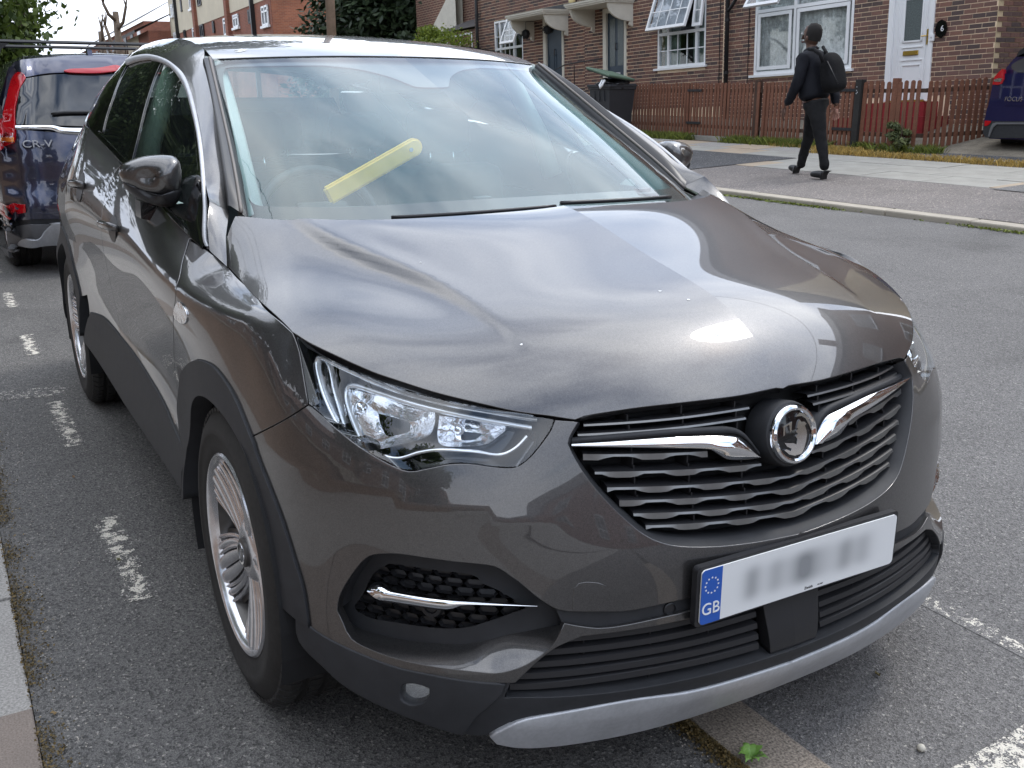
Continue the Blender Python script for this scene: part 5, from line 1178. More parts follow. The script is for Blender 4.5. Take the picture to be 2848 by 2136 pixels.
M_KERBF = mat('concrete_kerb', (.38, .34, .28), .88, var=[(2.5, .15, 6), (200, .2, 3)], bump=(240, .3, .002))
M_SOIL = mat('soil', (.10, .075, .05), .95, var=[(20, .35, 6), (140, .3, 3)], bump=(120, .6, .006))
def sheet(name, x0, x1, y0, y1, m, dz=0, kind='structure', nx=1, ny=1, parent=None):
    ys = sorted(set([y0, y1]+([Y0] if y0 < Y0 < y1 else [])))
    V = [(x, y, gz(x, y)+dz) for y in ys for x in (x0, x1)]; F = [(2*i, 2*i+1, 2*i+3, 2*i+2) for i in range(len(ys)-1)]
    o = mesh(name, V, F, m, parent); 
    if kind and not parent: o['kind'] = kind
    return o
sheet('ground', -260, 200, -260, 260, mat('distant_ground', (.10, .10, .08), .95, var=(.4, .2, 5)), dz=-.12)
bay = sheet('parking_bay', -60, 30, -1.345, -.072, M_BAY)
road = sheet('road', -120, 60, .098, 6.40, M_ROAD)
fw = sheet('far_pavement', -120, 60, 6.58, 8.42, M_FTAR, dz=.05)
sheet('far_pavement_bed', -120, 60, 8.42, 11.25, M_SOIL, dz=.035)
M_GARD = mat('garden_ground', (.16, .14, .11), .95, var=[(6, .3, 6), (60, .3, 3)])
o = mesh('front_gardens', [(-120, 11.25, gz(0, 11.25)+.03), (60, 11.25, gz(0, 11.25)+.03), (60, 13.2, .95), (-120, 13.2, .95), (60, 40, 1.3), (-120, 40, 1.3)], [(0, 1, 2, 3), (3, 2, 4, 5)], M_GARD); o['kind'] = 'structure'
o = mesh('driveway', [(-7.9, 10.75, gz(0, 10.75)+.048), (-2.2, 10.75, gz(0, 10.75)+.048), (-2.2, 18, .95), (-7.4, 18, .95), (-7.55, 12.4, .60), (-2.2, 12.4, .60)], [(0, 1, 5, 4), (4, 5, 2, 3)], M_DRIVE); o['kind'] = 'structure'
def bevbox_mesh(name, dx, dy, dz_, b, m):
    mb = MB(); mb.bbox((0, 0, -dz_/2), (dx, dy, dz_), b); me = bpy.data.meshes.new(name); me.from_pydata(mb.V, [], mb.F); me.materials.append(m); return me
def place(me, name, loc, parent, rot=(0, 0, 0), scale=(1, 1, 1)):
    o = bpy.data.objects.new(name, me); link(o, parent); o.location = loc; o.rotation_euler = rot; o.scale = scale; return o
def setting(name):
    o = bpy.data.objects.new(name, None); link(o); o['kind'] = 'structure'; return o
rs = random.Random(3)
kerb = setting('kerb'); me = bevbox_mesh('kerb_stone', .905, .170, .15, .010, M_KERB)
for k in range(-16, 6): place(me, 'kerb_stone', (.93+.915*k, .018, .003+rs.uniform(-.001, .002)), kerb)
np_ = setting('near_pavement'); mg, mb2 = bevbox_mesh('paving_slab', .598, .90, .06, .004, M_SLABG), bevbox_mesh('paving_slab', .598, .90, .06, .004, M_SLABB)
jx = -.150
for k in range(-22, 8):
    x = jx+.605*k+.3025
    place(mb2 if k in (0, 1, 5, -7) or (k < -9 and k % 3 == 0) else mg, 'paving_slab', (x, -1.345-.452, .006+rs.uniform(-.003, .003)), np_, rot=(rs.uniform(-.004, .004), 0, 0))
sheet('near_pavement_base', -60, 30, -8, -1.347, M_SLABG, dz=-.03)
V = [(-60, -1.35-.905, .0), (30, -1.35-.905, .0), (30, -7.5, .02), (-60, -7.5, .02)]; o = mesh('near_footway', V, [(0, 3, 2, 1)], M_SLABG); o['kind'] = 'structure'
fk = setting('far_kerb'); me = bevbox_mesh('kerb_stone', .905, .150, .20, .014, M_KERBF); aa = math.atan(SLOPE)
for k in range(-26, 14): place(me, 'kerb_stone', (-3+.915*k, 6.49, gz(0, 6.49)+.052+rs.uniform(-.003, .003)), fk, rot=(aa, 0, 0))
fs = setting('far_paving'); mes = [bevbox_mesh('paving_slab', .895, .615, .05, .005, m) for m in (M_SLABF, M_SLABT, M_SLABF, M_SLABG)]
for r in range(4):
    for k in range(-18, 5):
        x = -7+.905*k+(.45 if r % 2 else 0)+.1*r; y = 8.75+r*.628
        if r == 3 and x > -9.3 : continue
        if y < 9.2 and -13.5 < x < -8.6 and False: continue
        tan = (x < -10.3 and r >= 2 and (k+r) % 2 == 0) or rs.random() < .06
        place(mes[1] if tan else mes[0 if rs.random() < .8 else 3], 'paving_slab', (x, y, gz(0, y)+.052+rs.uniform(-.003, .003)), fs, rot=(aa, rs.uniform(-.004, .004), 0))
o = sheet('tarmac_patch', -13.5, -8.7, 7.35, 9.6, M_DRIVE, dz=.0585); o['kind'] = 'structure'
o = sheet('tarmac_patch', -4.6, -1.5, 8.3, 9.7, asphalt('patch_tarmac', (.10, .10, .10), (.17, .165, .16), 240), dz=.0585)
ed = setting('driveway_edging'); me = bevbox_mesh('kerb_stone', .905, .06, .15, .006, M_KERBF)
for k in range(6): place(me, 'kerb_stone', (-7.2+.915*k, 10.70, gz(0, 10.7)+.075), ed)
# worn markings
def worn(name, base, thr=.5, seed=0, sc=38, yc=None, hw=.04, k=.10):
    m = asphalt(name, *base); nt = m.node_tree; b = nt.nodes['Principled BSDF']; l = nt.links.new; t = nt.nodes['Texture Coordinate']
    mp = nd(nt, 'ShaderNodeMapping'); mp.inputs['Location'].default_value = (seed, seed*.7, 0); l(t.outputs['Object'], mp.inputs[0])
    n = nd(nt, 'ShaderNodeTexNoise'); n.inputs['Scale'].default_value = sc; n.inputs['Detail'].default_value = 5; n.inputs['Roughness'].default_value = .6; n.inputs['Distortion'].default_value = .6; l(mp.outputs[0], n.inputs['Vector'])
    n3 = nd(nt, 'ShaderNodeTexNoise'); n3.inputs['Scale'].default_value = 220; l(t.outputs['Object'], n3.inputs['Vector'])
    ad = nd(nt, 'ShaderNodeMath', operation='MULTIPLY_ADD'); ad.inputs[1].default_value = .55; l(n3.outputs['Fac'], ad.inputs[0]); l(n.outputs['Fac'], ad.inputs[2])
    if yc is not None:
        sx = nd(nt, 'ShaderNodeSeparateXYZ'); l(t.outputs['Object'], sx.inputs[0]); u = nd(nt, 'ShaderNodeMath', operation='SUBTRACT'); l(sx.outputs['Y'], u.inputs[0]); u.inputs[1].default_value = yc; v_ = nd(nt, 'ShaderNodeMath', operation='DIVIDE'); l(u.outputs[0], v_.inputs[0]); v_.inputs[1].default_value = hw; p_ = nd(nt, 'ShaderNodeMath', operation='MULTIPLY'); l(v_.outputs[0], p_.inputs[0]); l(v_.outputs[0], p_.inputs[1]); q_2 = nd(nt, 'ShaderNodeMath', operation='MULTIPLY_ADD'); l(p_.outputs[0], q_2.inputs[0]); q_2.inputs[1].default_value = -k; l(ad.outputs[0], q_2.inputs[2]); ad = q_2
    r = nd(nt, 'ShaderNodeMapRange'); r.inputs['From Min'].default_value = thr+.27; r.inputs['From Max'].default_value = thr+.30; l(ad.outputs[0], r.inputs['Value'])
    x = nd(nt, 'ShaderNodeMix', data_type='RGBA'); src = b.inputs['Base Color'].links[0].from_socket; l(src, x.inputs['A']); x.inputs['B'].default_value = (.62, .58, .50, 1); l(r.outputs[0], x.inputs['Factor']); l(x.outputs['Result'], b.inputs['Base Color']); return m
BB = ((.050, .048, .046), (.135, .129, .122), 400); RB_ = ((.085, .081, .079), (.175, .168, .162), 430)
M_W1 = worn('worn_line_bay', BB, .50, sc=30, yc=-1.03, hw=.032); M_W2 = worn('faded_line_bay', BB, .60, 3); M_W3 = worn('worn_line_road', RB_, .50, 5); M_W4 = worn('faded_line_road', RB_, .56, 9, yc=.885, hw=.035)
def mark(poly, m, parent, dz=.0015):
    mesh('painted_marking', [(p[0], p[1], gz(0, p[1])+dz) for p in poly], [tuple(range(len(poly)))], m, parent)
for x0, x1 in ((-1.22, -.57), (-2.73, -2.03), (-4.23, -3.70), (-5.70, -5.14), (-7.2, -6.6)): mark([(x0, -1.075), (x1, -1.075), (x1, -.985), (x0, -.985)], M_W1, bay)
mark([(-3.02, -1.28), (-2.86, -1.28), (-2.80, -.96), (-2.98, -.96)], M_W2, bay)
mark([(.3, .855), (1.6, .835), (1.6, .915), (.3, .925)], M_W4, road)
mark([(.985, 1.2), (1.05, .12), (1.14, .12), (1.085, 1.2)], M_W3, road)
# ---- vegetation
def leaves(name, pts, nrm_, size, m, parent=None, kind=None, asp=.6, jit=.5):
    pts = np.asarray(pts, float); n = len(pts); rng = np.random.RandomState(len(pts) % 1000)
    a = rng.normal(size=(n, 3)); a /= np.linalg.norm(a, axis=1, keepdims=True); d = nrm_ if nrm_ is not None else rng.normal(size=(n, 3)); d = d+rng.normal(size=(n, 3))*jit; d /= np.linalg.norm(d, axis=1, keepdims=True)
    u = np.cross(d, a); u /= np.maximum(np.linalg.norm(u, axis=1, keepdims=True), 1e-6); v = np.cross(d, u); s = (size*(.6+.8*rng.rand(n)))[:, None]
    V = np.empty((n, 4, 3)); V[:, 0] = pts-u*s; V[:, 1] = pts-v*s*asp; V[:, 2] = pts+u*s; V[:, 3] = pts+v*s*asp
    me = bpy.data.meshes.new(name); me.vertices.add(n*4); me.vertices.foreach_set('co', V.ravel().astype('f')); me.loops.add(n*4); me.loops.foreach_set('vertex_index', np.arange(n*4, dtype='i')); me.polygons.add(n); me.polygons.foreach_set('loop_start', np.arange(0, n*4, 4, dtype='i')); me.update(calc_edges=True); me.materials.append(m)
    o = bpy.data.objects.new(name, me); link(o, parent)
    if kind: o['kind'] = kind
    return o
def leafmat(name, c, var=.35, hue=None, trans=.25):
    m = mat(name, c, .55, spec=.3); nt = m.node_tree; b = nt.nodes['Principled BSDF']; l = nt.links.new
    g = nd(nt, 'ShaderNodeNewGeometry'); r = nd(nt, 'ShaderNodeValToRGB'); e = r.color_ramp.elements
    e[0].color = tuple(x*(1-var) for x in c)+(1,); e[1].color = (min(1, c[0]*(1+var*1.6)), min(1, c[1]*(1+var)), c[2]*(1+var*.3), 1)
    l(g.outputs['Random Per Island'], r.inputs['Fac']); l(r.outputs['Color'], b.inputs['Base Color'])
    tr = nd(nt, 'ShaderNodeBsdfTranslucent'); l(r.outputs['Color'], tr.inputs[0]); mx = nd(nt, 'ShaderNodeMixShader'); mx.inputs[0].default_value = trans
    out = nt.nodes['Material Output']; l(b.outputs[0], mx.inputs[1]); l(tr.outputs[0], mx.inputs[2]); l(mx.outputs[0], out.inputs[0]); return m
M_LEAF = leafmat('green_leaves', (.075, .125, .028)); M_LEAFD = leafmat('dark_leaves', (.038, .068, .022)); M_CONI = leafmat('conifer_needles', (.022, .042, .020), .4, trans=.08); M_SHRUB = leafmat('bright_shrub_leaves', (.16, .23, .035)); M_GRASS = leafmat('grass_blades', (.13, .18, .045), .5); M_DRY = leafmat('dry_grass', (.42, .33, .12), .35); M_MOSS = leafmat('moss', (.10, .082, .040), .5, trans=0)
M_BARK = mat('bark', (.12, .09, .065), .9, var=[(8, .3, 6)], bump=(30, .6, .02)); M_POLE = mat('pole_timber', (.24, .17, .12), .85, var=[(6, .2, 6)], bump=(40, .3, .01))
def crown(name, c, r, n, size, m, parent, blobs=26, seed=1, flat=.8, jit=.7):
    rg = np.random.RandomState(seed); P = []; N = []
    cs = rg.normal(size=(blobs, 3)); cs /= np.linalg.norm(cs, axis=1, keepdims=True); cs *= rg.rand(blobs, 1)**.4*np.array(r)*.78; rr = (.20+.22*rg.rand(blobs))*min(r)
    per = n//blobs
    for i in range(blobs):
        d = rg.normal(size=(per, 3)); d /= np.linalg.norm(d, axis=1, keepdims=True); rad = rr[i]*(.55+.5*rg.rand(per, 1)**.5)*(1+.25*rg.normal(size=(per, 1)).clip(-1, 1)); P.append(np.array(c)+cs[i]+d*rad*[1.25, 1.25, flat]); N.append(d)
    return leaves(name, np.vstack(P), np.vstack(N), size, m, parent, jit=jit)
def tree(name, label, base, h, cc, r, n, size, m, group=None, seed=1, blobs=26, cat='tree', limbs=5, tr=.16):
    t = thing(name, label, cat, base, group=group); rg = random.Random(seed); mb = MB()
    mb.tube([(0, 0, -.3), (.03, .02, h*.3), (-.04, .05, h*.6), (0, 0, h)], [tr*1.25, tr, tr*.7, tr*.3], 10)
    for k in range(limbs):
        a = 2*PI*k/limbs+rg.random(); z0 = h*(.35+.4*rg.random()); e = (r[0]*.7*math.cos(a), r[1]*.7*math.sin(a), z0+r[2]*.7*rg.random()+.5)
        mb.tube([(0, 0, z0), (e[0]*.5, e[1]*.5, (z0+e[2])*.5+.2), e], [tr*.5, tr*.3, tr*.12], 7)
    mb.obj('trunk', M_BARK, t, smooth=True); crown('crown', cc, r, n, size, m, t, blobs, seed); return t
tree('broadleaf_tree', 'tall green broadleaf tree behind the blue estate car, left edge of the view', (-20.5, -.75, 0), 6.0, (0, 0, 5.6), (3.3, 2.4, 6.0), 60000, .075, M_LEAF, seed=5, blobs=110)
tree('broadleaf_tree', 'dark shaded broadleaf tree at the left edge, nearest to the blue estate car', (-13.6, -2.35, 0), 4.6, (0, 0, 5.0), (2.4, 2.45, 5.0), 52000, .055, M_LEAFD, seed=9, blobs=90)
# trees of the near pavement that show only in the paintwork
wr_l = ['farthest', 'second farthest', 'third farthest', 'fourth farthest', 'middle one', 'fourth nearest', 'third nearest', 'second nearest', 'nearest to the camera']
for i, x in enumerate((-44, -37, -31, -26, -21.5, -17, -12.5, -8.0, -3.6)):
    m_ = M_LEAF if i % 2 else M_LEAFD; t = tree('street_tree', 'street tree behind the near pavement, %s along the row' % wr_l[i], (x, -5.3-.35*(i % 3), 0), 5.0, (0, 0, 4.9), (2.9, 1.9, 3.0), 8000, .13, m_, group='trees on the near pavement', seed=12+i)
for i, (x, r_) in enumerate(((1.2, 2.2), (6.5, 2.4))): tree('street_tree', ['slender street tree left of the camera, behind the near pavement', 'street tree behind the camera on the near pavement'][i], (x, -8.2, 0), 4.4, (0, 0, 4.8), (r_, 1.8, 2.3), 7000, .12, M_LEAF, seed=32+i)
tree('broadleaf_tree', 'high crown added over the street out of view, darkening the SUV roof reflection', (-25.5, 1.0, 0), 8.5, (0, 2.6, 9.6), (4.5, 5.0, 3.2), 16000, .16, M_LEAFD, seed=77, blobs=44, limbs=7)  # out-of-view crown placed to darken the sky reflected in the roof
for i, (x, y, h) in enumerate(((-66, 24, 17), (-84, 27, 20), (-52, 30, 16))): tree('broadleaf_tree', 'tall tree added behind the apartment block for dark roof reflections, %s' % ['middle one', 'farthest along the street', 'nearest the gable end'][i], (x, y, -2), h*.75, (0, 0, h*.62), (5.5, 5, h*.38), 7000, .30, M_LEAFD, group='tall trees added behind the apartment block for the reflections', seed=50+i)  # trees added so the roof mirrors dark foliage instead of bright sky
# conifers across the road
t = thing('conifer_tree', 'broad dark conifer behind the timber pole, between the brick block and the terrace', 'tree', (-35.0, 15.4, -.6))
mb = MB(); mb.tube([(0, 0, -.5), (0, 0, 9)], [.3, .08], 10); mb.obj('trunk', M_BARK, t, smooth=True)
rg = np.random.RandomState(4); P = []; N = []
for k in range(300):
    z = .4+9.5*(k/300)**.9; a = k*2.4; rr_ = 6.0*(1-z/13.5)**.8*(.72+.4*rg.rand()); m_ = 230; tt = rg.rand(m_)**.6; c = np.c_[np.cos(a)*rr_*tt, np.sin(a)*rr_*tt, z-.55*tt*tt*rr_*.4]
    P.append(c+rg.normal(size=(m_, 3))*[.34, .34, .15]); N.append(np.tile([math.cos(a)*.4, math.sin(a)*.4, .8], (m_, 1)))
leaves('crown', np.vstack(P), np.vstack(N), .15, M_CONI, t, asp=.45, jit=.5)
shr = thing('garden_shrub', 'rounded bright green shrub in the front garden left of the open casement window', 'shrub', (-25.0, 11.6, .35))
crown('foliage', (0, 0, 1.55), (2.1, 1.2, 1.45), 22000, .040, M_SHRUB, shr, blobs=40, seed=8); mb = MB(); mb.tube([(0, 0, -.2), (.05, 0, .9)], .05, 7); mb.obj('stem', M_BARK, shr)
for i, (u, base_u, d, h) in enumerate(((672/2.212, 0, 60, 5.6), (772/2.212, 0, 56, 6.2))):
    dirn = FW+RT*(u-1424)/FOC+DN*(300-1068)/FOC; p = CAM+dirn*d; t = thing('pollarded_tree', ['bare pollarded tree against the sky, slimmer and further left', 'bare pollarded tree against the sky with a knuckled top, further right'][i], 'tree', (p[0], p[1], -1.2), group='bare pollarded trees in the distance')
    mb = MB(); top = 6.0 if i == 0 else 6.8; mb.tube([(0, 0, 0), (.1, 0, top*.5), (-.05, 0, top)], [.32, .24, .16], 8); mb.obj('trunk', M_BARK, t, smooth=True); rg = random.Random(i+40)
    for k in range(7):
        a = rg.uniform(0, 6.28); z0 = top*rg.uniform(.35, .95); r_ = rg.uniform(.6, 1.5); zz_ = z0+rg.uniform(.5, 1.3); mb = MB(); mb.tube([(0, 0, z0), (math.cos(a)*r_*.6, math.sin(a)*r_*.6, z0+.3), (math.cos(a)*r_, math.sin(a)*r_, zz_)], [.12, .09, .08], 6); ex = (math.cos(a)*r_, math.sin(a)*r_, zz_)
        for j in range(4): b = rg.uniform(0, 6.28); mb.tube([ex, (ex[0]+math.cos(b)*.2, ex[1]+math.sin(b)*.2, ex[2]+rg.uniform(.4, .9))], [.05, .02], 5)
        mb.obj('limb', M_BARK, t, smooth=True)
pole = thing('utility_pole', 'round brown timber utility pole standing in front of the dark conifer', 'pole', (-24.7, 8.42, .3))
mb = MB(); mb.tube([(0, 0, -.5), (0, 0, 4), (0, 0, 8.6)], [.135, .12, .095], 20); mb.obj('post', M_POLE, pole, smooth=True)
mb = MB(); mb.tube([(-.02, 0, 8.2), (-.02, 0, 8.5)], .16, 12); mb.obj('cable_junction_ring', M_BLACK2, pole)
M_WIRE = mat('black_cable', (.02, .02, .02), .6)
for i, (e, lb) in enumerate((((9, -13.0, 6.6), 'overhead cable from the timber pole over the bonnet of the grey SUV'), ((11, -13.0, 6.7), 'second overhead cable from the timber pole over the grey SUV, just beside the first'), ((4, -13.0, 6.4), 'overhead cable from the timber pole over the windscreen of the grey SUV'), ((20, 9, 7.6), 'long overhead cable along the street from the timber pole'))):
    p0 = np.array([-24.7, 8.0, 8.6]); p1 = np.array(e); pts = [tuple(p0*(1-t)+p1*t-np.array([0, 0, 1.1*4*t*(1-t)])) for t in np.linspace(0, 1, 26)]; mb = MB(); mb.tube(pts, .011, 5); o = mb.obj('overhead_cable', M_WIRE, None, smooth=True); props(o, lb, 'cable', 'overhead cables from the pole')
# grass, weeds, moss
def tufts(name, pts, hgt, m, per=40, w=.006, seed=1, spread=.05):
    rg = np.random.RandomState(seed); pts = np.repeat(np.asarray(pts, float), per, 0); n = len(pts); pts[:, :2] += rg.normal(size=(n, 2))*spread
    lean = rg.normal(size=(n, 2))*.45; h = hgt*(.4+.8*rg.rand(n)); a = rg.rand(n)*6.28; wx = np.c_[np.cos(a), np.sin(a)]*w
    V = np.empty((n, 4, 3)); V[:, 0, :2] = pts[:, :2]-wx; V[:, 1, :2] = pts[:, :2]+wx; V[:, 0, 2] = V[:, 1, 2] = pts[:, 2]-.01
    mid = pts[:, :2]+lean*h[:, None]*.4; V[:, 2, :2] = mid+wx*.7+lean*h[:, None]*.6; V[:, 2, 2] = pts[:, 2]+h; V[:, 3, :2] = mid-wx*.2; V[:, 3, 2] = pts[:, 2]+h*.55
    me = bpy.data.meshes.new(name); me.vertices.add(n*4); me.vertices.foreach_set('co', V.ravel().astype('f')); me.loops.add(n*4); me.loops.foreach_set('vertex_index', np.arange(n*4, dtype='i')); me.polygons.add(n); me.polygons.foreach_set('loop_start', np.arange(0, n*4, 4, dtype='i')); me.update(calc_edges=True); me.materials.append(m)
    o = bpy.data.objects.new(name, me); link(o); o['kind'] = 'stuff'; return o
rg = np.random.RandomState(2)
x = rg.uniform(-17, -9.3, 400); x = x[(np.sin(x*1.7+.5)+.5*np.sin(x*4.1)) > -.35]; y = 11.13+rg.normal(size=len(x))*.07; z = gz(x, y)+.04
tufts('grass', np.c_[x, y, z], .13, M_GRASS, 26, spread=.07)
x = np.r_[rg.normal(-9.6, .5, 40), rg.uniform(-9.3, -3, 150), rg.normal(-9.0, .25, 40)]; y = np.r_[11.0+rg.normal(size=40)*.1, 10.60+rg.normal(size=150)*.06, 10.85+rg.normal(size=40)*.12]; tufts('dry_grass', np.c_[x, y, gz(x, y)+.04], .075, M_DRY, 26, spread=.06, seed=3)
x = rg.uniform(-9.1, -7.6, 40); y = 11.25+.05*rg.normal(size=40); tufts('grass', np.c_[x, y, gz(x, y)+.04], .13, M_GRASS, 30, spread=.06, seed=5)
wd_ = thing('fence_weed', 'leafy grey-green weed growing against the brown picket fence beside the driveway', 'weed', (-8.25, 11.22, .5)); crown('foliage', (0, 0, .30), (.26, .14, .34), 900, .035, leafmat('weed_leaves', (.13, .17, .09), .4), wd_, blobs=14, seed=3)
mb = MB(); mb.tube([(0, 0, -.05), (.03, 0, .3), (.0, 0, .62)], [.01, .008, .004], 5); mb.obj('stem', M_BARK, wd_)
n = 9000; x = rg.uniform(-4, .6, n); y = -1.345+np.abs(rg.normal(size=n))*.030-.008; keep = (np.sin(x*7)+np.sin(x*17+1)+rg.normal(size=n)*.7) > -.7; x, y = x[keep], y[keep]
leaves('moss', np.c_[x, y, .004+.008*rg.rand(len(x))], np.tile([0, 0, 1.], (len(x), 1)), .0030, M_MOSS, kind='stuff', asp=.9, jit=.8)
n = 9000; x = rg.uniform(.5, 1.3, n); y = -.072-np.abs(rg.normal(size=n))*.020+.012; leaves('moss', np.c_[x, y, .004+.008*rg.rand(n)], np.tile([0, 0, 1.], (n, 1)), .0028, M_MOSS, kind='stuff', asp=.9, jit=.8)
n = 2500; x = rg.uniform(-7, -1, n); y = 6.405-np.abs(rg.normal(size=n))*.03; k_ = (np.sin(x*2.1+1)+rg.normal(size=n)*.5) > .1; x, y = x[k_], y[k_]; leaves('moss', np.c_[x, y, gz(x, y)+.004+.012*rg.rand(len(x))], np.tile([0, 0, 1.], (len(x), 1)), .012, M_GRASS, kind='stuff', asp=.8, jit=.8)
n = 1500; x = np.r_[rg.uniform(-4, 1.4, n), rg.uniform(.5, 1.6, 500)]; y = np.r_[-1.30+np.abs(rg.normal(size=n))*.09, -.09-np.abs(rg.normal(size=500))*.05]; leaves('grit', np.c_[x, y, np.full(len(x), .004)], np.tile([0, 0, 1.], (len(x), 1)), .0022, mat('pale_grit', (.34, .31, .27), .9), kind='stuff', asp=.8, jit=.6)
for i, (u, v, lb_) in enumerate(((205, 1330, 'curled dry brown leaf on the bay asphalt left of the front wheel'), (150, 1990, 'small dry leaf by the moss at the kerb, bottom left corner'), (2440, 1880, 'dry leaf fragment on the road in front of the grey SUV'), (330, 1560, 'small brown leaf fragment lying beside the worn bay dash'))):
    p = ground(u, v); a = i*1.3; V = [(p[0]+r*math.cos(a+t), p[1]+r*.6*math.sin(a+t), p[2]+.004+h) for t, r, h in ((0, .013, .004), (1.1, .008, .001), (2.2, .007, .006), (3.14, .014, .002), (4.2, .007, .007), (5.2, .008, .002))]
    props(mesh('dry_leaf', V, [(0, 1, 2, 3), (0, 3, 4, 5)], mat('dry_leaf_%d' % i, (.22-.03*i, .13, .06), .8), None), lb_, 'leaf')
gp = ground(2090, 2122); sd = thing('seedling', 'small green leafy seedling rooted in the joint beside the kerb stone, bottom edge', 'weed', (gp[0], gp[1], .0)); rg2 = random.Random(2); M_SEED = mat('seedling_leaf', (.16, .30, .06), .5)
for k in range(9):
    a = 2*PI*k/9+rg2.random()*.4; L_ = .022+.014*rg2.random(); V = []; 
    for i in range(6):
        t = i/5; w_ = .0065*math.sin(PI*min(1, t*1.02+.05))*(1+.35*(i % 2)); r_ = .004+L_*t; z = .012+.018*math.sin(t*2.3); V += [(r_*math.cos(a)-w_*math.sin(a), r_*math.sin(a)+w_*math.cos(a), z), (r_*math.cos(a)+w_*math.sin(a), r_*math.sin(a)-w_*math.cos(a), z+.002)]
    mesh('leaf', V, [(2*i, 2*i+1, 2*i+3, 2*i+2) for i in range(5)], M_SEED, sd)
mb = MB(); mb.tube([(0, 0, -.005), (0, 0, .015)], .002, 6); mb.obj('stem', M_SEED, sd)
gp = ground(1848+1578/2.212, 1386+1553/2.212); mb = MB(); mb.lathe([(.0001, .0), (.008, .002), (.010, .008), (.006, .014), (.0001, .016)], 9, 'z', tuple(gp)); o = mb.obj('pebble', mat('pebble', (.5, .47, .4), .8), None, smooth=True); props(o, 'single pale pebble lying on the road near the front of the grey SUV', 'pebble')

# ------------------------------------------------------------------ houses across the road (local frame: right, into the wall, up)
def frame(d=0):
    up = np.array([-.0349, -.0146, .9993]); e = np.array([.9994, .0025, .0349]); e -= up*(e@up); e /= np.linalg.norm(e); n = np.cross(up, e); return e, n, up
EX, EN, EU = frame(); OA = np.array([-8.89, 12.91, 2.24])
def hmat(l=0, d=0, h=0):
    o = OA+EX*l+EN*d+EU*h; return Matrix(((EX[0], EN[0], EU[0], o[0]), (EX[1], EN[1], EU[1], o[1]), (EX[2], EN[2], EU[2], o[2]), (0, 0, 0, 1)))
def fac(u, v, d=0):
    q = FW+RT*(u-1424)/FOC+DN*(v-1068)/FOC; A2 = OA+EN*d; t = ((A2-CAM)@EN)/(q@EN); X = CAM+t*q-OA; return X@EX, X@EU
def lthing(name, label, cat, l=0, d=0, h=0, group=None):
    t = thing(name, label, cat, group=group); t.matrix_world = hmat(l, d, h); return t
def brickmat(name, cols):
    m = mat(name, cols[0], .88, bump=(60, .4, .003)); nt = m.node_tree; b = nt.nodes['Principled BSDF']; l = nt.links.new
    g = nd(nt, 'ShaderNodeNewGeometry'); oi = nd(nt, 'ShaderNodeObjectInfo'); a = nd(nt, 'ShaderNodeMath', operation='ADD'); l(g.outputs['Random Per Island'], a.inputs[0]); l(oi.outputs['Random'], a.inputs[1]); f = nd(nt, 'ShaderNodeMath', operation='FRACT'); l(a.outputs[0], f.inputs[0])
    r = nd(nt, 'ShaderNodeValToRGB'); r.color_ramp.interpolation = 'CONSTANT'; e = r.color_ramp.elements; e[0].color = (*cols[0], 1); e[1].position = 1/len(cols); e[1].color = (*cols[1], 1)
    for k in range(2, len(cols)): q = e.new(k/len(cols)); q.color = (*cols[k], 1)
    l(f.outputs[0], r.inputs['Fac']); t = nt.nodes['Texture Coordinate']; n = nd(nt, 'ShaderNodeTexNoise'); n.inputs['Scale'].default_value = 22; n.inputs['Detail'].default_value = 5; l(t.outputs['Object'], n.inputs['Vector']); mr = nd(nt, 'ShaderNodeMapRange'); mr.inputs['From Min'].default_value = .3; mr.inputs['From Max'].default_value = .7; mr.inputs['To Min'].default_value = .75; mr.inputs['To Max'].default_value = 1.2; l(n.outputs['Fac'], mr.inputs['Value'])
    x = nd(nt, 'ShaderNodeMix', data_type='RGBA', blend_type='MULTIPLY'); x.inputs['Factor'].default_value = 1; l(r.outputs['Color'], x.inputs['A']); l(mr.outputs[0], x.inputs['B']); l(x.outputs['Result'], b.inputs['Base Color']); return m
M_BRICK = brickmat('red_brown_brick', [(.185, .10, .078), (.15, .082, .068), (.205, .105, .078), (.125, .078, .068), (.17, .095, .08), (.085, .06, .057)])
M_MORT = mat('mortar', (.78, .61, .43), .95, var=[(3, .15, 5), (50, .12, 3)])
M_MORTL = mat('pale_mortar', (.62, .50, .32), .95, var=[(3, .12, 5)])
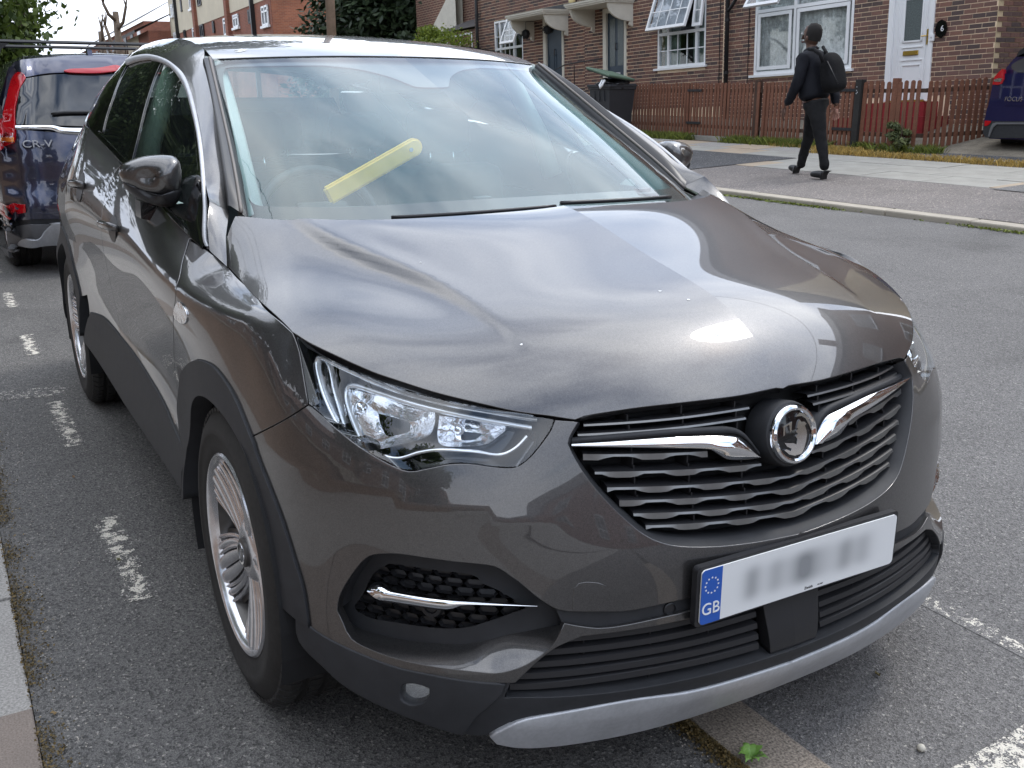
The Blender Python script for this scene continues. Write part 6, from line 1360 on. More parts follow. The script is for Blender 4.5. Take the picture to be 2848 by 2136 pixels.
def farbrick(name, c1, c2, mort, sc=1.0, ax='XZ'):
    m = mat(name, c1, .9); nt = m.node_tree; b = nt.nodes['Principled BSDF']; l = nt.links.new; t = nt.nodes['Texture Coordinate']
    s = nd(nt, 'ShaderNodeSeparateXYZ'); l(t.outputs['Object'], s.inputs[0]); ad = nd(nt, 'ShaderNodeMath', operation='ADD'); l(s.outputs['X'], ad.inputs[0]); l(s.outputs['Y'], ad.inputs[1]); c = nd(nt, 'ShaderNodeCombineXYZ'); l(ad.outputs[0], c.inputs[0]); l(s.outputs['Z'], c.inputs[1])
    br = nd(nt, 'ShaderNodeTexBrick'); br.inputs['Scale'].default_value = 1/sc; br.inputs['Brick Width'].default_value = .225; br.inputs['Row Height'].default_value = .075; br.inputs['Mortar Size'].default_value = .006; br.inputs['Color1'].default_value = (*c1, 1); br.inputs['Color2'].default_value = (*c2, 1); br.inputs['Mortar'].default_value = (*mort, 1); l(c.outputs[0], br.inputs['Vector'])
    n = nd(nt, 'ShaderNodeTexNoise'); n.inputs['Scale'].default_value = .8; n.inputs['Detail'].default_value = 8; l(t.outputs['Object'], n.inputs['Vector']); mr = nd(nt, 'ShaderNodeMapRange'); mr.inputs['From Min'].default_value = .3; mr.inputs['From Max'].default_value = .7; mr.inputs['To Min'].default_value = .8; mr.inputs['To Max'].default_value = 1.2; l(n.outputs['Fac'], mr.inputs['Value'])
    x = nd(nt, 'ShaderNodeMix', data_type='RGBA', blend_type='MULTIPLY'); x.inputs['Factor'].default_value = 1; l(br.outputs['Color'], x.inputs['A']); l(mr.outputs[0], x.inputs['B']); l(x.outputs['Result'], b.inputs['Base Color']); return m
gw = thing('garden_wall', 'low brown brick garden wall behind the near pavement', 'wall', (0, -4.1, 0)); mb = MB(); mb.box(-50, 4, -.12, .12, -.1, 1.15); mb.obj('wall_face', farbrick('brown_wall_brick', (.24, .15, .10), (.19, .12, .085), (.28, .22, .16)), gw); mb = MB(); mb.box(-50, 4, -.16, .16, 1.15, 1.22); mb.obj('coping', M_KERBF, gw)
M_FB1 = farbrick('upper_brickwork', (.16, .072, .055), (.11, .058, .05), (.42, .31, .21)); M_FB2 = farbrick('block_brickwork', (.25, .085, .055), (.19, .07, .05), (.26, .16, .11)); M_FB3 = farbrick('orange_brickwork', (.33, .115, .06), (.24, .085, .05), (.30, .18, .12))
M_UPVC = mat('white_upvc', (.78, .79, .80), .35, var=(2, .03, 3)); M_CREAMP = mat('cream_painted_wood', (.62, .59, .51), .6, var=[(5, .08, 5)]); M_REND = mat('cream_render', (.55, .49, .38), .9, var=[(1.2, .07, 6)]); M_TILE = mat('slate_roof', (.06, .055, .055), .8, var=[(3, .25, 5)]); M_ROOFT = mat('clay_tiles', (.15, .08, .055), .85, var=[(3, .25, 5)])
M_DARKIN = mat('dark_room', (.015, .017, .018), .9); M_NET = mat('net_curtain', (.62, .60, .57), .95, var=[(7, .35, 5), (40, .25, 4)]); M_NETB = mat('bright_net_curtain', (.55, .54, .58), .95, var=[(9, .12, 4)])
M_BRASS = mat('brass', (.62, .42, .10), .3, .9); M_TEAL = mat('dark_blue_door', (.016, .035, .058), .4, var=(4, .1, 3)); M_DOORGL = mat('obscure_glass', (.10, .12, .12), .25, var=[(60, .35, 4)], bump=(120, .6, .004)); M_REDST = mat('red_painted_step', (.22, .012, .018), .55, var=[(8, .2, 4)])
M_SPIPE = mat('black_pipe', (.015, .015, .017), .4)
def bricks(house, l0, l1, h0, h1, openings, name='brick', limit=300, off0=0, mortar=M_MORT, dpx=None, side=False):
    """stretcher bond in real bricks, the first 300 as parts, the rest joined"""
    rr = random.Random(int(l0*10)); L1, H1 = .215, .065; P = []; r = 0; h = h0
    while h < h1:
        o = off0+(.1125 if r % 2 else 0)+(.05 if r % 4 == 3 else 0); ints = [(l0, l1)]
        for (a, b, c, d) in openings:
            if h+H1 > c and h < d: ints = [q for (s, e) in ints for q in ((s, min(e, a)), (max(s, b), e)) if q[1]-q[0] > .03]
        for (s, e) in ints:
            k = math.floor((s-o)/.225); x = o+k*.225
            while x < e:
                a, b = max(x, s), min(x+L1, e)
                if b-a > .03: P.append((a, b, h))
                x += .225
        h += .075; r += 1
    P.sort(key=lambda p: (fac_dist(house, p)))
    mb = MB(); base = bpy.data.meshes.new('brick'); b0 = MB(); b0.box(-.5, .5, -.5, .5, -.5, .5); b0.F = [f for f in b0.F if f != (2, 3, 7, 6)]; base.from_pydata(b0.V, [], b0.F); base.materials.append(M_BRICK)
    for i, (a, b, h) in enumerate(P):
        d = .0045+rr.uniform(-.001, .002)
        if i < limit:
            o = bpy.data.objects.new('brick', base); link(o, house)
            if side: o.location = (side, (a+b)/2, h+.0325); o.scale = (d*2, b-a, .063)
            else: o.location = ((a+b)/2, 0, h+.0325); o.scale = (b-a, d*2, .063)
        else:
            if side: mb.box(side-d, side+d, a, b, h, h+.063)
            else: mb.box(a, b, -d, 0, h, h+.063)
    if mb.V: o = mb.obj('brickwork', M_BRICK, house); o['kind'] = 'stuff'
def fac_dist(house, p): return -(p[0]+p[1])
def lb(mb, l0, l1, d0, d1, h0, h1, m=0): mb.box(l0, l1, d0, d1, h0, h1, m)
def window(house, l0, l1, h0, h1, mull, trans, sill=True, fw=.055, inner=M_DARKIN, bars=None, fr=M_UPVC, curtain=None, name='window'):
    mb = MB(); d0, d1 = -.004, .07
    for (a, b, c, d) in ((l0, l1, h0, h0+fw), (l0, l1, h1-fw, h1), (l0, l0+fw, h0+fw, h1-fw), (l1-fw, l1, h0+fw, h1-fw)): lb(mb, a, b, d0, d1, c, d)
    w = mb.obj(name, fr, house); 
    xs = [l0+fw]+[m for m in mull]+[l1-fw]; hs = [h0+fw]+list(trans)+[h1-fw]
    mb = MB()
    for m_ in mull: lb(mb, m_-.03, m_+.03, d0+.002, d1-.002, h0+fw, h1-fw)
    for t_ in trans: lb(mb, l0+fw, l1-fw, d0+.004, d1-.004, t_-.03, t_+.03)
    if mb.V: mb.obj('frame_bars', fr, w)
    if bars:
        mb = MB()
        for (a, b, c, d) in bars: lb(mb, a, b, .012, .03, c, d)
        mb.obj('glazing_bars', fr, w)
    mb = MB(); lb(mb, l0+.02, l1-.02, .034, .040, h0+.02, h1-.02); mb.obj('pane', M_WGLASS, w)
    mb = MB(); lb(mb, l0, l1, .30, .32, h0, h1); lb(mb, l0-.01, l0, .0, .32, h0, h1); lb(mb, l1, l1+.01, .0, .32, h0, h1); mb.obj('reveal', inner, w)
    if curtain:
        n = int((l1-l0)/.02); V = []; 
        for i in range(n+1):
            x = l0+.03+(l1-l0-.06)*i/n; y = .075+.016*math.sin(i*1.1)+.012*math.sin(i*.37); V += [(x, y, h0+.03), (x, y, h1-.03)]
        mesh('curtain', V, [(2*i, 2*i+2, 2*i+3, 2*i+1) for i in range(n)], curtain, w, smooth=True)
    if sill: mb = MB(); lb(mb, l0-.09, l1+.06, -.055, .02, h0-.045, h0-.002); mb.obj('sill', fr, w)
    return w
def casement(house, l0, l1, h0, h1, swing, hinge='top', bars=None, curtain=True):
    """opened outward leaf hung from its top edge"""
    c = bpy.data.objects.new('open_casement', None); link(c, house); c.location = (l0, -.01, h1); c.rotation_euler = (-swing, 0, 0)
    mb = MB(); W_, H_ = l1-l0, h1-h0
    for (a, b, e, f) in ((0, W_, -.05, 0), (0, W_, -H_, -H_+.06), (0, .055, -H_+.06, -.05), (W_-.055, W_, -H_+.06, -.05)): lb(mb, a, b, -.05, 0, e, f)
    if bars:
        for a in bars[0]: lb(mb, a*W_-.01, a*W_+.01, -.03, -.018, -H_+.06, -.05)
        for a in bars[1]: lb(mb, .055, W_-.055, -.032, -.016, -H_*a-.01, -H_*a+.01)
    mb.obj('leaf_frame', M_UPVC, c); mb = MB(); lb(mb, .04, W_-.04, -.026, -.022, -H_+.04, -.04); mb.obj('pane', M_WGLASS, c); return c
# house A: white door and large window (l from about -5.3 to .80)
hA = lthing('brick_house', 'brown brick terraced house with white front door and large white window with net curtains', 'house')
opA = [(-4.40, -1.96, -.41, 2.4), (-1.20, -.30, -.97, 1.4)]
mb = MB(); lb(mb, -5.30, -4.40, 0, .3, -2, 5.6); lb(mb, -1.96, -1.20, 0, .3, -2, 5.6); lb(mb, -.30, .80, 0, .3, -2, 5.6); lb(mb, -4.40, -1.96, 0, .3, -2, -.43); lb(mb, -4.40, -1.96, 0, .3, 1.05, 5.6); lb(mb, -1.2, -.3, 0, .3, 1.2, 5.6); lb(mb, -1.2, -.3, 0, .3, -2, -.98); lb(mb, .5, .80, .3, 9, -2, 5.6)
mb.obj('wall', M_MORT, hA)
mb = MB(); lb(mb, -5.28, .79, -.011, -.001, 1.26, 5.6); mb.obj('upper_brickwork', M_FB1, hA)
for q in (-4.0, -1.2):
    window(hA, q, q+1.5, 2.9, 4.1, [q+.75], [], curtain=M_NET) if False else None
mb = MB(); mb.add([(-5.3, -.4, 5.55), (1.0, -.4, 5.55), (1.0, 4.4, 8.6), (-5.3, 4.4, 8.6), (1.0, 9.2, 5.55), (-5.3, 9.2, 5.55)], [(0, 1, 2, 3), (3, 2, 4, 5)]); mb.obj('roof', M_TILE, hA)
bricks(hA, -5.28, .80, -1.50, 1.25, [(-4.40, -1.96, -.46, 1.3), (-1.20, -.30, -.97, 1.3), (-1.75, .1, -2, -.97)])
# gable end bricks (face +l)
gA = MB(); lb(gA, .80, .806, .0, 9, -2, 5.6); gA.obj('gable_wall', M_MORTL, hA)
mbk = MB()
for r in range(60):
    h = -1.5+.075*r
    if h > 1.3: break
    for k in range(12):
        y0 = .012+.1125*k*1.0*2+(.1125 if r % 2 else 0)
        lb(mbk, .800, .818, y0, y0+.213, h, h+.063)
mbk.obj('brickwork', M_BRICK, hA)['kind'] = 'stuff'
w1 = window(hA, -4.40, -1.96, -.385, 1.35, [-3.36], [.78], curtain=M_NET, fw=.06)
mb = MB()
for (a, b) in ((-4.31, -3.43), (-3.29, -2.05)):
    for (x0, x1, y0, y1) in ((a, b, -.30, -.235), (a, b, .67, .735), (a, a+.065, -.235, .67), (b-.065, b, -.235, .67)): lb(mb, x0, x1, -.018, -.004, y0, y1)
mb.obj('sash', M_UPVC, w1)
casement(hA, -4.40, -4.36+.0, .70, 1.4, 0) if False else None
c = bpy.data.objects.new('open_vent', None); link(c, hA); c.location = (-4.36, -.01, 1.34); c.rotation_euler = (R(-32), 0, 0); mb = MB(); lb(mb, 0, .9, -.05, 0, -.60, -.54); lb(mb, 0, .06, -.05, 0, -.54, 0); lb(mb, .84, .9, -.05, 0, -.54, 0); mb.obj('leaf_frame', M_UPVC, c)
mb = MB(); lb(mb, 0, .9, -.03, -.02, -.58, 0); mb.obj('pane', M_WGLASS, c)
# white door
dr = bpy.data.objects.new('front_door', None); link(dr, hA)
mb = MB(); lb(mb, -1.20, -1.10, -.03, .06, -.97, 1.30); lb(mb, -.38, -.30, -.03, .06, -.97, 1.30); lb(mb, -1.10, -.38, -.03, .06, 1.20, 1.30); mb.obj('frame', M_UPVC, dr)
mb = MB(); mb.bbox((-.74, .03, .11), (.715, .045, 2.14), .004); d_ = mb.obj('door_leaf', M_UPVC, dr)
mb = MB(); 
for (a, b, c_, d2) in ((-.90, -.52, -.04, -.015), (-.90, -.875, -.04, .66), (-.545, -.52, -.04, .66), (-.90, -.52, .62, .66)): lb(mb, a, b, -.012, .008, c_, d2)
for hh in (-.12, -.32, -.40): lb(mb, -.92 if hh > -.35 else -.88, -.50 if hh > -.35 else -.54, -.006, .008, hh-.008, hh+.008)
lb(mb, -.90, -.885, -.004, .008, -.85, -.42); lb(mb, -.535, -.52, -.004, .008, -.85, -.42)
for xx in (-.98, -1.02, -.46): lb(mb, xx, xx+.012, -.002, .008, -.95, 1.15)
mb.obj('door_mouldings', M_UPVC, dr)
mb = MB(); lb(mb, -.875, -.545, -.001, .010, -.015, .62); mb.obj('door_glass', M_DOORGL, dr)
mb = MB(); lb(mb, -.87, -.58, -.016, .008, -.245, -.175); lb(mb, -.84, -.61, -.024, -.016, -.232, -.19); mb.obj('letter_plate', M_BRASS, dr)
mb = MB(); lb(mb, -.425, -.392, -.016, .008, -.10, .14); mb.tube([(-.408, -.016, .035), (-.408, -.05, .035), (-.50, -.055, .035)], .011, 8); mb.obj('door_handle', M_BRASS, dr)
mb = MB(); lb(mb, -1.10, -.38, -.035, .0, -.985, -.955); mb.obj('threshold', M_BRASS, dr)
st_ = MB(); lb(st_, -1.75, .1, -.62, 0, -2.2, -1.22); lb(st_, -1.38, -.12, -.34, 0, -1.22, -.99); st_.obj('door_step', M_REDST, hA)
npq = lthing('house_number_plaque', 'small black house number plaque reading 6 beside the white door frame', 'plaque', -.15, -.02, .12); mb = MB(); mb.prism([(.11*math.cos(t), .14*math.sin(t)) for t in np.linspace(0, 2*PI, 8, endpoint=False)], 'y', -.02, .004); mb.obj('plate', M_GLOSSB, npq)
textobj('numeral', '6', .13, (.03, -.024, 0), (PI/2, 0, 0), M_UPVC, npq)
bx_ = lthing('doorbell', 'white doorbell box on the frame of the white door', 'doorbell', -.305, -.035, -.0); mb = MB(); mb.bbox((0, 0, 0), (.085, .03, .11), .006); mb.obj('case', M_UPVC, bx_); mb = MB(); mb.lathe([(.014, -.02), (.012, -.024), (.0001, -.024)], 16, 'y'); mb.obj('button', M_SATIN, bx_)
# pipes
pp = lthing('drainpipe', 'black drainpipe with a slanting branch on the brick wall between the two large windows', 'drainpipe', -5.09, -.10, 0)
mb = MB(); mb.tube([(0, 0, -1.6), (0, 0, 5.4)], .042, 12); mb.obj('downpipe', M_SPIPE, pp, smooth=True); mb = MB(); mb.tube([(0, 0, .86), (.10, 0, .93), (.62, 0, 1.45), (.66, 0, 1.9)], .036, 10); mb.obj('branch_pipe', M_SPIPE, pp, smooth=True)
for hh in (-.3, .7, 1.7): mb = MB(); mb.lathe([(.052, -.03), (.052, .03)], 12, 'z', (0, 0, hh)); mb.obj('pipe_bracket', M_SPIPE, pp)
for i, (l_, lbl) in enumerate(((-5.40, 'thin grey cable running down the brick wall left of the drainpipe'), (-4.56, 'thin cable running down the wall close to the left side of the large white window'))):
    mb = MB(); mb.tube([(l_, -.022, -1.6), (l_+.01, -.022, 0), (l_, -.022, 5)], .008, 6); o = mb.obj('wall_cable', M_SPIPE, None); o.matrix_world = hmat(); props(o, lbl, 'cable')
# house B: teal door, canopy, casement window; house C: ball baskets and small window
hB = lthing('brick_house', 'brown brick terraced house with dark blue front door, cream canopy and open white casement', 'house')
mb = MB(); lb(mb, -10.3, -9.5, 0, .3, -2.4, 5.6); lb(mb, -8.58, -7.44, 0, .3, -2.4, 5.6); lb(mb, -5.84, -5.30, 0, .3, -2.4, 5.6); lb(mb, -7.44, -5.84, 0, .3, -2.4, -.12); lb(mb, -7.44, -5.84, 0, .3, 1.45, 5.6); lb(mb, -9.5, -8.58, 0, .3, 1.33, 5.6); lb(mb, -9.5, -8.58, 0, .3, -2.4, -.80); mb.obj('wall', M_MORT, hB)
mb = MB(); lb(mb, -10.3, -5.31, -.011, -.001, 1.66, 5.6); mb.obj('upper_brickwork', M_FB1, hB)
bricks(hB, -10.3, -5.31, -.95, 1.65, [(-9.5, -8.58, -2, 1.36), (-7.44, -5.84, -.17, 1.5)])
mb = MB(); mb.add([(-10.3, -.4, 5.55), (-5.3, -.4, 5.55), (-5.3, 4.4, 8.6), (-10.3, 4.4, 8.6), (-5.3, 9.2, 5.55), (-10.3, 9.2, 5.55)], [(0, 1, 2, 3), (3, 2, 4, 5)]); mb.obj('roof', M_TILE, hB)
w2 = window(hB, -7.44, -5.84, -.10, 1.42, [-7.08, -6.15], [.60], curtain=None, bars=[(-6.78, -6.765, -.05, .57), (-6.47, -6.455, -.05, .57), (-7.39, -5.89, .245, .265)], fw=.05)
mb = MB(); V = []
for (a, b) in ((-7.38, -6.86), (-6.42, -5.90)):
    n0 = 20; q = []
    for i in range(n0+1): x = a+(b-a)*i/n0; y = .16+.02*math.sin(i*1.3); q += [(x, y, -.06), (x, y, 1.35)]
    mb.add(q, [(2*i, 2*i+2, 2*i+3, 2*i+1) for i in range(n0)])
mb.obj('curtain', mat('green_curtain', (.20, .25, .22), .9, var=(6, .3, 4)), w2, smooth=True)
cs = casement(hB, -7.46, -6.14, .62, 1.45, R(20), bars=((.25, .5, .75), (.52,)))
mb = MB(); lb(mb, .06, 1.26, .03, .04, -.75, -.05); mb.obj('net', M_NETB, cs)
cs2 = casement(hB, -6.12, -5.84, .66, 1.45, R(7), bars=((), (.6,)))
def canopy(house, l0, l1, h, label=None, ret=.75):
    c = bpy.data.objects.new('door_canopy', None); link(c, house)
    mb = MB(); lb(mb, l0, l1, -ret, 0, h, h+.035); lb(mb, l0-.02, l1+.02, -ret-.03, 0, h+.035, h+.075); lb(mb, l0-.04, l1+.04, -ret-.05, 0, h+.075, h+.12); mb.obj('cornice', M_CREAMP, c)
    mb = MB(); mb.add([(l0-.05, -ret-.06, h+.122), (l1+.05, -ret-.06, h+.122), (l1+.05, 0, h+.26), (l0-.05, 0, h+.26), (l0-.05, 0, h+.122), (l1+.05, 0, h+.122)], [(0, 1, 2, 3), (0, 3, 4), (1, 5, 2), (0, 4, 5, 1)]); mb.obj('lead_roof', mat('lead_sheet', (.13, .14, .15), .6, var=[(6, .2, 4)]) if 'lead_sheet' not in MATS else MATS['lead_sheet'], c)
    for x in (l0+.04, l1-.10):
        P = [(0, h), (-ret+.06, h), (-ret+.06, h-.06)]+[(-.08-(ret-.16)*math.cos(t), h-.08-.30*math.sin(t)) for t in np.linspace(.15, PI/2, 9)]+[(-.10, h-.46), (-.02, h-.50), (0, h-.50)]
        mb = MB(); mb.prism(P, 'x', x, x+.06); mb.obj('bracket', M_CREAMP, c)
    return c
canopy(hB, -9.95, -8.30, 1.36)
def bdoor(house, l0, l1, h0, h1, glass_=True):
    d = bpy.data.objects.new('front_door', None); link(d, house); mb = MB()
    for (a, b, c_, e) in ((l0, l0+.13, h0, h1+.10), (l1-.08, l1, h0, h1+.10), (l0+.13, l1-.08, h1, h1+.10)): lb(mb, a, b, -.03, .08, c_, e)
    mb.obj('frame', M_CREAMP, d); mb = MB(); mb.bbox(((l0+.13+l1-.08)/2, .045, (h0+h1)/2), (l1-l0-.215, .045, h1-h0), .004); mb.obj('door_leaf', M_TEAL, d)
    a, b = l0+.13, l1-.08; m_ = (a+b)/2; mb = MB()
    for (x0, x1) in ((a+.09, m_-.05), (m_+.05, b-.09)):
        if glass_: lb(mb, x0, x1, .018, .03, h0+.85, h1-.15)
    if mb.V: mb.obj('door_glass', M_DOORGL, d)
    mb = MB()
    for (x0, x1) in ((a+.08, m_-.04), (m_+.04, b-.08)):
        for (y0, y1) in ((h0+.12, h0+.55),)+(() if glass_ else ((h0+.80, h0+1.25),)):
            for (p, q, r_, s_) in ((x0, x1, y0, y0+.02), (x0, x1, y1-.02, y1), (x0, x0+.02, y0, y1), (x1-.02, x1, y0, y1)): lb(mb, p, q, .012, .024, r_, s_)
    mb.obj('panel_mouldings', M_TEAL, d); mb = MB(); lb(mb, m_-.16, m_+.16, .008, .024, h0+.62, h0+.70); mb.obj('letter_plate', M_SATIN, d)
    mb = MB(); mb.tube([(m_, .02, h0+1.35), (m_, -.01, h0+1.34), (m_, -.01, h0+1.22), (m_, .02, h0+1.20)], .012, 6); mb.obj('door_knocker', M_SPIPE, d); return d
bdoor(hB, -9.50, -8.58, -.80, 1.24)
hC = lthing('brick_house', 'brown brick terraced house with dark blue door flanked by two black topiary balls', 'house')
mb = MB(); lb(mb, -15.9, -14.80, 0, .3, -2.6, 5.6); lb(mb, -13.25, -12.19, 0, .3, -2.6, 5.6); lb(mb, -11.22, -10.31, 0, .3, -2.6, 5.6); lb(mb, -14.8, -13.25, 0, .3, -2.6, .1); lb(mb, -14.8, -13.25, 0, .3, 1.56, 5.6); lb(mb, -12.19, -11.22, 0, .3, 1.33, 5.6); lb(mb, -12.19, -11.22, 0, .3, -2.6, -.75); mb.obj('wall', M_MORT, hC)
mb = MB(); lb(mb, -15.9, -10.32, -.011, -.001, 2.26, 5.6); mb.obj('upper_brickwork', M_FB1, hC)
bricks(hC, -15.9, -10.31, -.6, 2.25, [(-12.19, -11.22, -2, 1.36), (-14.8, -13.25, .05, 1.56)])
mb = MB(); mb.add([(-15.9, -.4, 5.55), (-10.3, -.4, 5.55), (-10.3, 4.4, 8.6), (-15.9, 4.4, 8.6), (-10.3, 9.2, 5.55), (-15.9, 9.2, 5.55)], [(0, 1, 2, 3), (3, 2, 4, 5)]); mb.obj('roof', M_TILE, hC)
w3 = window(hC, -14.80, -13.25, .12, 1.54, [-14.5, -13.75], [.80], bars=[(-14.27, -14.255, .2, 1.5), (-14.02, -14.005, .2, 1.5), (-14.75, -13.3, 1.12, 1.135), (-14.75, -13.3, .45, .465)], fw=.05)
casement(hC, -13.98, -13.22, .82, 1.55, R(22), bars=((), (.5,)))
bdoor(hC, -12.19, -11.22, -.75, 1.27, glass_=False); canopy(hC, -12.75, -10.98, 1.37)
for i, (l_, h_) in enumerate(((-12.62, 1.04), (-11.52, 1.06))):
    t = lthing('topiary_ball', ['black hanging topiary ball between the open casement and the dark blue door', 'black hanging topiary ball in front of the dark blue door'][i], 'plant', l_, -.28, h_, group='topiary balls by the door'); crown('foliage', (0, 0, 0), (.13, .13, .13), 1500, .014, mat('topiary', (.02, .022, .024), .8) if 'topiary' not in MATS else MATS['topiary'], t, blobs=24, seed=i+2, flat=1.0)
    mb = MB(); mb.lathe([(.0001, -.115), (.08, -.085), (.115, 0), (.08, .085), (.0001, .115)], 14, 'z'); mb.obj('core', M_SPIPE, t, smooth=True); mb = MB(); mb.tube([(0, 0, .1), (0, 0, .30), (0, .26, .32)], .008, 5); mb.obj('hanging_bracket', M_SPIPE, t)
t = lthing('wall_lamp', 'pale yellow oval lamp on the brick wall between the two door canopies', 'lamp', -10.66, -.12, 1.66); mb = MB(); mb.lathe([(.0001, -.13), (.06, -.11), (.085, -.03), (.085, .06), (.05, .12), (.0001, .13)], 20, 'z'); mb.obj('globe', mat('lamp_globe', (.75, .62, .32), .4), t, smooth=True); mb = MB(); lb(mb, -.03, .03, 0, .12, -.02, .06); mb.obj('wall_bracket', M_SPIPE, t)
pp = lthing('drainpipe', 'black drainpipe on the brick wall behind the bright green shrub', 'drainpipe', -15.68, -.08, 0); mb = MB(); mb.tube([(0, 0, -2), (0, 0, 5.4)], .045, 10); mb.obj('downpipe', M_SPIPE, pp, smooth=True); mb = MB(); mb.lathe([(.055, -.03), (.055, .03)], 12, 'z', (0, 0, 1.8)); mb.obj('pipe_bracket', M_SPIPE, pp)
hr = lthing('handrail', 'thin black metal handrail by the doorstep behind the wheelie bin', 'railing', -10.6, -.9, -.9); mb = MB(); mb.tube([(0, 0, -.4), (0, 0, .85), (.35, .3, 1.05), (1.1, .9, 1.15)], .016, 6); mb.obj('rail', M_SPIPE, hr); mb = MB(); mb.tube([(.5, .45, -.4), (.5, .45, 1.02)], .012, 6); mb.obj('post', M_SPIPE, hr)
# house D further left, set back, with bay roof and a pale gable
hD = lthing('brick_house', 'darker brick house behind the bright shrub, with slate porch roof and pale gable boards', 'house')
mb = MB(); lb(mb, -22.5, -15.95, 1.2, 1.5, -3, 5.6); lb(mb, -15.95, -15.9, .0, 1.4, -3, 5.6); mb.obj('wall', M_FB1, hD)
mb = MB(); mb.add([(-18.6, .1, 1.55), (-16.1, .1, 1.55), (-16.1, 1.2, 1.95), (-18.6, 1.2, 1.95), (-18.6, 1.2, 1.5), (-16.1, 1.2, 1.5)], [(0, 1, 2, 3), (0, 3, 4), (1, 5, 2), (0, 4, 5, 1)]); mb.obj('porch_roof', M_TILE, hD)
mb = MB(); lb(mb, -18.4, -16.3, .2, 1.2, -1.5, 1.5); mb.obj('porch_wall', M_FB1, hD); wq = window(hD, -18.2, -16.5, .5, 1.42, [-17.3], [], sill=False); wq.location = (0, .19, 0)
mb = MB(); mb.add([(-22.6, .9, .6), (-18.9, .9, 3.1), (-18.9, .9, .6), (-22.6, 1.15, .6), (-18.9, 1.15, 3.1), (-18.9, 1.15, .6)], [(0, 2, 1), (3, 4, 5), (0, 1, 4, 3)]); mb.obj('gable_boards', M_CREAMP, hD)
mb = MB(); mb.add([(-22.5, .7, 5.55), (-15.9, .7, 5.55), (-15.9, 5, 8.4), (-22.5, 5, 8.4)], [(0, 1, 2, 3)]); mb.obj('roof', M_TILE, hD)
# houses out of the frame to the right (they show in the bonnet)
for i, (l0, l1) in enumerate(((4.6, 14.5), (16.5, 27))):
    h = lthing('brick_house', ['brick semi beyond the driveway of the blue hatchback, outside the right edge', 'brick semi two plots right of the driveway, outside the right edge'][i], 'house'); mb = MB(); lb(mb, l0, l1, 0, 8, -1.5, 5.4); mb.obj('wall', M_FB1, h)
    mb = MB(); mb.add([(l0-.3, -.4, 5.4), (l1+.3, -.4, 5.4), (l1+.3, 4, 8.4), (l0-.3, 4, 8.4), (l1+.3, 8.4, 5.4), (l0-.3, 8.4, 5.4)], [(0, 1, 2, 3), (3, 2, 4, 5), (1, 4, 2), (0, 3, 5)]); mb.obj('roof', M_TILE, h)
    mb = MB(); lb(mb, (l0+l1)/2-.5, (l0+l1)/2+.5, 3.5, 4.5, 7.5, 9.6); mb.obj('chimney', M_FB1, h)
    for q in np.linspace(l0+.6, l1-2.2, 3):
        for hh in (-.1, 2.9): window(h, q, q+1.5, hh, hh+1.25, [q+.75], [], sill=True).location = (0, -.08, 0)
# the long brick block on the near side, seen as reflections in bumper and doors
bk = thing('brick_block', 'long brick apartment block with rows of white windows on the near side, behind the camera', 'building', (0, -17, 0))
mb = MB(); mb.box(-34, 44, -8, 0, -.5, 6.0); mb.obj('wall', farbrick('brown_block_brick', (.20, .12, .085), (.16, .10, .08), (.2, .15, .11)), bk); mb = MB(); mb.add([(-34.4, .5, 6.0), (44.4, .5, 6.0), (44.4, -4, 8.6), (-34.4, -4, 8.6), (44.4, -8.5, 6.0), (-34.4, -8.5, 6.0)], [(0, 3, 2, 1), (3, 5, 4, 2)]); mb.obj('roof', M_ROOFT, bk)
wf_ = MB(); 
for (a, b, c_, d) in ((-.55, .55, -.06, 0), (-.55, .55, 1.24, 1.3), (-.55, -.49, 0, 1.24), (.49, .55, 0, 1.24), (-.03, .03, 0, 1.24), (-.49, .49, .6, .66)): wf_.box(a, b, 0, .06, c_, d)
wme = bpy.data.meshes.new('window'); wme.from_pydata(wf_.V, [], wf_.F); wme.materials.append(M_UPVC); gm = MB(); gm.box(-.5, .5, .005, .02, 0, 1.25); gme = bpy.data.meshes.new('pane'); gme.from_pydata(gm.V, [], gm.F); gme.materials.append(mat('reflecting_pane', (.02, .025, .03), .05))
for k in range(26):
    for hh in (1.0, 3.9): w_ = place(wme, 'window', (-32.5+k*3.0, 0, hh), bk); place(gme, 'pane', (0, 0, 0), w_)
bk2 = thing('brick_block', 'brick terrace closing the street behind the camera', 'building', (38, -4, 0)); mb = MB(); mb.box(0, 8, -30, 30, -.5, 5.6); mb.obj('wall', M_FB2, bk2); mb = MB(); mb.add([(-.4, -30, 5.6), (-.4, 30, 5.6), (4, 30, 8.2), (4, -30, 8.2), (8.4, 30, 5.6), (8.4, -30, 5.6)], [(0, 3, 2, 1), (3, 5, 4, 2)]); mb.obj('roof', M_TILE, bk2)
for k in range(16):
    for hh in (.9, 3.4): w_ = place(wme, 'window', (-.02, -28+k*3.6, hh), bk2, rot=(0, 0, PI/2)); place(gme, 'pane', (0, 0, 0), w_)
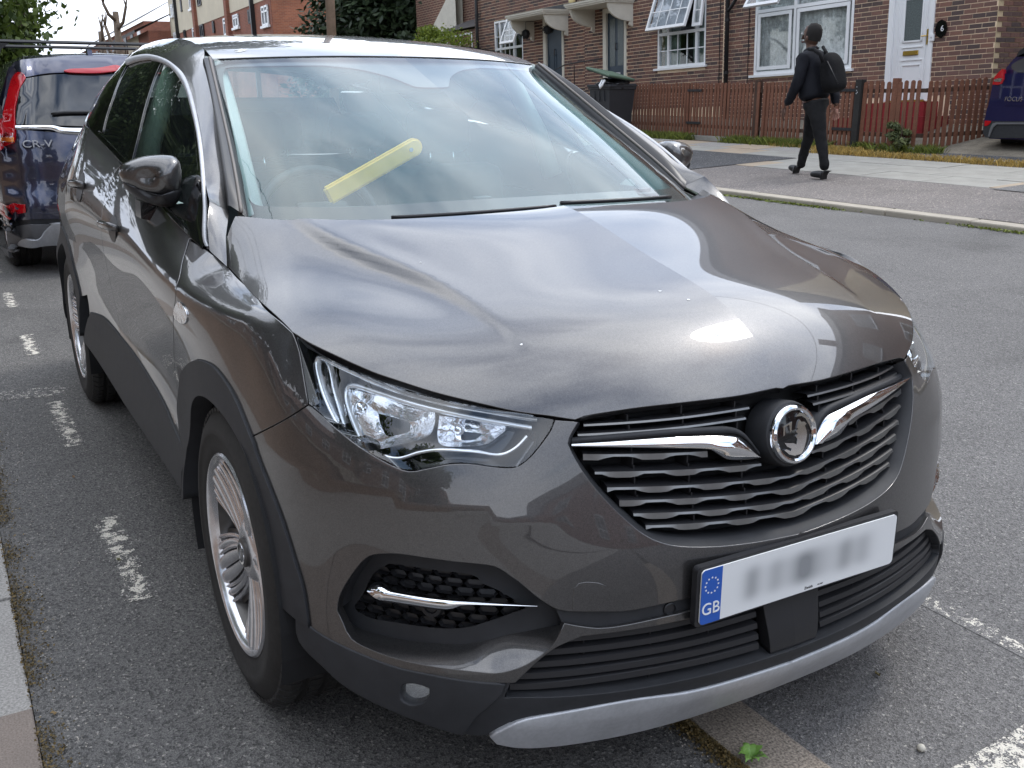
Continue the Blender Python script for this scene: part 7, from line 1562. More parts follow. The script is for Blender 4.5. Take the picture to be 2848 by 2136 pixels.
# far apartment block on the far side of the street
fb = lthing('apartment_block', 'long three-storey block with cream upper floor over red brick, far left behind the SUV roof', 'building'); DD = 1.2
def fz(pts): return [fac(400+a*500/2212, b*500/2212, DD) for a, b in pts]
(c0, _), (c1, hC1), (c2, hC2) = fz([(1560, 35)])[0], fz([(1560, 35)])[0], fz([(340, 402)])[0]
hb = (hC1+hC2)/2; lnear = c1; lfar = fz([(330, 300)])[0][0]; lend = fz([(30, 300)])[0][0]; print('block', c1, hC1, c2, hC2, lfar, lend)
mb = MB(); lb(mb, lfar, lnear, DD, DD+9, -6, hb); mb.obj('brick_wall', M_FB2, fb); mb = MB(); lb(mb, lfar, lnear-.02, DD-.03, DD+9, hb, hb+3.2); mb.obj('rendered_upper_wall', M_REND, fb)
mb = MB(); lb(mb, lnear-.01, lnear+.02, DD+.02, DD+12, -6, hb+.0); mb.obj('gable_wall', M_FB3, fb)
mb = MB(); lb(mb, lend, lfar, DD-1.5, DD+9, -6, hb+.35); mb.obj('brick_wing', M_FB2, fb); mb = MB(); lb(mb, lend+.3, lfar-3.6, DD-1.53, DD-1.4, hb-.9, hb+.3); mb.obj('wing_render', M_REND, fb)
mb = MB(); mb.add([(lend-.8, DD-2.4, hb+.35), (lfar+.2, DD-2.4, hb+.35), (lfar+.2, DD+3.5, hb+3), (lend-.8, DD+3.5, hb+3), (lend-.8, DD-2.4, hb+.15), (lfar+.2, DD-2.4, hb+.15)], [(0, 1, 2, 3), (4, 5, 1, 0), (0, 3, 4)]); mb.obj('roof', M_TILE, fb)
mb = MB(); mb.add([(lfar, DD-.5, hb+3.2), (lnear+.4, DD-.5, hb+3.2), (lnear+.4, DD+4, hb+5.4), (lfar, DD+4, hb+5.4)], [(0, 1, 2, 3)]); mb.obj('roof', M_TILE, fb)
def fwin(p0, p1, white=True):
    (a, h1), (b, h0) = fz([p0, p1]); a, b = min(a, b), max(a, b); h0, h1 = min(h0, h1), max(h0, h1); m_ = M_UPVC if white else M_SPIPE
    mb = MB(); w = b-a; f = .09
    for (x0, x1, y0, y1) in ((a, b, h0, h0+f), (a, b, h1-f, h1), (a, a+f, h0, h1), (b-f, b, h0, h1), ((a+b)/2-f/2, (a+b)/2+f/2, h0, h1)): lb(mb, x0, x1, DD-.09, DD-.03, y0, y1)
    if white: lb(mb, a, b, DD-.09, DD-.03, h0+(h1-h0)*.66, h0+(h1-h0)*.66+f)
    wo = mb.obj('window', m_, fb); mb = MB(); lb(mb, a+.02, b-.02, DD-.055, DD-.04, h0+.02, h1-.02); mb.obj('pane', MATS['reflecting_pane'], wo)
    if white: mb = MB(); lb(mb, a-.1, b+.1, DD-.16, DD-.02, h0-.12, h0); mb.obj('sill', M_UPVC, wo)
for p0, p1, wh in (((1455, 85), (1555, 300), 1), ((1105, 190), (1185, 325), 1), ((985, 230), (1065, 420), 1), ((605, 345), (668, 480), 1), ((372, 405), (418, 500), 1), ((1290, 125), (1335, 285), 0), ((1335-640, 310), (755, 450), 0), ((850, 265), (885, 400), 0), ((497, 375), (530, 460), 0), ((560, -60), (615, 98), 1), ((662, -60), (720, 62), 0), ((455, 0), (485, 140), 0), ((335, 60), (375, 190), 1)): fwin(p0, p1, wh)
for (x, m_, w_) in ((640, M_FB2, .5), (1045, M_FB2, .5), (405, M_SPIPE, .16), (1355, M_SPIPE, .16)):
    l_ = fz([(x, 100)])[0][0]; mb = MB(); lb(mb, l_-w_/2, l_+w_/2, DD-.22, DD, -6, hb+3.2); mb.obj('downpipe' if w_ < .3 else 'brick_pier', m_, fb)
l_ = fz([(215, 150)])[0][0]
far2 = lthing('apartment_block', 'smaller brick block with dark windows in the distance beyond the pollarded trees', 'building')
a = fac(330, 80, 2)[0]; b = fac(398, 60, 2)[0]; h_ = fac(398, 58, 2)[1]; print('far2', a, b, h_)
a = min(b-20, -170); mb = MB(); lb(mb, max(a, b-45), b, 2, 10, -9, h_); mb.obj('wall', M_FB2, far2); mb = MB(); aa_ = max(a, b-45); mb.add([(aa_, 1.5, h_), (b+.3, 1.5, h_), (b+.3, 6, h_+2.5), (aa_, 6, h_+2.5)], [(0, 1, 2, 3)]); mb.obj('roof', M_TILE, far2)
for k in range(8): mb = MB(); x = b-1.5-k*3.2; lb(mb, x-1.2, x, 1.93, 2, h_-1.9, h_-.6); mb.obj('window', M_UPVC if k % 3 == 0 else M_SPIPE, far2)

# ------------------------------------------------------------------ fences
M_PICK = mat('brown_stained_timber', (.175, .072, .042), .75, var=[(3, .22, 5), (40, .2, 4)], bump=(60, .4, .004)); M_PICKD = mat('dark_stained_timber', (.055, .030, .020), .8, var=[(3, .2, 5)]); M_POSTB = mat('blackened_post', (.022, .021, .020), .8, var=[(10, .3, 4)]); M_IRON = mat('black_iron', (.02, .02, .022), .5)
pkb = MB(); P = [(-.031, 0), (.031, 0), (.031, .94)]+[(.031*math.cos(t), .94+.031*math.sin(t)) for t in np.linspace(.3, PI-.3, 5)]+[(-.031, .94)]; pkb.prism(P, 'y', -.009, .009); pk_me = bpy.data.meshes.new('picket'); pk_me.from_pydata(pkb.V, [], pkb.F); pk_me.materials.append(M_PICK)
def fence(name, label, p0, p1, top0=1.02, cat='fence', pitch=.098, group=None, rails=(.16, .80), dz=.04, posts=(), skip=None, rmat=None):
    p0, p1 = np.array(p0, float), np.array(p1, float); L_ = np.linalg.norm(p1-p0); a = math.atan2(p1[1]-p0[1], p1[0]-p0[0]); t = thing(name, label, cat, (p0[0], p0[1], 0), (0, 0, a), group); n = int(L_/pitch); rr = random.Random(int(abs(p0[0])*10))
    for k in range(n+1):
        s = k*pitch; w_ = p0+(p1-p0)*s/L_; z = gz(w_[0], w_[1])+dz+.05; place(pk_me, 'picket', (s, -.02+rr.uniform(-.003, .003), z), t, rot=(0, rr.uniform(-.012, .012), 0), scale=(1+rr.uniform(-.08, .08), 1, 1+rr.uniform(-.012, .012)))
    for h in rails:
        z0 = gz(0, p0[1])+dz+.05+h; z1 = gz(0, p1[1])+dz+.05+h; mb = MB(); mb.add([(-.04, y, z0+d) for y in (-.01, .03) for d in (0, .06)]+[(L_+.04, y, z1+d) for y in (-.01, .03) for d in (0, .06)], [(0, 1, 3, 2), (4, 6, 7, 5), (0, 4, 5, 1), (2, 3, 7, 6), (0, 2, 6, 4), (1, 5, 7, 3)]); mb.obj('rail', rmat or M_PICKD, t)
    for s, h, m_, w_ in posts:
        q = p0+(p1-p0)*s/L_; z = gz(q[0], q[1]); mb = MB(); mb.bbox((s, .02, z+h/2), (w_, w_, h), .006); mb.obj('post', m_, t)
    return t
fence('picket_fence', 'brown picket fence with rounded tops from the wheelie bin to the first gate', (-16.4, 11.42), (-13.45, 11.40), posts=((2.95, 1.05, M_POSTB, .09),))
g1_ = fence('garden_gate', 'brown picket garden gate with black hinges nearest to the wheelie bin', (-13.36, 11.38), (-11.36, 11.34), cat='gate', posts=((1.9, 1.10, M_PICKD, .10),))
fence('picket_fence', 'brown picket fence behind the walking man, between the two gates', (-11.26, 11.34), (-10.3, 11.30), posts=((.0, 1.02, M_PICK, .08),))
g2_ = fence('garden_gate', 'brown picket garden gate hinged on the black post beside the walking man', (-10.22, 11.30), (-9.18, 11.26), cat='gate')
fence('picket_fence', 'brown picket fence right of the black post, in front of the white door', (-8.98, 11.24), (-8.02, 11.36), pitch=.099, posts=((.50, 1.10, M_PICK, .095),))
fence('picket_fence', 'brown picket fence running back along the driveway to the house corner', (-7.96, 11.40), (-7.50, 12.75), pitch=.098)
bp_ = thing('gate_post', 'blackened square timber post between the gate and the right hand picket fence', 'post', (-9.08, 11.22, gz(0, 11.22))); mb = MB(); mb.bbox((0, 0, .52), (.115, .115, 1.14), .006); mb.obj('post_shaft', M_POSTB, bp_); mb = MB(); mb.lathe([(.0001, -.07), (.012, -.066)], 6, 'y', (0, 0, .9)); 
for zz_ in (.88, .93, .98): mb.lathe([(.0001, -.066), (.008, -.062), (.008, -.05)], 8, 'y', (-.02, 0, zz_))
mb.obj('bolt_heads', M_SATIN, bp_)
for (g, xs_, s0) in ((g1_, 0, 1), (g2_, 1.04, -1)):
    for zz_ in (.34, .93):
        mb = MB(); z = gz(0, 11.3)+zz_; mb.box(min(xs_, xs_+s0*.42), max(xs_, xs_+s0*.42), -.045, -.032, z-.022, z+.022); mb.obj('strap_hinge', M_IRON, g)
gb = MB(); mbb = thing('garden_wall', 'low grey concrete gravel board under the picket fences', 'wall', (0, 0, 0)); gb.box(-16.4, -8.0, 11.27, 11.33, .40, .60); gb.obj('gravel_board', M_SLABF, mbb)
# ------------------------------------------------------------------ wheelie bin
bn = thing('wheelie_bin', 'dark grey wheelie bin overfilled with rubbish, lid propped half open', 'bin', (-15.0, 10.75, gz(0, 10.75)+.05), (0, 0, R(8)))
M_BIN = mat('bin_plastic', (.035, .037, .042), .5, var=[(6, .12, 4)]); M_BAG = mat('black_bin_bag', (.012, .012, .013), .25, bump=(30, .8, .01)); M_GLID = mat('green_lid', (.11, .17, .12), .5)
mb = MB(); lv = [(.06, .23, .26), (.12, .25, .28), (.92, .29, .35), (.93, .31, .37), (.99, .31, .37)]; V = []
for z, a, b in lv: V += [(-a, -b, z), (a, -b, z), (a, b, z), (-a, b, z)]
mb.add(V, [(i*4+k, i*4+(k+1) % 4, (i+1)*4+(k+1) % 4, (i+1)*4+k) for i in range(4) for k in range(4)]+[(3, 2, 1, 0)]); mb.obj('bin_body', M_BIN, bn)
mb = MB(); 
for k in (-.14, 0, .14): mb.box(-.30+.0, .30, 0, 0.001, .5, .5) if False else mb.bbox((k, -.345, .80), (.02, .03, .20), .004)
mb.obj('bin_ribs', M_BIN, bn); mb = MB(); mb.bbox((0, -.30, .99), (.68, .18, .05), .015); mb.bbox((0, .0, 1.0), (.64, .78, .035), .012); mb.obj('rim', M_BIN, bn)
mb = MB(); mb.tube([(-.26, .40, 1.02), (.26, .40, 1.02)], .018, 8); mb.obj('handle_bar', M_BIN, bn)
for s in (-1, 1): mb = MB(); mb.lathe([(.0001, -.03), (.10, -.03), (.10, .03), (.0001, .03)], 20, 'x', (s*.26, .30, .10)); mb.obj('wheel', M_TYRE, bn)
mb = MB(); mb.bbox((0, 0, 0), (.66, .80, .05), .02); ld = mb.obj('lid', M_GLID, bn); ld.location = (-.03, -.03, 1.22); ld.rotation_euler = (R(-6), R(14), R(4))
mb = MB(); mb.bbox((0, 0, 0), (.62, .76, .02), .008); l2 = mb.obj('lid_underside', M_BIN, bn); l2.location = (-.035, -.03, 1.19); l2.rotation_euler = (R(-6), R(14), R(4))
rb = thing('rubbish_bag', 'glossy black rubbish bag with white drawstring bulging out of the wheelie bin', 'bag', (-15.0, 10.75, gz(0, 10.75)+1.05)); me = bpy.data.meshes.new('bag'); bm = bmesh.new(); bmesh.ops.create_icosphere(bm, subdivisions=4, radius=1); rr = random.Random(4)
for v in bm.verts:
    f = 1+.10*math.sin(v.co.x*9+v.co.y*5)+.08*math.sin(v.co.z*11+v.co.x*6)+.05*math.sin(v.co.y*17); v.co = Vector((v.co.x*.30*f, v.co.y*.34*f, v.co.z*.14*f))
bm.to_mesh(me); bm.free(); me.materials.append(M_BAG); me.polygons.foreach_set('use_smooth', [True]*len(me.polygons)); o = bpy.data.objects.new('bag', me); link(o, rb)
mb = MB(); mb.tube([(.17, -.36, .10), (.16, -.42, .0), (.20, -.43, -.05), (.24, -.42, .0), (.24, -.36, .10)], .022, 8); mb.obj('drawstring', M_UPVC, rb, smooth=True)
textobj('bin_lettering', 'Bexley', .07, (-.13, -.352, .62), (PI/2, 0, 0), M_UPVC, bn) if False else None
mb = MB(); mb.box(-.24, -.02, -.338, -.334, .60, .63); mb.obj('faded_lettering', M_UPVC, bn)

# ------------------------------------------------------------------ blue estate car parked behind
M_BLUE = paint('dark_blue_metallic_paint', (.026, .030, .062), .2, .04); M_FBLUE = paint('deep_blue_paint', (.014, .017, .10), .15, .03)
M_CLADG = mat('grey_cladding', (.12, .12, .125), .55, var=(8, .1, 3))
cv = thing('parked_estate_car', 'dark blue estate SUV with black roof bars parked directly behind the grey SUV', 'car')
CRZ = [(.25, -6.30), (.34, -6.25), (.46, -6.215), (.56, -6.215), (.68, -6.255), (.82, -6.265), (.96, -6.285), (1.10, -6.33), (1.28, -6.42), (1.46, -6.53), (1.55, -6.60), (1.63, -6.72)]
YQ = [0, .3, .55, .72, .82, .89, .925, .93]; YX = [0, -.004, -.018, -.045, -.085, -.16, -.27, -.42]
def crs(ab):
    x = np.interp(ab[:, 1], [p[0] for p in CRZ], [p[1] for p in CRZ]); a = np.abs(ab[:, 0]); narrow = 1-.17*sst((ab[:, 1]-1.05)/.6)
    return np.c_[x+np.interp(a, np.array(YQ), YX), -np.sign(ab[:, 0]+1e-9)*a*narrow, ab[:, 1]]
def smooth_g(f, na, nb):
    A, B = np.meshgrid(na, nb); X = f(np.c_[A.ravel(), B.ravel()]); return X.reshape(len(nb), len(na), 3)
CRS = Surf(YQ, [p[0] for p in CRZ], smooth_g(crs, YQ, [p[0] for p in CRZ]))
if CRS.nrm([[.2, .7]])[0][0] < 0: CRS.sgn *= -1
za = (0, 100, 400); zB = (0, 400, 400)
def ZB(pts): return [(a*400/1659, 400+b*400/1659) for a, b in pts]
def C_(px, s=CRS): return [tuple(p) for p in s.inv(px)]
DEBUG = False
# shell
mb = MB(); st = [(-6.42, .90, .80, 1.55), (-6.75, .92, .75, 1.62), (-7.4, .925, .72, 1.66), (-8.4, .925, .70, 1.66), (-9.2, .92, .66, 1.55), (-9.8, .91, .70, 1.10), (-10.5, .88, .72, .98), (-10.85, .78, .6, .8)]
V = []
for si, (x, wb, wt, zt) in enumerate(st):
    zb_ = min(1.02, zt-.02)
    pr = [(wb*.94, .24), (wb, .42), (wb, .8), (wb*.985, zb_), ((wb*.6+wt*.4), zb_+(zt-zb_)*.45), (wt, zt-.07), (wt*.85, zt-.01), (wt*.4, zt+.02), (0, zt+.03)]
    pr = pr+[(-a, b) for a, b in pr[:-1][::-1]]; V += [(x if si else np.interp(b, [p[0] for p in CRZ], [p[1] for p in CRZ])-.05-.36*(abs(a)/.93)**4, a*(.97 if si == 0 else 1), b) for a, b in pr]
n = 17; mb.add(V, [(i*n+k, i*n+k+1, (i+1)*n+k+1, (i+1)*n+k) for i in range(len(st)-1) for k in range(n-1)]+[tuple(range(n))[::-1], tuple(range((len(st)-1)*n, len(st)*n))])
mb.obj('body_shell', M_BLUE, cv, ang=50)
gl = C_(Zm(*za, [(400, 655), (385, 700), (320, 800), (275, 1000), (248, 1150), (247, 1362)]))
tp = C_(Zm(*za, [(400, 655), (700, 612), (1000, 592)])); ztp = tp[-1][1]; zbt = C_(Zm(*za, [(800, 1375)]))[0][1]
panel('rear_window', CRS.off(.004), [tp+[(0, ztp+.005)], [(0, ztp+.005), (0, zbt-.02)], [(0, zbt-.02), (.2, zbt-.015), C_(Zm(*za, [(800, 1375)]))[0], gl[-1]], gl[::-1]], mat('dark_privacy_glass', (.012, .014, .017), .03, coat=1), cv, mode='join', grid=.08, gap=0, fold=.004)
panel('roof_rear_edge', CRS.off(.008), [[(0, 1.63)]+[(.5, 1.625), (.80, 1.60), (.86, 1.56)], [(.86, 1.56)]+C_(Zm(*za, [(385, 640)])), C_(Zm(*za, [(385, 640), (700, 590), (980, 572)]))+[(0, ztp+.03)], [(0, ztp+.03), (0, 1.63)]], M_BLUE, cv, mode='join', grid=.08, fold=.02)
panel('high_brake_lamp', CRS.off(.022), [C_(Zm(*za, [(985, 560), (1100, 535), (1500, 520)]))+[(0, ztp+.060)], [(0, ztp+.060), (0, ztp+.018)], [(0, ztp+.018)]+C_(Zm(*za, [(1500, 592), (1100, 585), (985, 566)])), C_(Zm(*za, [(985, 566), (985, 560)]))], M_RED, cv, mode='join', grid=.08, gap=0, fold=.01)
lampr = C_(Zm(*za, [(388, 650), (370, 600), (320, 565), (255, 575), (195, 660), (150, 800), (110, 980), (60, 1180), (0, 1330)])); 
lampb = [lampr[-1], (.905, 1.10), (.91, .95)]; lr = C_(Zm(*za, [(225, 1640), (235, 1380), (240, 1100), (268, 980), (305, 820), (388, 650)]))
panel('tail_lamp', CRS.off(.010), [lampr, lampb, [(.91, .95)]+[lr[0]], lr], M_RED, cv, grid=.05, fold=.02, roundr=.004)
lc = C_(Zm(*za, [(215, 1500), (222, 1640)])); panel('reversing_lamp', CRS.off(.014), [[lc[0], lc[1]], [lc[1], (.905, lc[1][1])], [(.905, lc[1][1]), (.905, lc[0][1])], [(.905, lc[0][1]), lc[0]]], M_REFL, cv, grid=.05, gap=0, fold=.006)
panel('indicator_lamp', CRS.off(.016), [[(.80, lc[1][1]+.006), (.90, lc[1][1]+.006)], [(.90, lc[1][1]+.006), (.90, lc[1][1]+.035)], [(.90, lc[1][1]+.035), (.80, lc[1][1]+.035)], [(.80, lc[1][1]+.035), (.80, lc[1][1]+.006)]], M_ORANGE, cv, grid=.05, gap=0, fold=.006)
ct_ = C_(Zm(*za, [(252, 1378), (800, 1378), (1050, 1415)])); cb2 = C_(Zm(*za, [(252, 1440), (800, 1447), (950, 1500)]))
zt0 = ct_[-1][1]
loft('chrome_tail_strip', [CRS.off(.002)(cata(ct_+[(0, zt0-.004)], .03)), CRS.off(.018)(cata([(a, b-.006) for a, b in ct_]+[(0, zt0-.012)], .03)), CRS.off(.014)(cata(cb2+[(.15, cb2[-1][1]-.03), (0, cb2[-1][1]-.035)], .03)), CRS.off(-.01)(cata(cb2+[(.15, cb2[-1][1]-.03), (0, cb2[-1][1]-.035)], .03))], M_CHROME, cv, n=40)
tgl = C_(ZB([(205, -60), (212, 100), (225, 230), (250, 400), (290, 600), (325, 735), (375, 785), (450, 795), (650, 797)])); zg = tgl[-1][1]
panel('tailgate', CRS, [cb2[:1]+[(.3, cb2[-1][1]-.01), (0, cb2[-1][1]-.03)], [(0, cb2[-1][1]-.03), (0, zg)], [(0, zg)]+tgl[::-1][:-1]+[cb2[0]]], M_BLUE, cv, mode='join', grid=.06, fold=.02)
bt_ = C_(ZB([(0, 868), (300, 880), (650, 868)])); zz0 = bt_[-1][1]
panel('rear_bumper', CRS, [[(.925, .94), tgl[0]], tgl+[(0, zg)], [(0, zg), (0, zz0)], [(0, zz0)]+bt_[::-1]+[(.93, bt_[0][1])], [(.93, bt_[0][1]), (.925, .94)]], M_BLUE, cv, mode='join', grid=.06, fold=.02)
cl2 = C_(ZB([(0, 935), (300, 935), (600, 930)])); bl_ = C_(ZB([(0, 1180), (200, 1190), (650, 1168)]))
panel('black_bumper_band', CRS.off(-.006), [[(.93, bt_[0][1])]+bt_+[(0, zz0)], [(0, zz0), (0, cl2[-1][1])], [(0, cl2[-1][1])]+cl2[::-1]+[(.93, cl2[0][1])], [(.93, cl2[0][1]), (.93, bt_[0][1])]], M_BLACK, cv, mode='join', grid=.08, gap=0)
panel('lower_cladding', CRS.off(.004), [[(.93, cl2[0][1])]+cl2+[(0, cl2[-1][1])], [(0, cl2[-1][1]), (0, bl_[-1][1])], [(0, bl_[-1][1])]+bl_[::-1]+[(.93, bl_[0][1])], [(.93, bl_[0][1]), (.93, cl2[0][1])]], M_CLADG, cv, mode='join', grid=.08, fold=.06)
sk2 = C_(ZB([(215, 1150), (290, 1103), (440, 1100), (520, 1010), (610, 928), (660, 918)])); panel('silver_skid_plate', CRS.off(.012), [sk2+[(0, sk2[-1][1])], [(0, sk2[-1][1]), (0, bl_[-1][1]+.005)], [(0, bl_[-1][1]+.005)]+C_(ZB([(650, 1160), (230, 1170)])), C_(ZB([(230, 1170), (215, 1150)]))], M_SATIN, cv, mode='join', grid=.06, gap=0, fold=.02, roundr=.006)
rf_ = C_(ZB([(0, 708), (60, 700), (290, 702), (296, 790), (0, 795)])); panel('bumper_reflector', CRS.off(.006), [rf_[:3], [rf_[2], rf_[3]], rf_[3:], [rf_[4], rf_[0]]], M_RED, cv, grid=.05, gap=0, fold=.006)
p = CRS(C_(Zm((0, 0, 1000)[0], 0, 1000, [(245, 885)])))[0]; textobj('model_lettering', 'CR-V', .075, (p[0]+.030, p[1]-.02, p[2]), prot(), M_SATIN, cv, ext=.012, sx=1.25)
mb = MB(); wp_ = CRS.off(.02)(cata(C_(Zm(*za, [(795, 1220), (1000, 1195), (1500, 1190)]))+[(-0.0+.0, C_(Zm(*za, [(1500, 1190)]))[0][1])], .05)); mb.tube([tuple(q) for q in wp_], [.008]+[.014]*(len(wp_)-1), 6); mb.obj('rear_wiper', M_BLACK2, cv, smooth=True)
# roof bars, feet, aerial
for x in (-7.15, -8.15):
    mb = MB(); z = 1.755; mb.add([(x+a, y, z+b) for y in (-.95, .95) for a, b in ((-.035, 0), (-.02, .016), (.02, .016), (.035, 0), (.02, -.010), (-.02, -.010))], [tuple(range(6)), tuple(range(11, 5, -1))]+[(k, (k+1) % 6, 6+(k+1) % 6, 6+k) for k in range(6)]); mb.obj('roof_bar', M_BLACK2, cv)
    for s in (-1, 1):
        mb = MB(); mb.prism([(s*.86, z-.01), (s*.70, z-.012), (s*.76, z-.06), (s*.78, z-.12), (s*.88, z-.12), (s*.90, z-.05)], 'x', x-.03, x+.03); mb.obj('bar_foot', M_BLACK2, cv)
af = hz([(0, 0)], 0) if False else None
q = at(*Zm(*za, [(1395, 400)])[0], 'x', -6.85); mb = MB(); mb.prism([(q[0]-.10, 1.62), (q[0]+.05, 1.62), (q[0]-.0, 1.69), (q[0]-.07, 1.705)], 'y', q[1]-.018, q[1]+.018); mb.obj('roof_aerial', M_BLUE, cv)
for (x, s) in ((-6.98, 1), (-6.98, -1), (-9.6, 1), (-9.6, -1)):
    w_ = copy_tree(wf, cv); w_.location = (x, .80*s, .349); w_.rotation_euler = (0, R(30), PI if s > 0 else 0)
mb = MB(); mb.box(-10.6, -6.4, -.75, .75, .22, .5); mb.obj('underbody', M_VOID, cv)

# ------------------------------------------------------------------ deep blue hatchback on the driveway
fo = thing('parked_hatchback', 'bright deep blue hatchback parked nose in on the driveway at the right edge', 'car', (-6.33, 11.75, .53))
zF = (2648, 120, 200*2212/948)
def FZ(pts, y=11.72): return [at(2648+a*200/948, 120+b*200/948, 'y', y)-np.array([-6.33, 11.75, .53]) for a, b in pts]
mb = MB(); st = [(0.02, .90, .66, .98), (.10, .915, .66, 1.16), (.38, .915, .63, 1.42), (.9, .915, .62, 1.47), (1.9, .915, .62, 1.47), (2.7, .91, .60, 1.30), (3.2, .90, .70, .98), (3.9, .86, .72, .86), (4.3, .74, .6, .70)]
V = []
for (y, wb, wt, zt) in st:
    zb_ = min(.95, zt-.02); pr = [(wb*.92, .22), (wb, .38), (wb*1.0, .7), (wb*.97, zb_), ((wb*.6+wt*.4), zb_+(zt-zb_)*.5), (wt, zt-.06), (wt*.8, zt-.01), (0, zt+.02)]; pr = pr+[(-a, b) for a, b in pr[:-1][::-1]]; V += [(a, y, b) for a, b in pr]
n = 15; mb.add(V, [(i*n+k, i*n+k+1, (i+1)*n+k+1, (i+1)*n+k) for i in range(len(st)-1) for k in range(n-1)]+[tuple(range(n)), tuple(range((len(st)-1)*n, len(st)*n))[::-1]])
mb.obj('body_shell', M_FBLUE, fo, ang=50)
def slab(name, pts, m, dy=.03, parent=None, y=11.70):
    P = FZ(pts, y); n = len(P); mb = MB(); mb.add([tuple(p) for p in P]+[tuple(p+[0, dy, 0]) for p in P], [tuple(range(n)), tuple(range(2*n-1, n-1, -1))]+[(i, (i+1) % n, n+(i+1) % n, n+i) for i in range(n)]); return mb.obj(name, m, parent or fo, ang=30)
def rp(pts, k=None): return pts
E_ = 2300
slab('rear_bumper', [(470, 840), (455, 870), (440, 960), (415, 1030), (E_, 1030), (E_, 840)], M_FBLUE, .3, y=11.60)
slab('tailgate', [(560, 445), (530, 560), (495, 740), (470, 845), (E_, 845), (E_, 430), (940, 400), (700, 400)], M_FBLUE, .3, y=11.66)
slab('boot_lid_pressing', [(648, 560), (665, 690), (690, 790), (715, 822), (E_, 822), (E_, 560)], M_FBLUE, .02, y=11.645)
slab('upper_pillar', [(845, 175), (770, 255), (700, 345), (690, 405), (E_, 405), (E_, 175)], M_FBLUE, .25, y=11.74)
slab('rear_window', [(940, 195), (850, 240), (790, 280), (775, 315), (800, 350), (860, 380), (948, 388), (2100, 388), (2050, 195)], mat('pale_reflecting_glass', (.05, .055, .06), .05, coat=1), .02, y=11.725)
slab('roof_spoiler', [(948, 60), (880, 110), (842, 180), (950, 130), (2000, 130), (1960, 60)], M_BLACK2, .25, y=11.70)
slab('tail_lamp', [(660, 340), (620, 375), (560, 440), (530, 545), (600, 550), (650, 535), (682, 470), (682, 350)], M_RED, .05, y=11.64)
slab('tail_lamp_inner', [(560, 475), (545, 505), (640, 510), (660, 465), (620, 460)], M_REFL, .01, y=11.632)
slab('lower_cladding', [(415, 1030), (405, 1190), (440, 1245), (500, 1250), (E_, 1250), (E_, 1030)], M_BLACK, .4, y=11.59)
slab('diffuser_trim', [(530, 1060), (500, 1120), (470, 1230), (490, 1235), (540, 1110), (590, 1070), (E_, 1070), (E_, 1048), (580, 1045)], M_CLADG, .02, y=11.575)
slab('bumper_reflector', [(430, 1020), (425, 1095), (470, 1085), (505, 1050), (505, 1025)], M_RED, .02, y=11.58)
q = FZ([(810, 740)], 11.63)[0]; textobj('model_lettering', 'FOCUS', .085, (q[0], q[1], q[2]), (PI/2, 0, 0), M_CHROME, fo, ext=.004, sx=1.0)
for (x, y) in ((-.72, .55), (.72, .55), (-.74, 3.2), (.74, 3.2)):
    w_ = copy_tree(wf, fo); w_.location = (x, y, .325); w_.rotation_euler = (0, .3, -PI/2 if x < 0 else PI/2); w_.scale = (.93, .93, .93)
mb = MB(); mb.box(-.7, .7, .1, 4.1, .18, .5); mb.obj('underbody', M_VOID, fo)

# ------------------------------------------------------------------ the walking man
def skin(name, V, E, Rr, m, parent, sub=2, disp=0):
    me = bpy.data.meshes.new(name); me.from_pydata([tuple(v) for v in V], E, []); o = bpy.data.objects.new(name, me); link(o)
    sm_ = o.modifiers.new('s', 'SKIN'); sm_.use_smooth_shade = True
    for i, v in enumerate(me.skin_vertices[0].data): r = Rr[i]; v.radius = r if isinstance(r, tuple) else (r, r); v.use_root = i == 0
    su = o.modifiers.new('u', 'SUBSURF'); su.levels = sub; su.render_levels = sub
    bpy.context.view_layer.update(); dg = bpy.context.evaluated_depsgraph_get(); me2 = bpy.data.meshes.new_from_object(o.evaluated_get(dg)); bpy.data.objects.remove(o)
    if disp:
        co = np.empty(len(me2.vertices)*3, 'f'); me2.vertices.foreach_get('co', co); co = co.reshape(-1, 3); no = np.empty(len(me2.vertices)*3, 'f'); me2.vertices.foreach_get('normal', no); no = no.reshape(-1, 3)
        d = np.sin(co[:, 2]*38+np.sin(co[:, 0]*21)*2)*np.sin(co[:, 0]*26+co[:, 1]*19)+.6*np.sin(co[:, 2]*71+co[:, 0]*40); co += no*(d*disp)[:, None]; me2.vertices.foreach_set('co', co.ravel())
    me2.materials.clear(); me2.materials.append(m); me2.polygons.foreach_set('use_smooth', [True]*len(me2.polygons)); me2.update()
    r = bpy.data.objects.new(name, me2); link(r, parent); return r
PO = np.array([-7.15, 8.0, gz(0, 8.0)+.052]); pn = thing('person', 'man in black jacket and dark trousers walking left along the far pavement', 'person', tuple(PO))
def q_(a, b, y=8.0): return at(2120+a*300/995, 40+b*300/995, 'y', y)-PO
M_SKIN = mat('brown_skin', (.10, .052, .035), .55); M_SKINP = mat('palm_skin', (.38, .20, .15), .55); M_HAIR = mat('black_hair', (.012, .010, .009), .85, bump=(300, .5, .003)); M_JACK = mat('black_jacket', (.014, .015, .020), .72, var=(14, .2, 4), bump=(45, .3, .006)); M_TROU = mat('black_trousers', (.014, .014, .015), .85, var=(16, .25, 4), bump=(40, .4, .006)); M_SHOE = mat('black_shoes', (.012, .012, .013), .45); M_BPK = mat('black_backpack', (.009, .009, .010), .85, var=(12, .25, 4), bump=(35, .5, .008))
yl, yr = 7.86, 8.16
hip = q_(510, 850, 8.0); wst = q_(480, 760, 8.0); chest = q_(460, 480, 8.0); nb = q_(462, 335, 8.0); nk = q_(452, 275, 8.0); sk0 = q_(448, 215, 8.0); sk1 = q_(462, 160, 8.0)
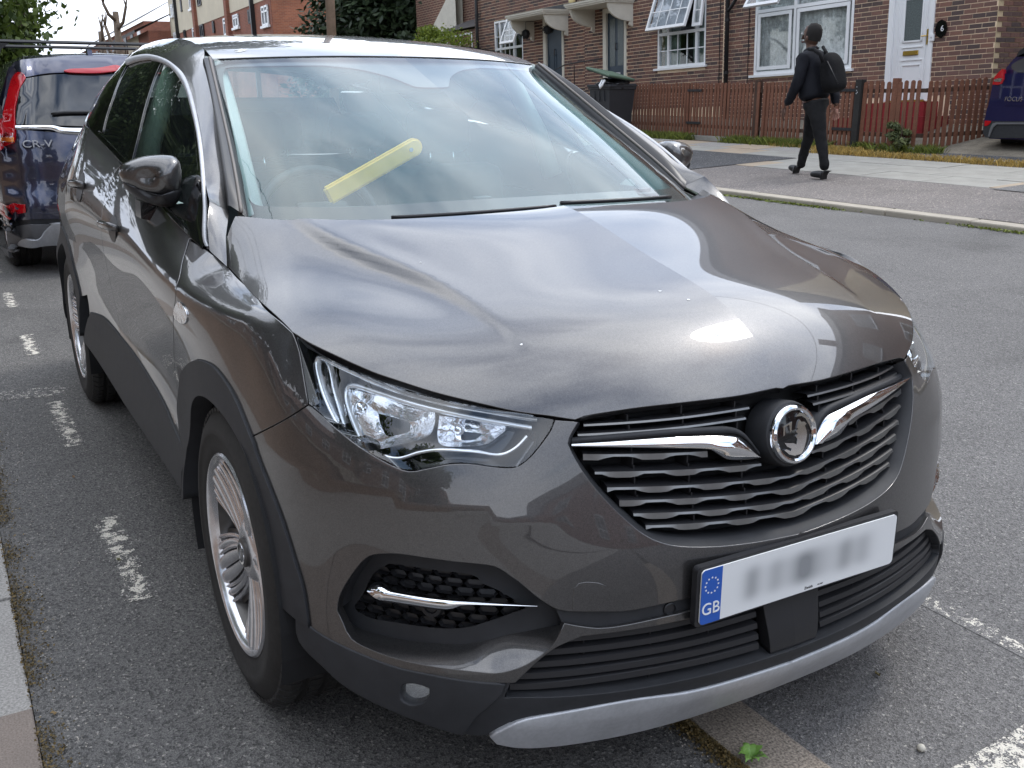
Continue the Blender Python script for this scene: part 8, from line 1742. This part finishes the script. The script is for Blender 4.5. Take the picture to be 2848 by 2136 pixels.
sl_ = q_(385, 405, yl-.05); el_ = q_(325, 640, yl-.10); wl_ = q_(212, 845, yl-.06); sr_ = q_(520, 400, yr+.04); er_ = q_(660, 650, yr+.10); wr_ = q_(683, 850, yr+.06)
hl_ = q_(500, 870, yl+.04); kl_ = q_(535, 1130, yl+.03); al_ = q_(575, 1415, yl+.02); hr_ = q_(480, 870, yr-.04); kr_ = q_(432, 1120, yr-.02); ar_ = q_(352, 1380, yr-.02)
Vb = [hip, wst, chest, nb, nk, sk0, sk1, sl_, el_, wl_, sr_, er_, wr_, hl_, kl_, al_, hr_, kr_, ar_]
Eb_ = [(0, 1), (1, 2), (2, 3), (3, 4), (4, 5), (5, 6), (2, 7), (7, 8), (8, 9), (2, 10), (10, 11), (11, 12), (0, 13), (13, 14), (14, 15), (0, 16), (16, 17), (17, 18)]
body = skin('body', Vb, Eb_, [.12, .11, .13, .075, .056, .088, .082, .055, .042, .030, .055, .042, .030, .075, .052, .036, .075, .052, .036], M_SKIN, pn)
hd = q_(455, 195, 8.0)
mb = MB(); mb.lathe([(.0001, -.115), (.062, -.10), (.088, -.05), (.093, .01), (.085, .06), (.055, .10), (.0001, .116)], 20, 'z'); h_ = mb.obj('head', M_SKIN, body, smooth=True); h_.location = tuple(hd); h_.scale = (1.08, .86, 1.12); h_.rotation_euler = (0, R(-12), 0)
mb = MB(); mb.lathe([(.100, -.055), (.103, .01), (.094, .065), (.062, .108), (.0001, .124)], 20, 'z'); h2 = mb.obj('hair', M_HAIR, body, smooth=True); h2.location = tuple(hd+np.array([.026, .004, .010])); h2.scale = (1.06, .86, 1.10); h2.rotation_euler = (0, R(14), 0)
f0 = q_(368, 215, 7.98); mb = MB(); mb.add([tuple(f0+np.array(v)) for v in ((.02, -.014, .03), (.02, .014, .03), (-.018, 0, -.012), (.02, -.018, -.018), (.02, .018, -.018))], [(0, 1, 2), (0, 2, 3), (1, 4, 2), (3, 2, 4)]); mb.obj('nose', M_SKIN, body, smooth=True)
f1 = q_(372, 255, 7.98); mb = MB(); mb.bbox(tuple(f1+[.012, 0, 0]), (.03, .045, .018), .006); mb.obj('mouth', mat('lips', (.12, .05, .04), .5), body)
for s in (-1, 1): mb = MB(); mb.lathe([(.0001, -.011), (.009, -.006), (.011, 0), (.009, .006), (.0001, .011)], 10, 'x', tuple(q_(380, 178, 7.98)+[.008, s*.032, 0])); mb.obj('eye', M_UPVC, body, smooth=True)
mb = MB(); mb.lathe([(.0001, -.012), (.02, -.008), (.026, 0), (.02, .008), (.0001, .012)], 12, 'y'); e_ = mb.obj('ear', M_SKIN, body, smooth=True); e_.location = tuple(q_(412, 222, 7.915)); e_.scale = (.8, 1, 1.3)
hem0, hem1 = q_(480, 800, 8.0), q_(478, 700, 8.0)
jk = skin('jacket', [q_(480, 815), q_(478, 700), q_(470, 560), q_(462, 430), q_(460, 335), q_(456, 300), sl_, el_*.5+sl_*.5, el_, q_(225, 838, yl-.06), sr_, er_, q_(680, 835, yr+.06)], [(0, 1), (1, 2), (2, 3), (3, 4), (4, 5), (3, 6), (6, 7), (7, 8), (8, 9), (3, 10), (10, 11), (11, 12)], [(.225, .19), (.20, .18), (.185, .17), (.165, .18), (.11, .12), (.078, .078), .088, .080, .070, .050, .085, .070, .050], M_JACK, pn, disp=.004)
for m_ in (M_JACK, M_TROU, M_BPK): m_.node_tree.nodes['Principled BSDF'].inputs['Specular IOR Level'].default_value = .2
tr_ = skin('trousers', [hip, q_(505, 800), hl_, q_(520, 1000, yl+.03), kl_, q_(562, 1280, yl+.02), q_(580, 1448, yl+.02), hr_, q_(450, 1000, yr-.03), kr_, q_(385, 1270, yr-.02), q_(348, 1425, yr-.02)], [(0, 1), (0, 2), (2, 3), (3, 4), (4, 5), (5, 6), (0, 7), (7, 8), (8, 9), (9, 10), (10, 11)], [.15, .15, .115, .100, .078, .064, .058, .115, .095, .075, .062, .056], M_TROU, pn, disp=.004)
for (toe, heel, y, lift) in ((q_(440, 1488, yl+.02), q_(600, 1488, yl+.02), yl, 0), (q_(240, 1405, yr-.02), q_(345, 1455, yr-.02), yr, 1)):
    toe = np.array(toe); heel = np.array(heel); 
    if not lift: toe[2] = heel[2] = .045
    else: heel[2] = max(.045, heel[2]-.02); toe[2] = max(toe[2], .085)
    mid = (toe+heel)/2+[0, 0, .008]; s = skin('shoe', [heel, mid, toe*.85+mid*.15, heel+np.array([.0, 0, .06])], [(0, 1), (1, 2), (0, 3)], [(.058, .050), (.056, .048), (.050, .036), (.055, .055)], M_SHOE, pn)
def hand(w0, dirs, m, s=1):
    V = [w0]; E = []; Rr = [.026]; d = np.array(dirs, float); d /= np.linalg.norm(d); side = np.array([s*.8, .5, 0.1]); side -= d*(side@d); side /= np.linalg.norm(side); nn = np.cross(d, side)
    pc = w0+d*.055; V.append(pc); E.append((0, 1)); Rr.append((.034, .018))
    for k, (o, L_) in enumerate(((-.030, .070), (-.010, .082), (.010, .076), (.029, .060))):
        b = pc+d*.035+side*o; V += [b, b+d*L_*.5+side*o*.15, b+d*L_*.9+nn*.022]; i = len(V); E += [(1, i-3), (i-3, i-2), (i-2, i-1)]; Rr += [.0095, .0088, .0075]
    b = w0+d*.03-side*.030; V += [b, b+d*.03-side*.028, b+d*.055-side*.034+nn*.01]; i = len(V); E += [(0, i-3), (i-3, i-2), (i-2, i-1)]; Rr += [.012, .0105, .008]
    return skin('hand', V, E, Rr, m, pn, sub=1)
hand(q_(205, 855, yl-.06), (-.15, 0, -1), M_SKIN, -1); hand(q_(684, 852, yr+.06), (.05, 0, -1), M_SKINP, 1)
bpk = thing('backpack', 'black backpack worn on the back of the walking man', 'backpack', tuple(PO)); 
bc = q_(650, 535, 7.97); bm = bmesh.new(); bmesh.ops.create_icosphere(bm, subdivisions=4, radius=1)
for v in bm.verts:
    c = v.co; e = .62; s = lambda t: math.copysign(abs(t)**e, t); v.co = Vector((s(c.x)*.100*(1-.35*c.z), s(c.y)*.145*(1-.15*c.z), s(c.z)*.230)); v.co += Vector((math.sin(c.z*9+c.y*5)*.006, 0, 0))
bmesh.ops.rotate(bm, verts=bm.verts, cent=(0, 0, 0), matrix=Matrix.Rotation(R(-17), 3, 'Y')); bmesh.ops.translate(bm, verts=bm.verts, vec=Vector(bc)); me = bpy.data.meshes.new('bag'); bm.to_mesh(me); bm.free(); me.materials.append(M_BPK); me.polygons.foreach_set('use_smooth', [True]*len(me.polygons)); bgo = bpy.data.objects.new('bag', me); link(bgo, bpk)
mb = MB(); mb.tube([tuple(q_(430, 318, yl-.06)), tuple(q_(480, 325, yl-.10)), tuple(q_(535, 370, yl-.12)), tuple(q_(560, 440, yl-.10))], [.022, .024, .022, .02], 8); mb.tube([tuple(q_(560, 300, yr)), tuple(q_(590, 350, yr-.05)), tuple(q_(610, 400, yr-.1))], .02, 8); mb.obj('strap', M_CLADG if False else M_BPK, bpk, smooth=True)
mb = MB(); a_, b_ = np.array(q_(600, 430, 7.80)), np.array(q_(700, 640, 7.80)); mb.tube([tuple(a_), tuple((a_+b_)/2+[.01, -.01, 0]), tuple(b_)], .005, 6); mb.obj('zip', M_BLACK2, bpk, smooth=True)
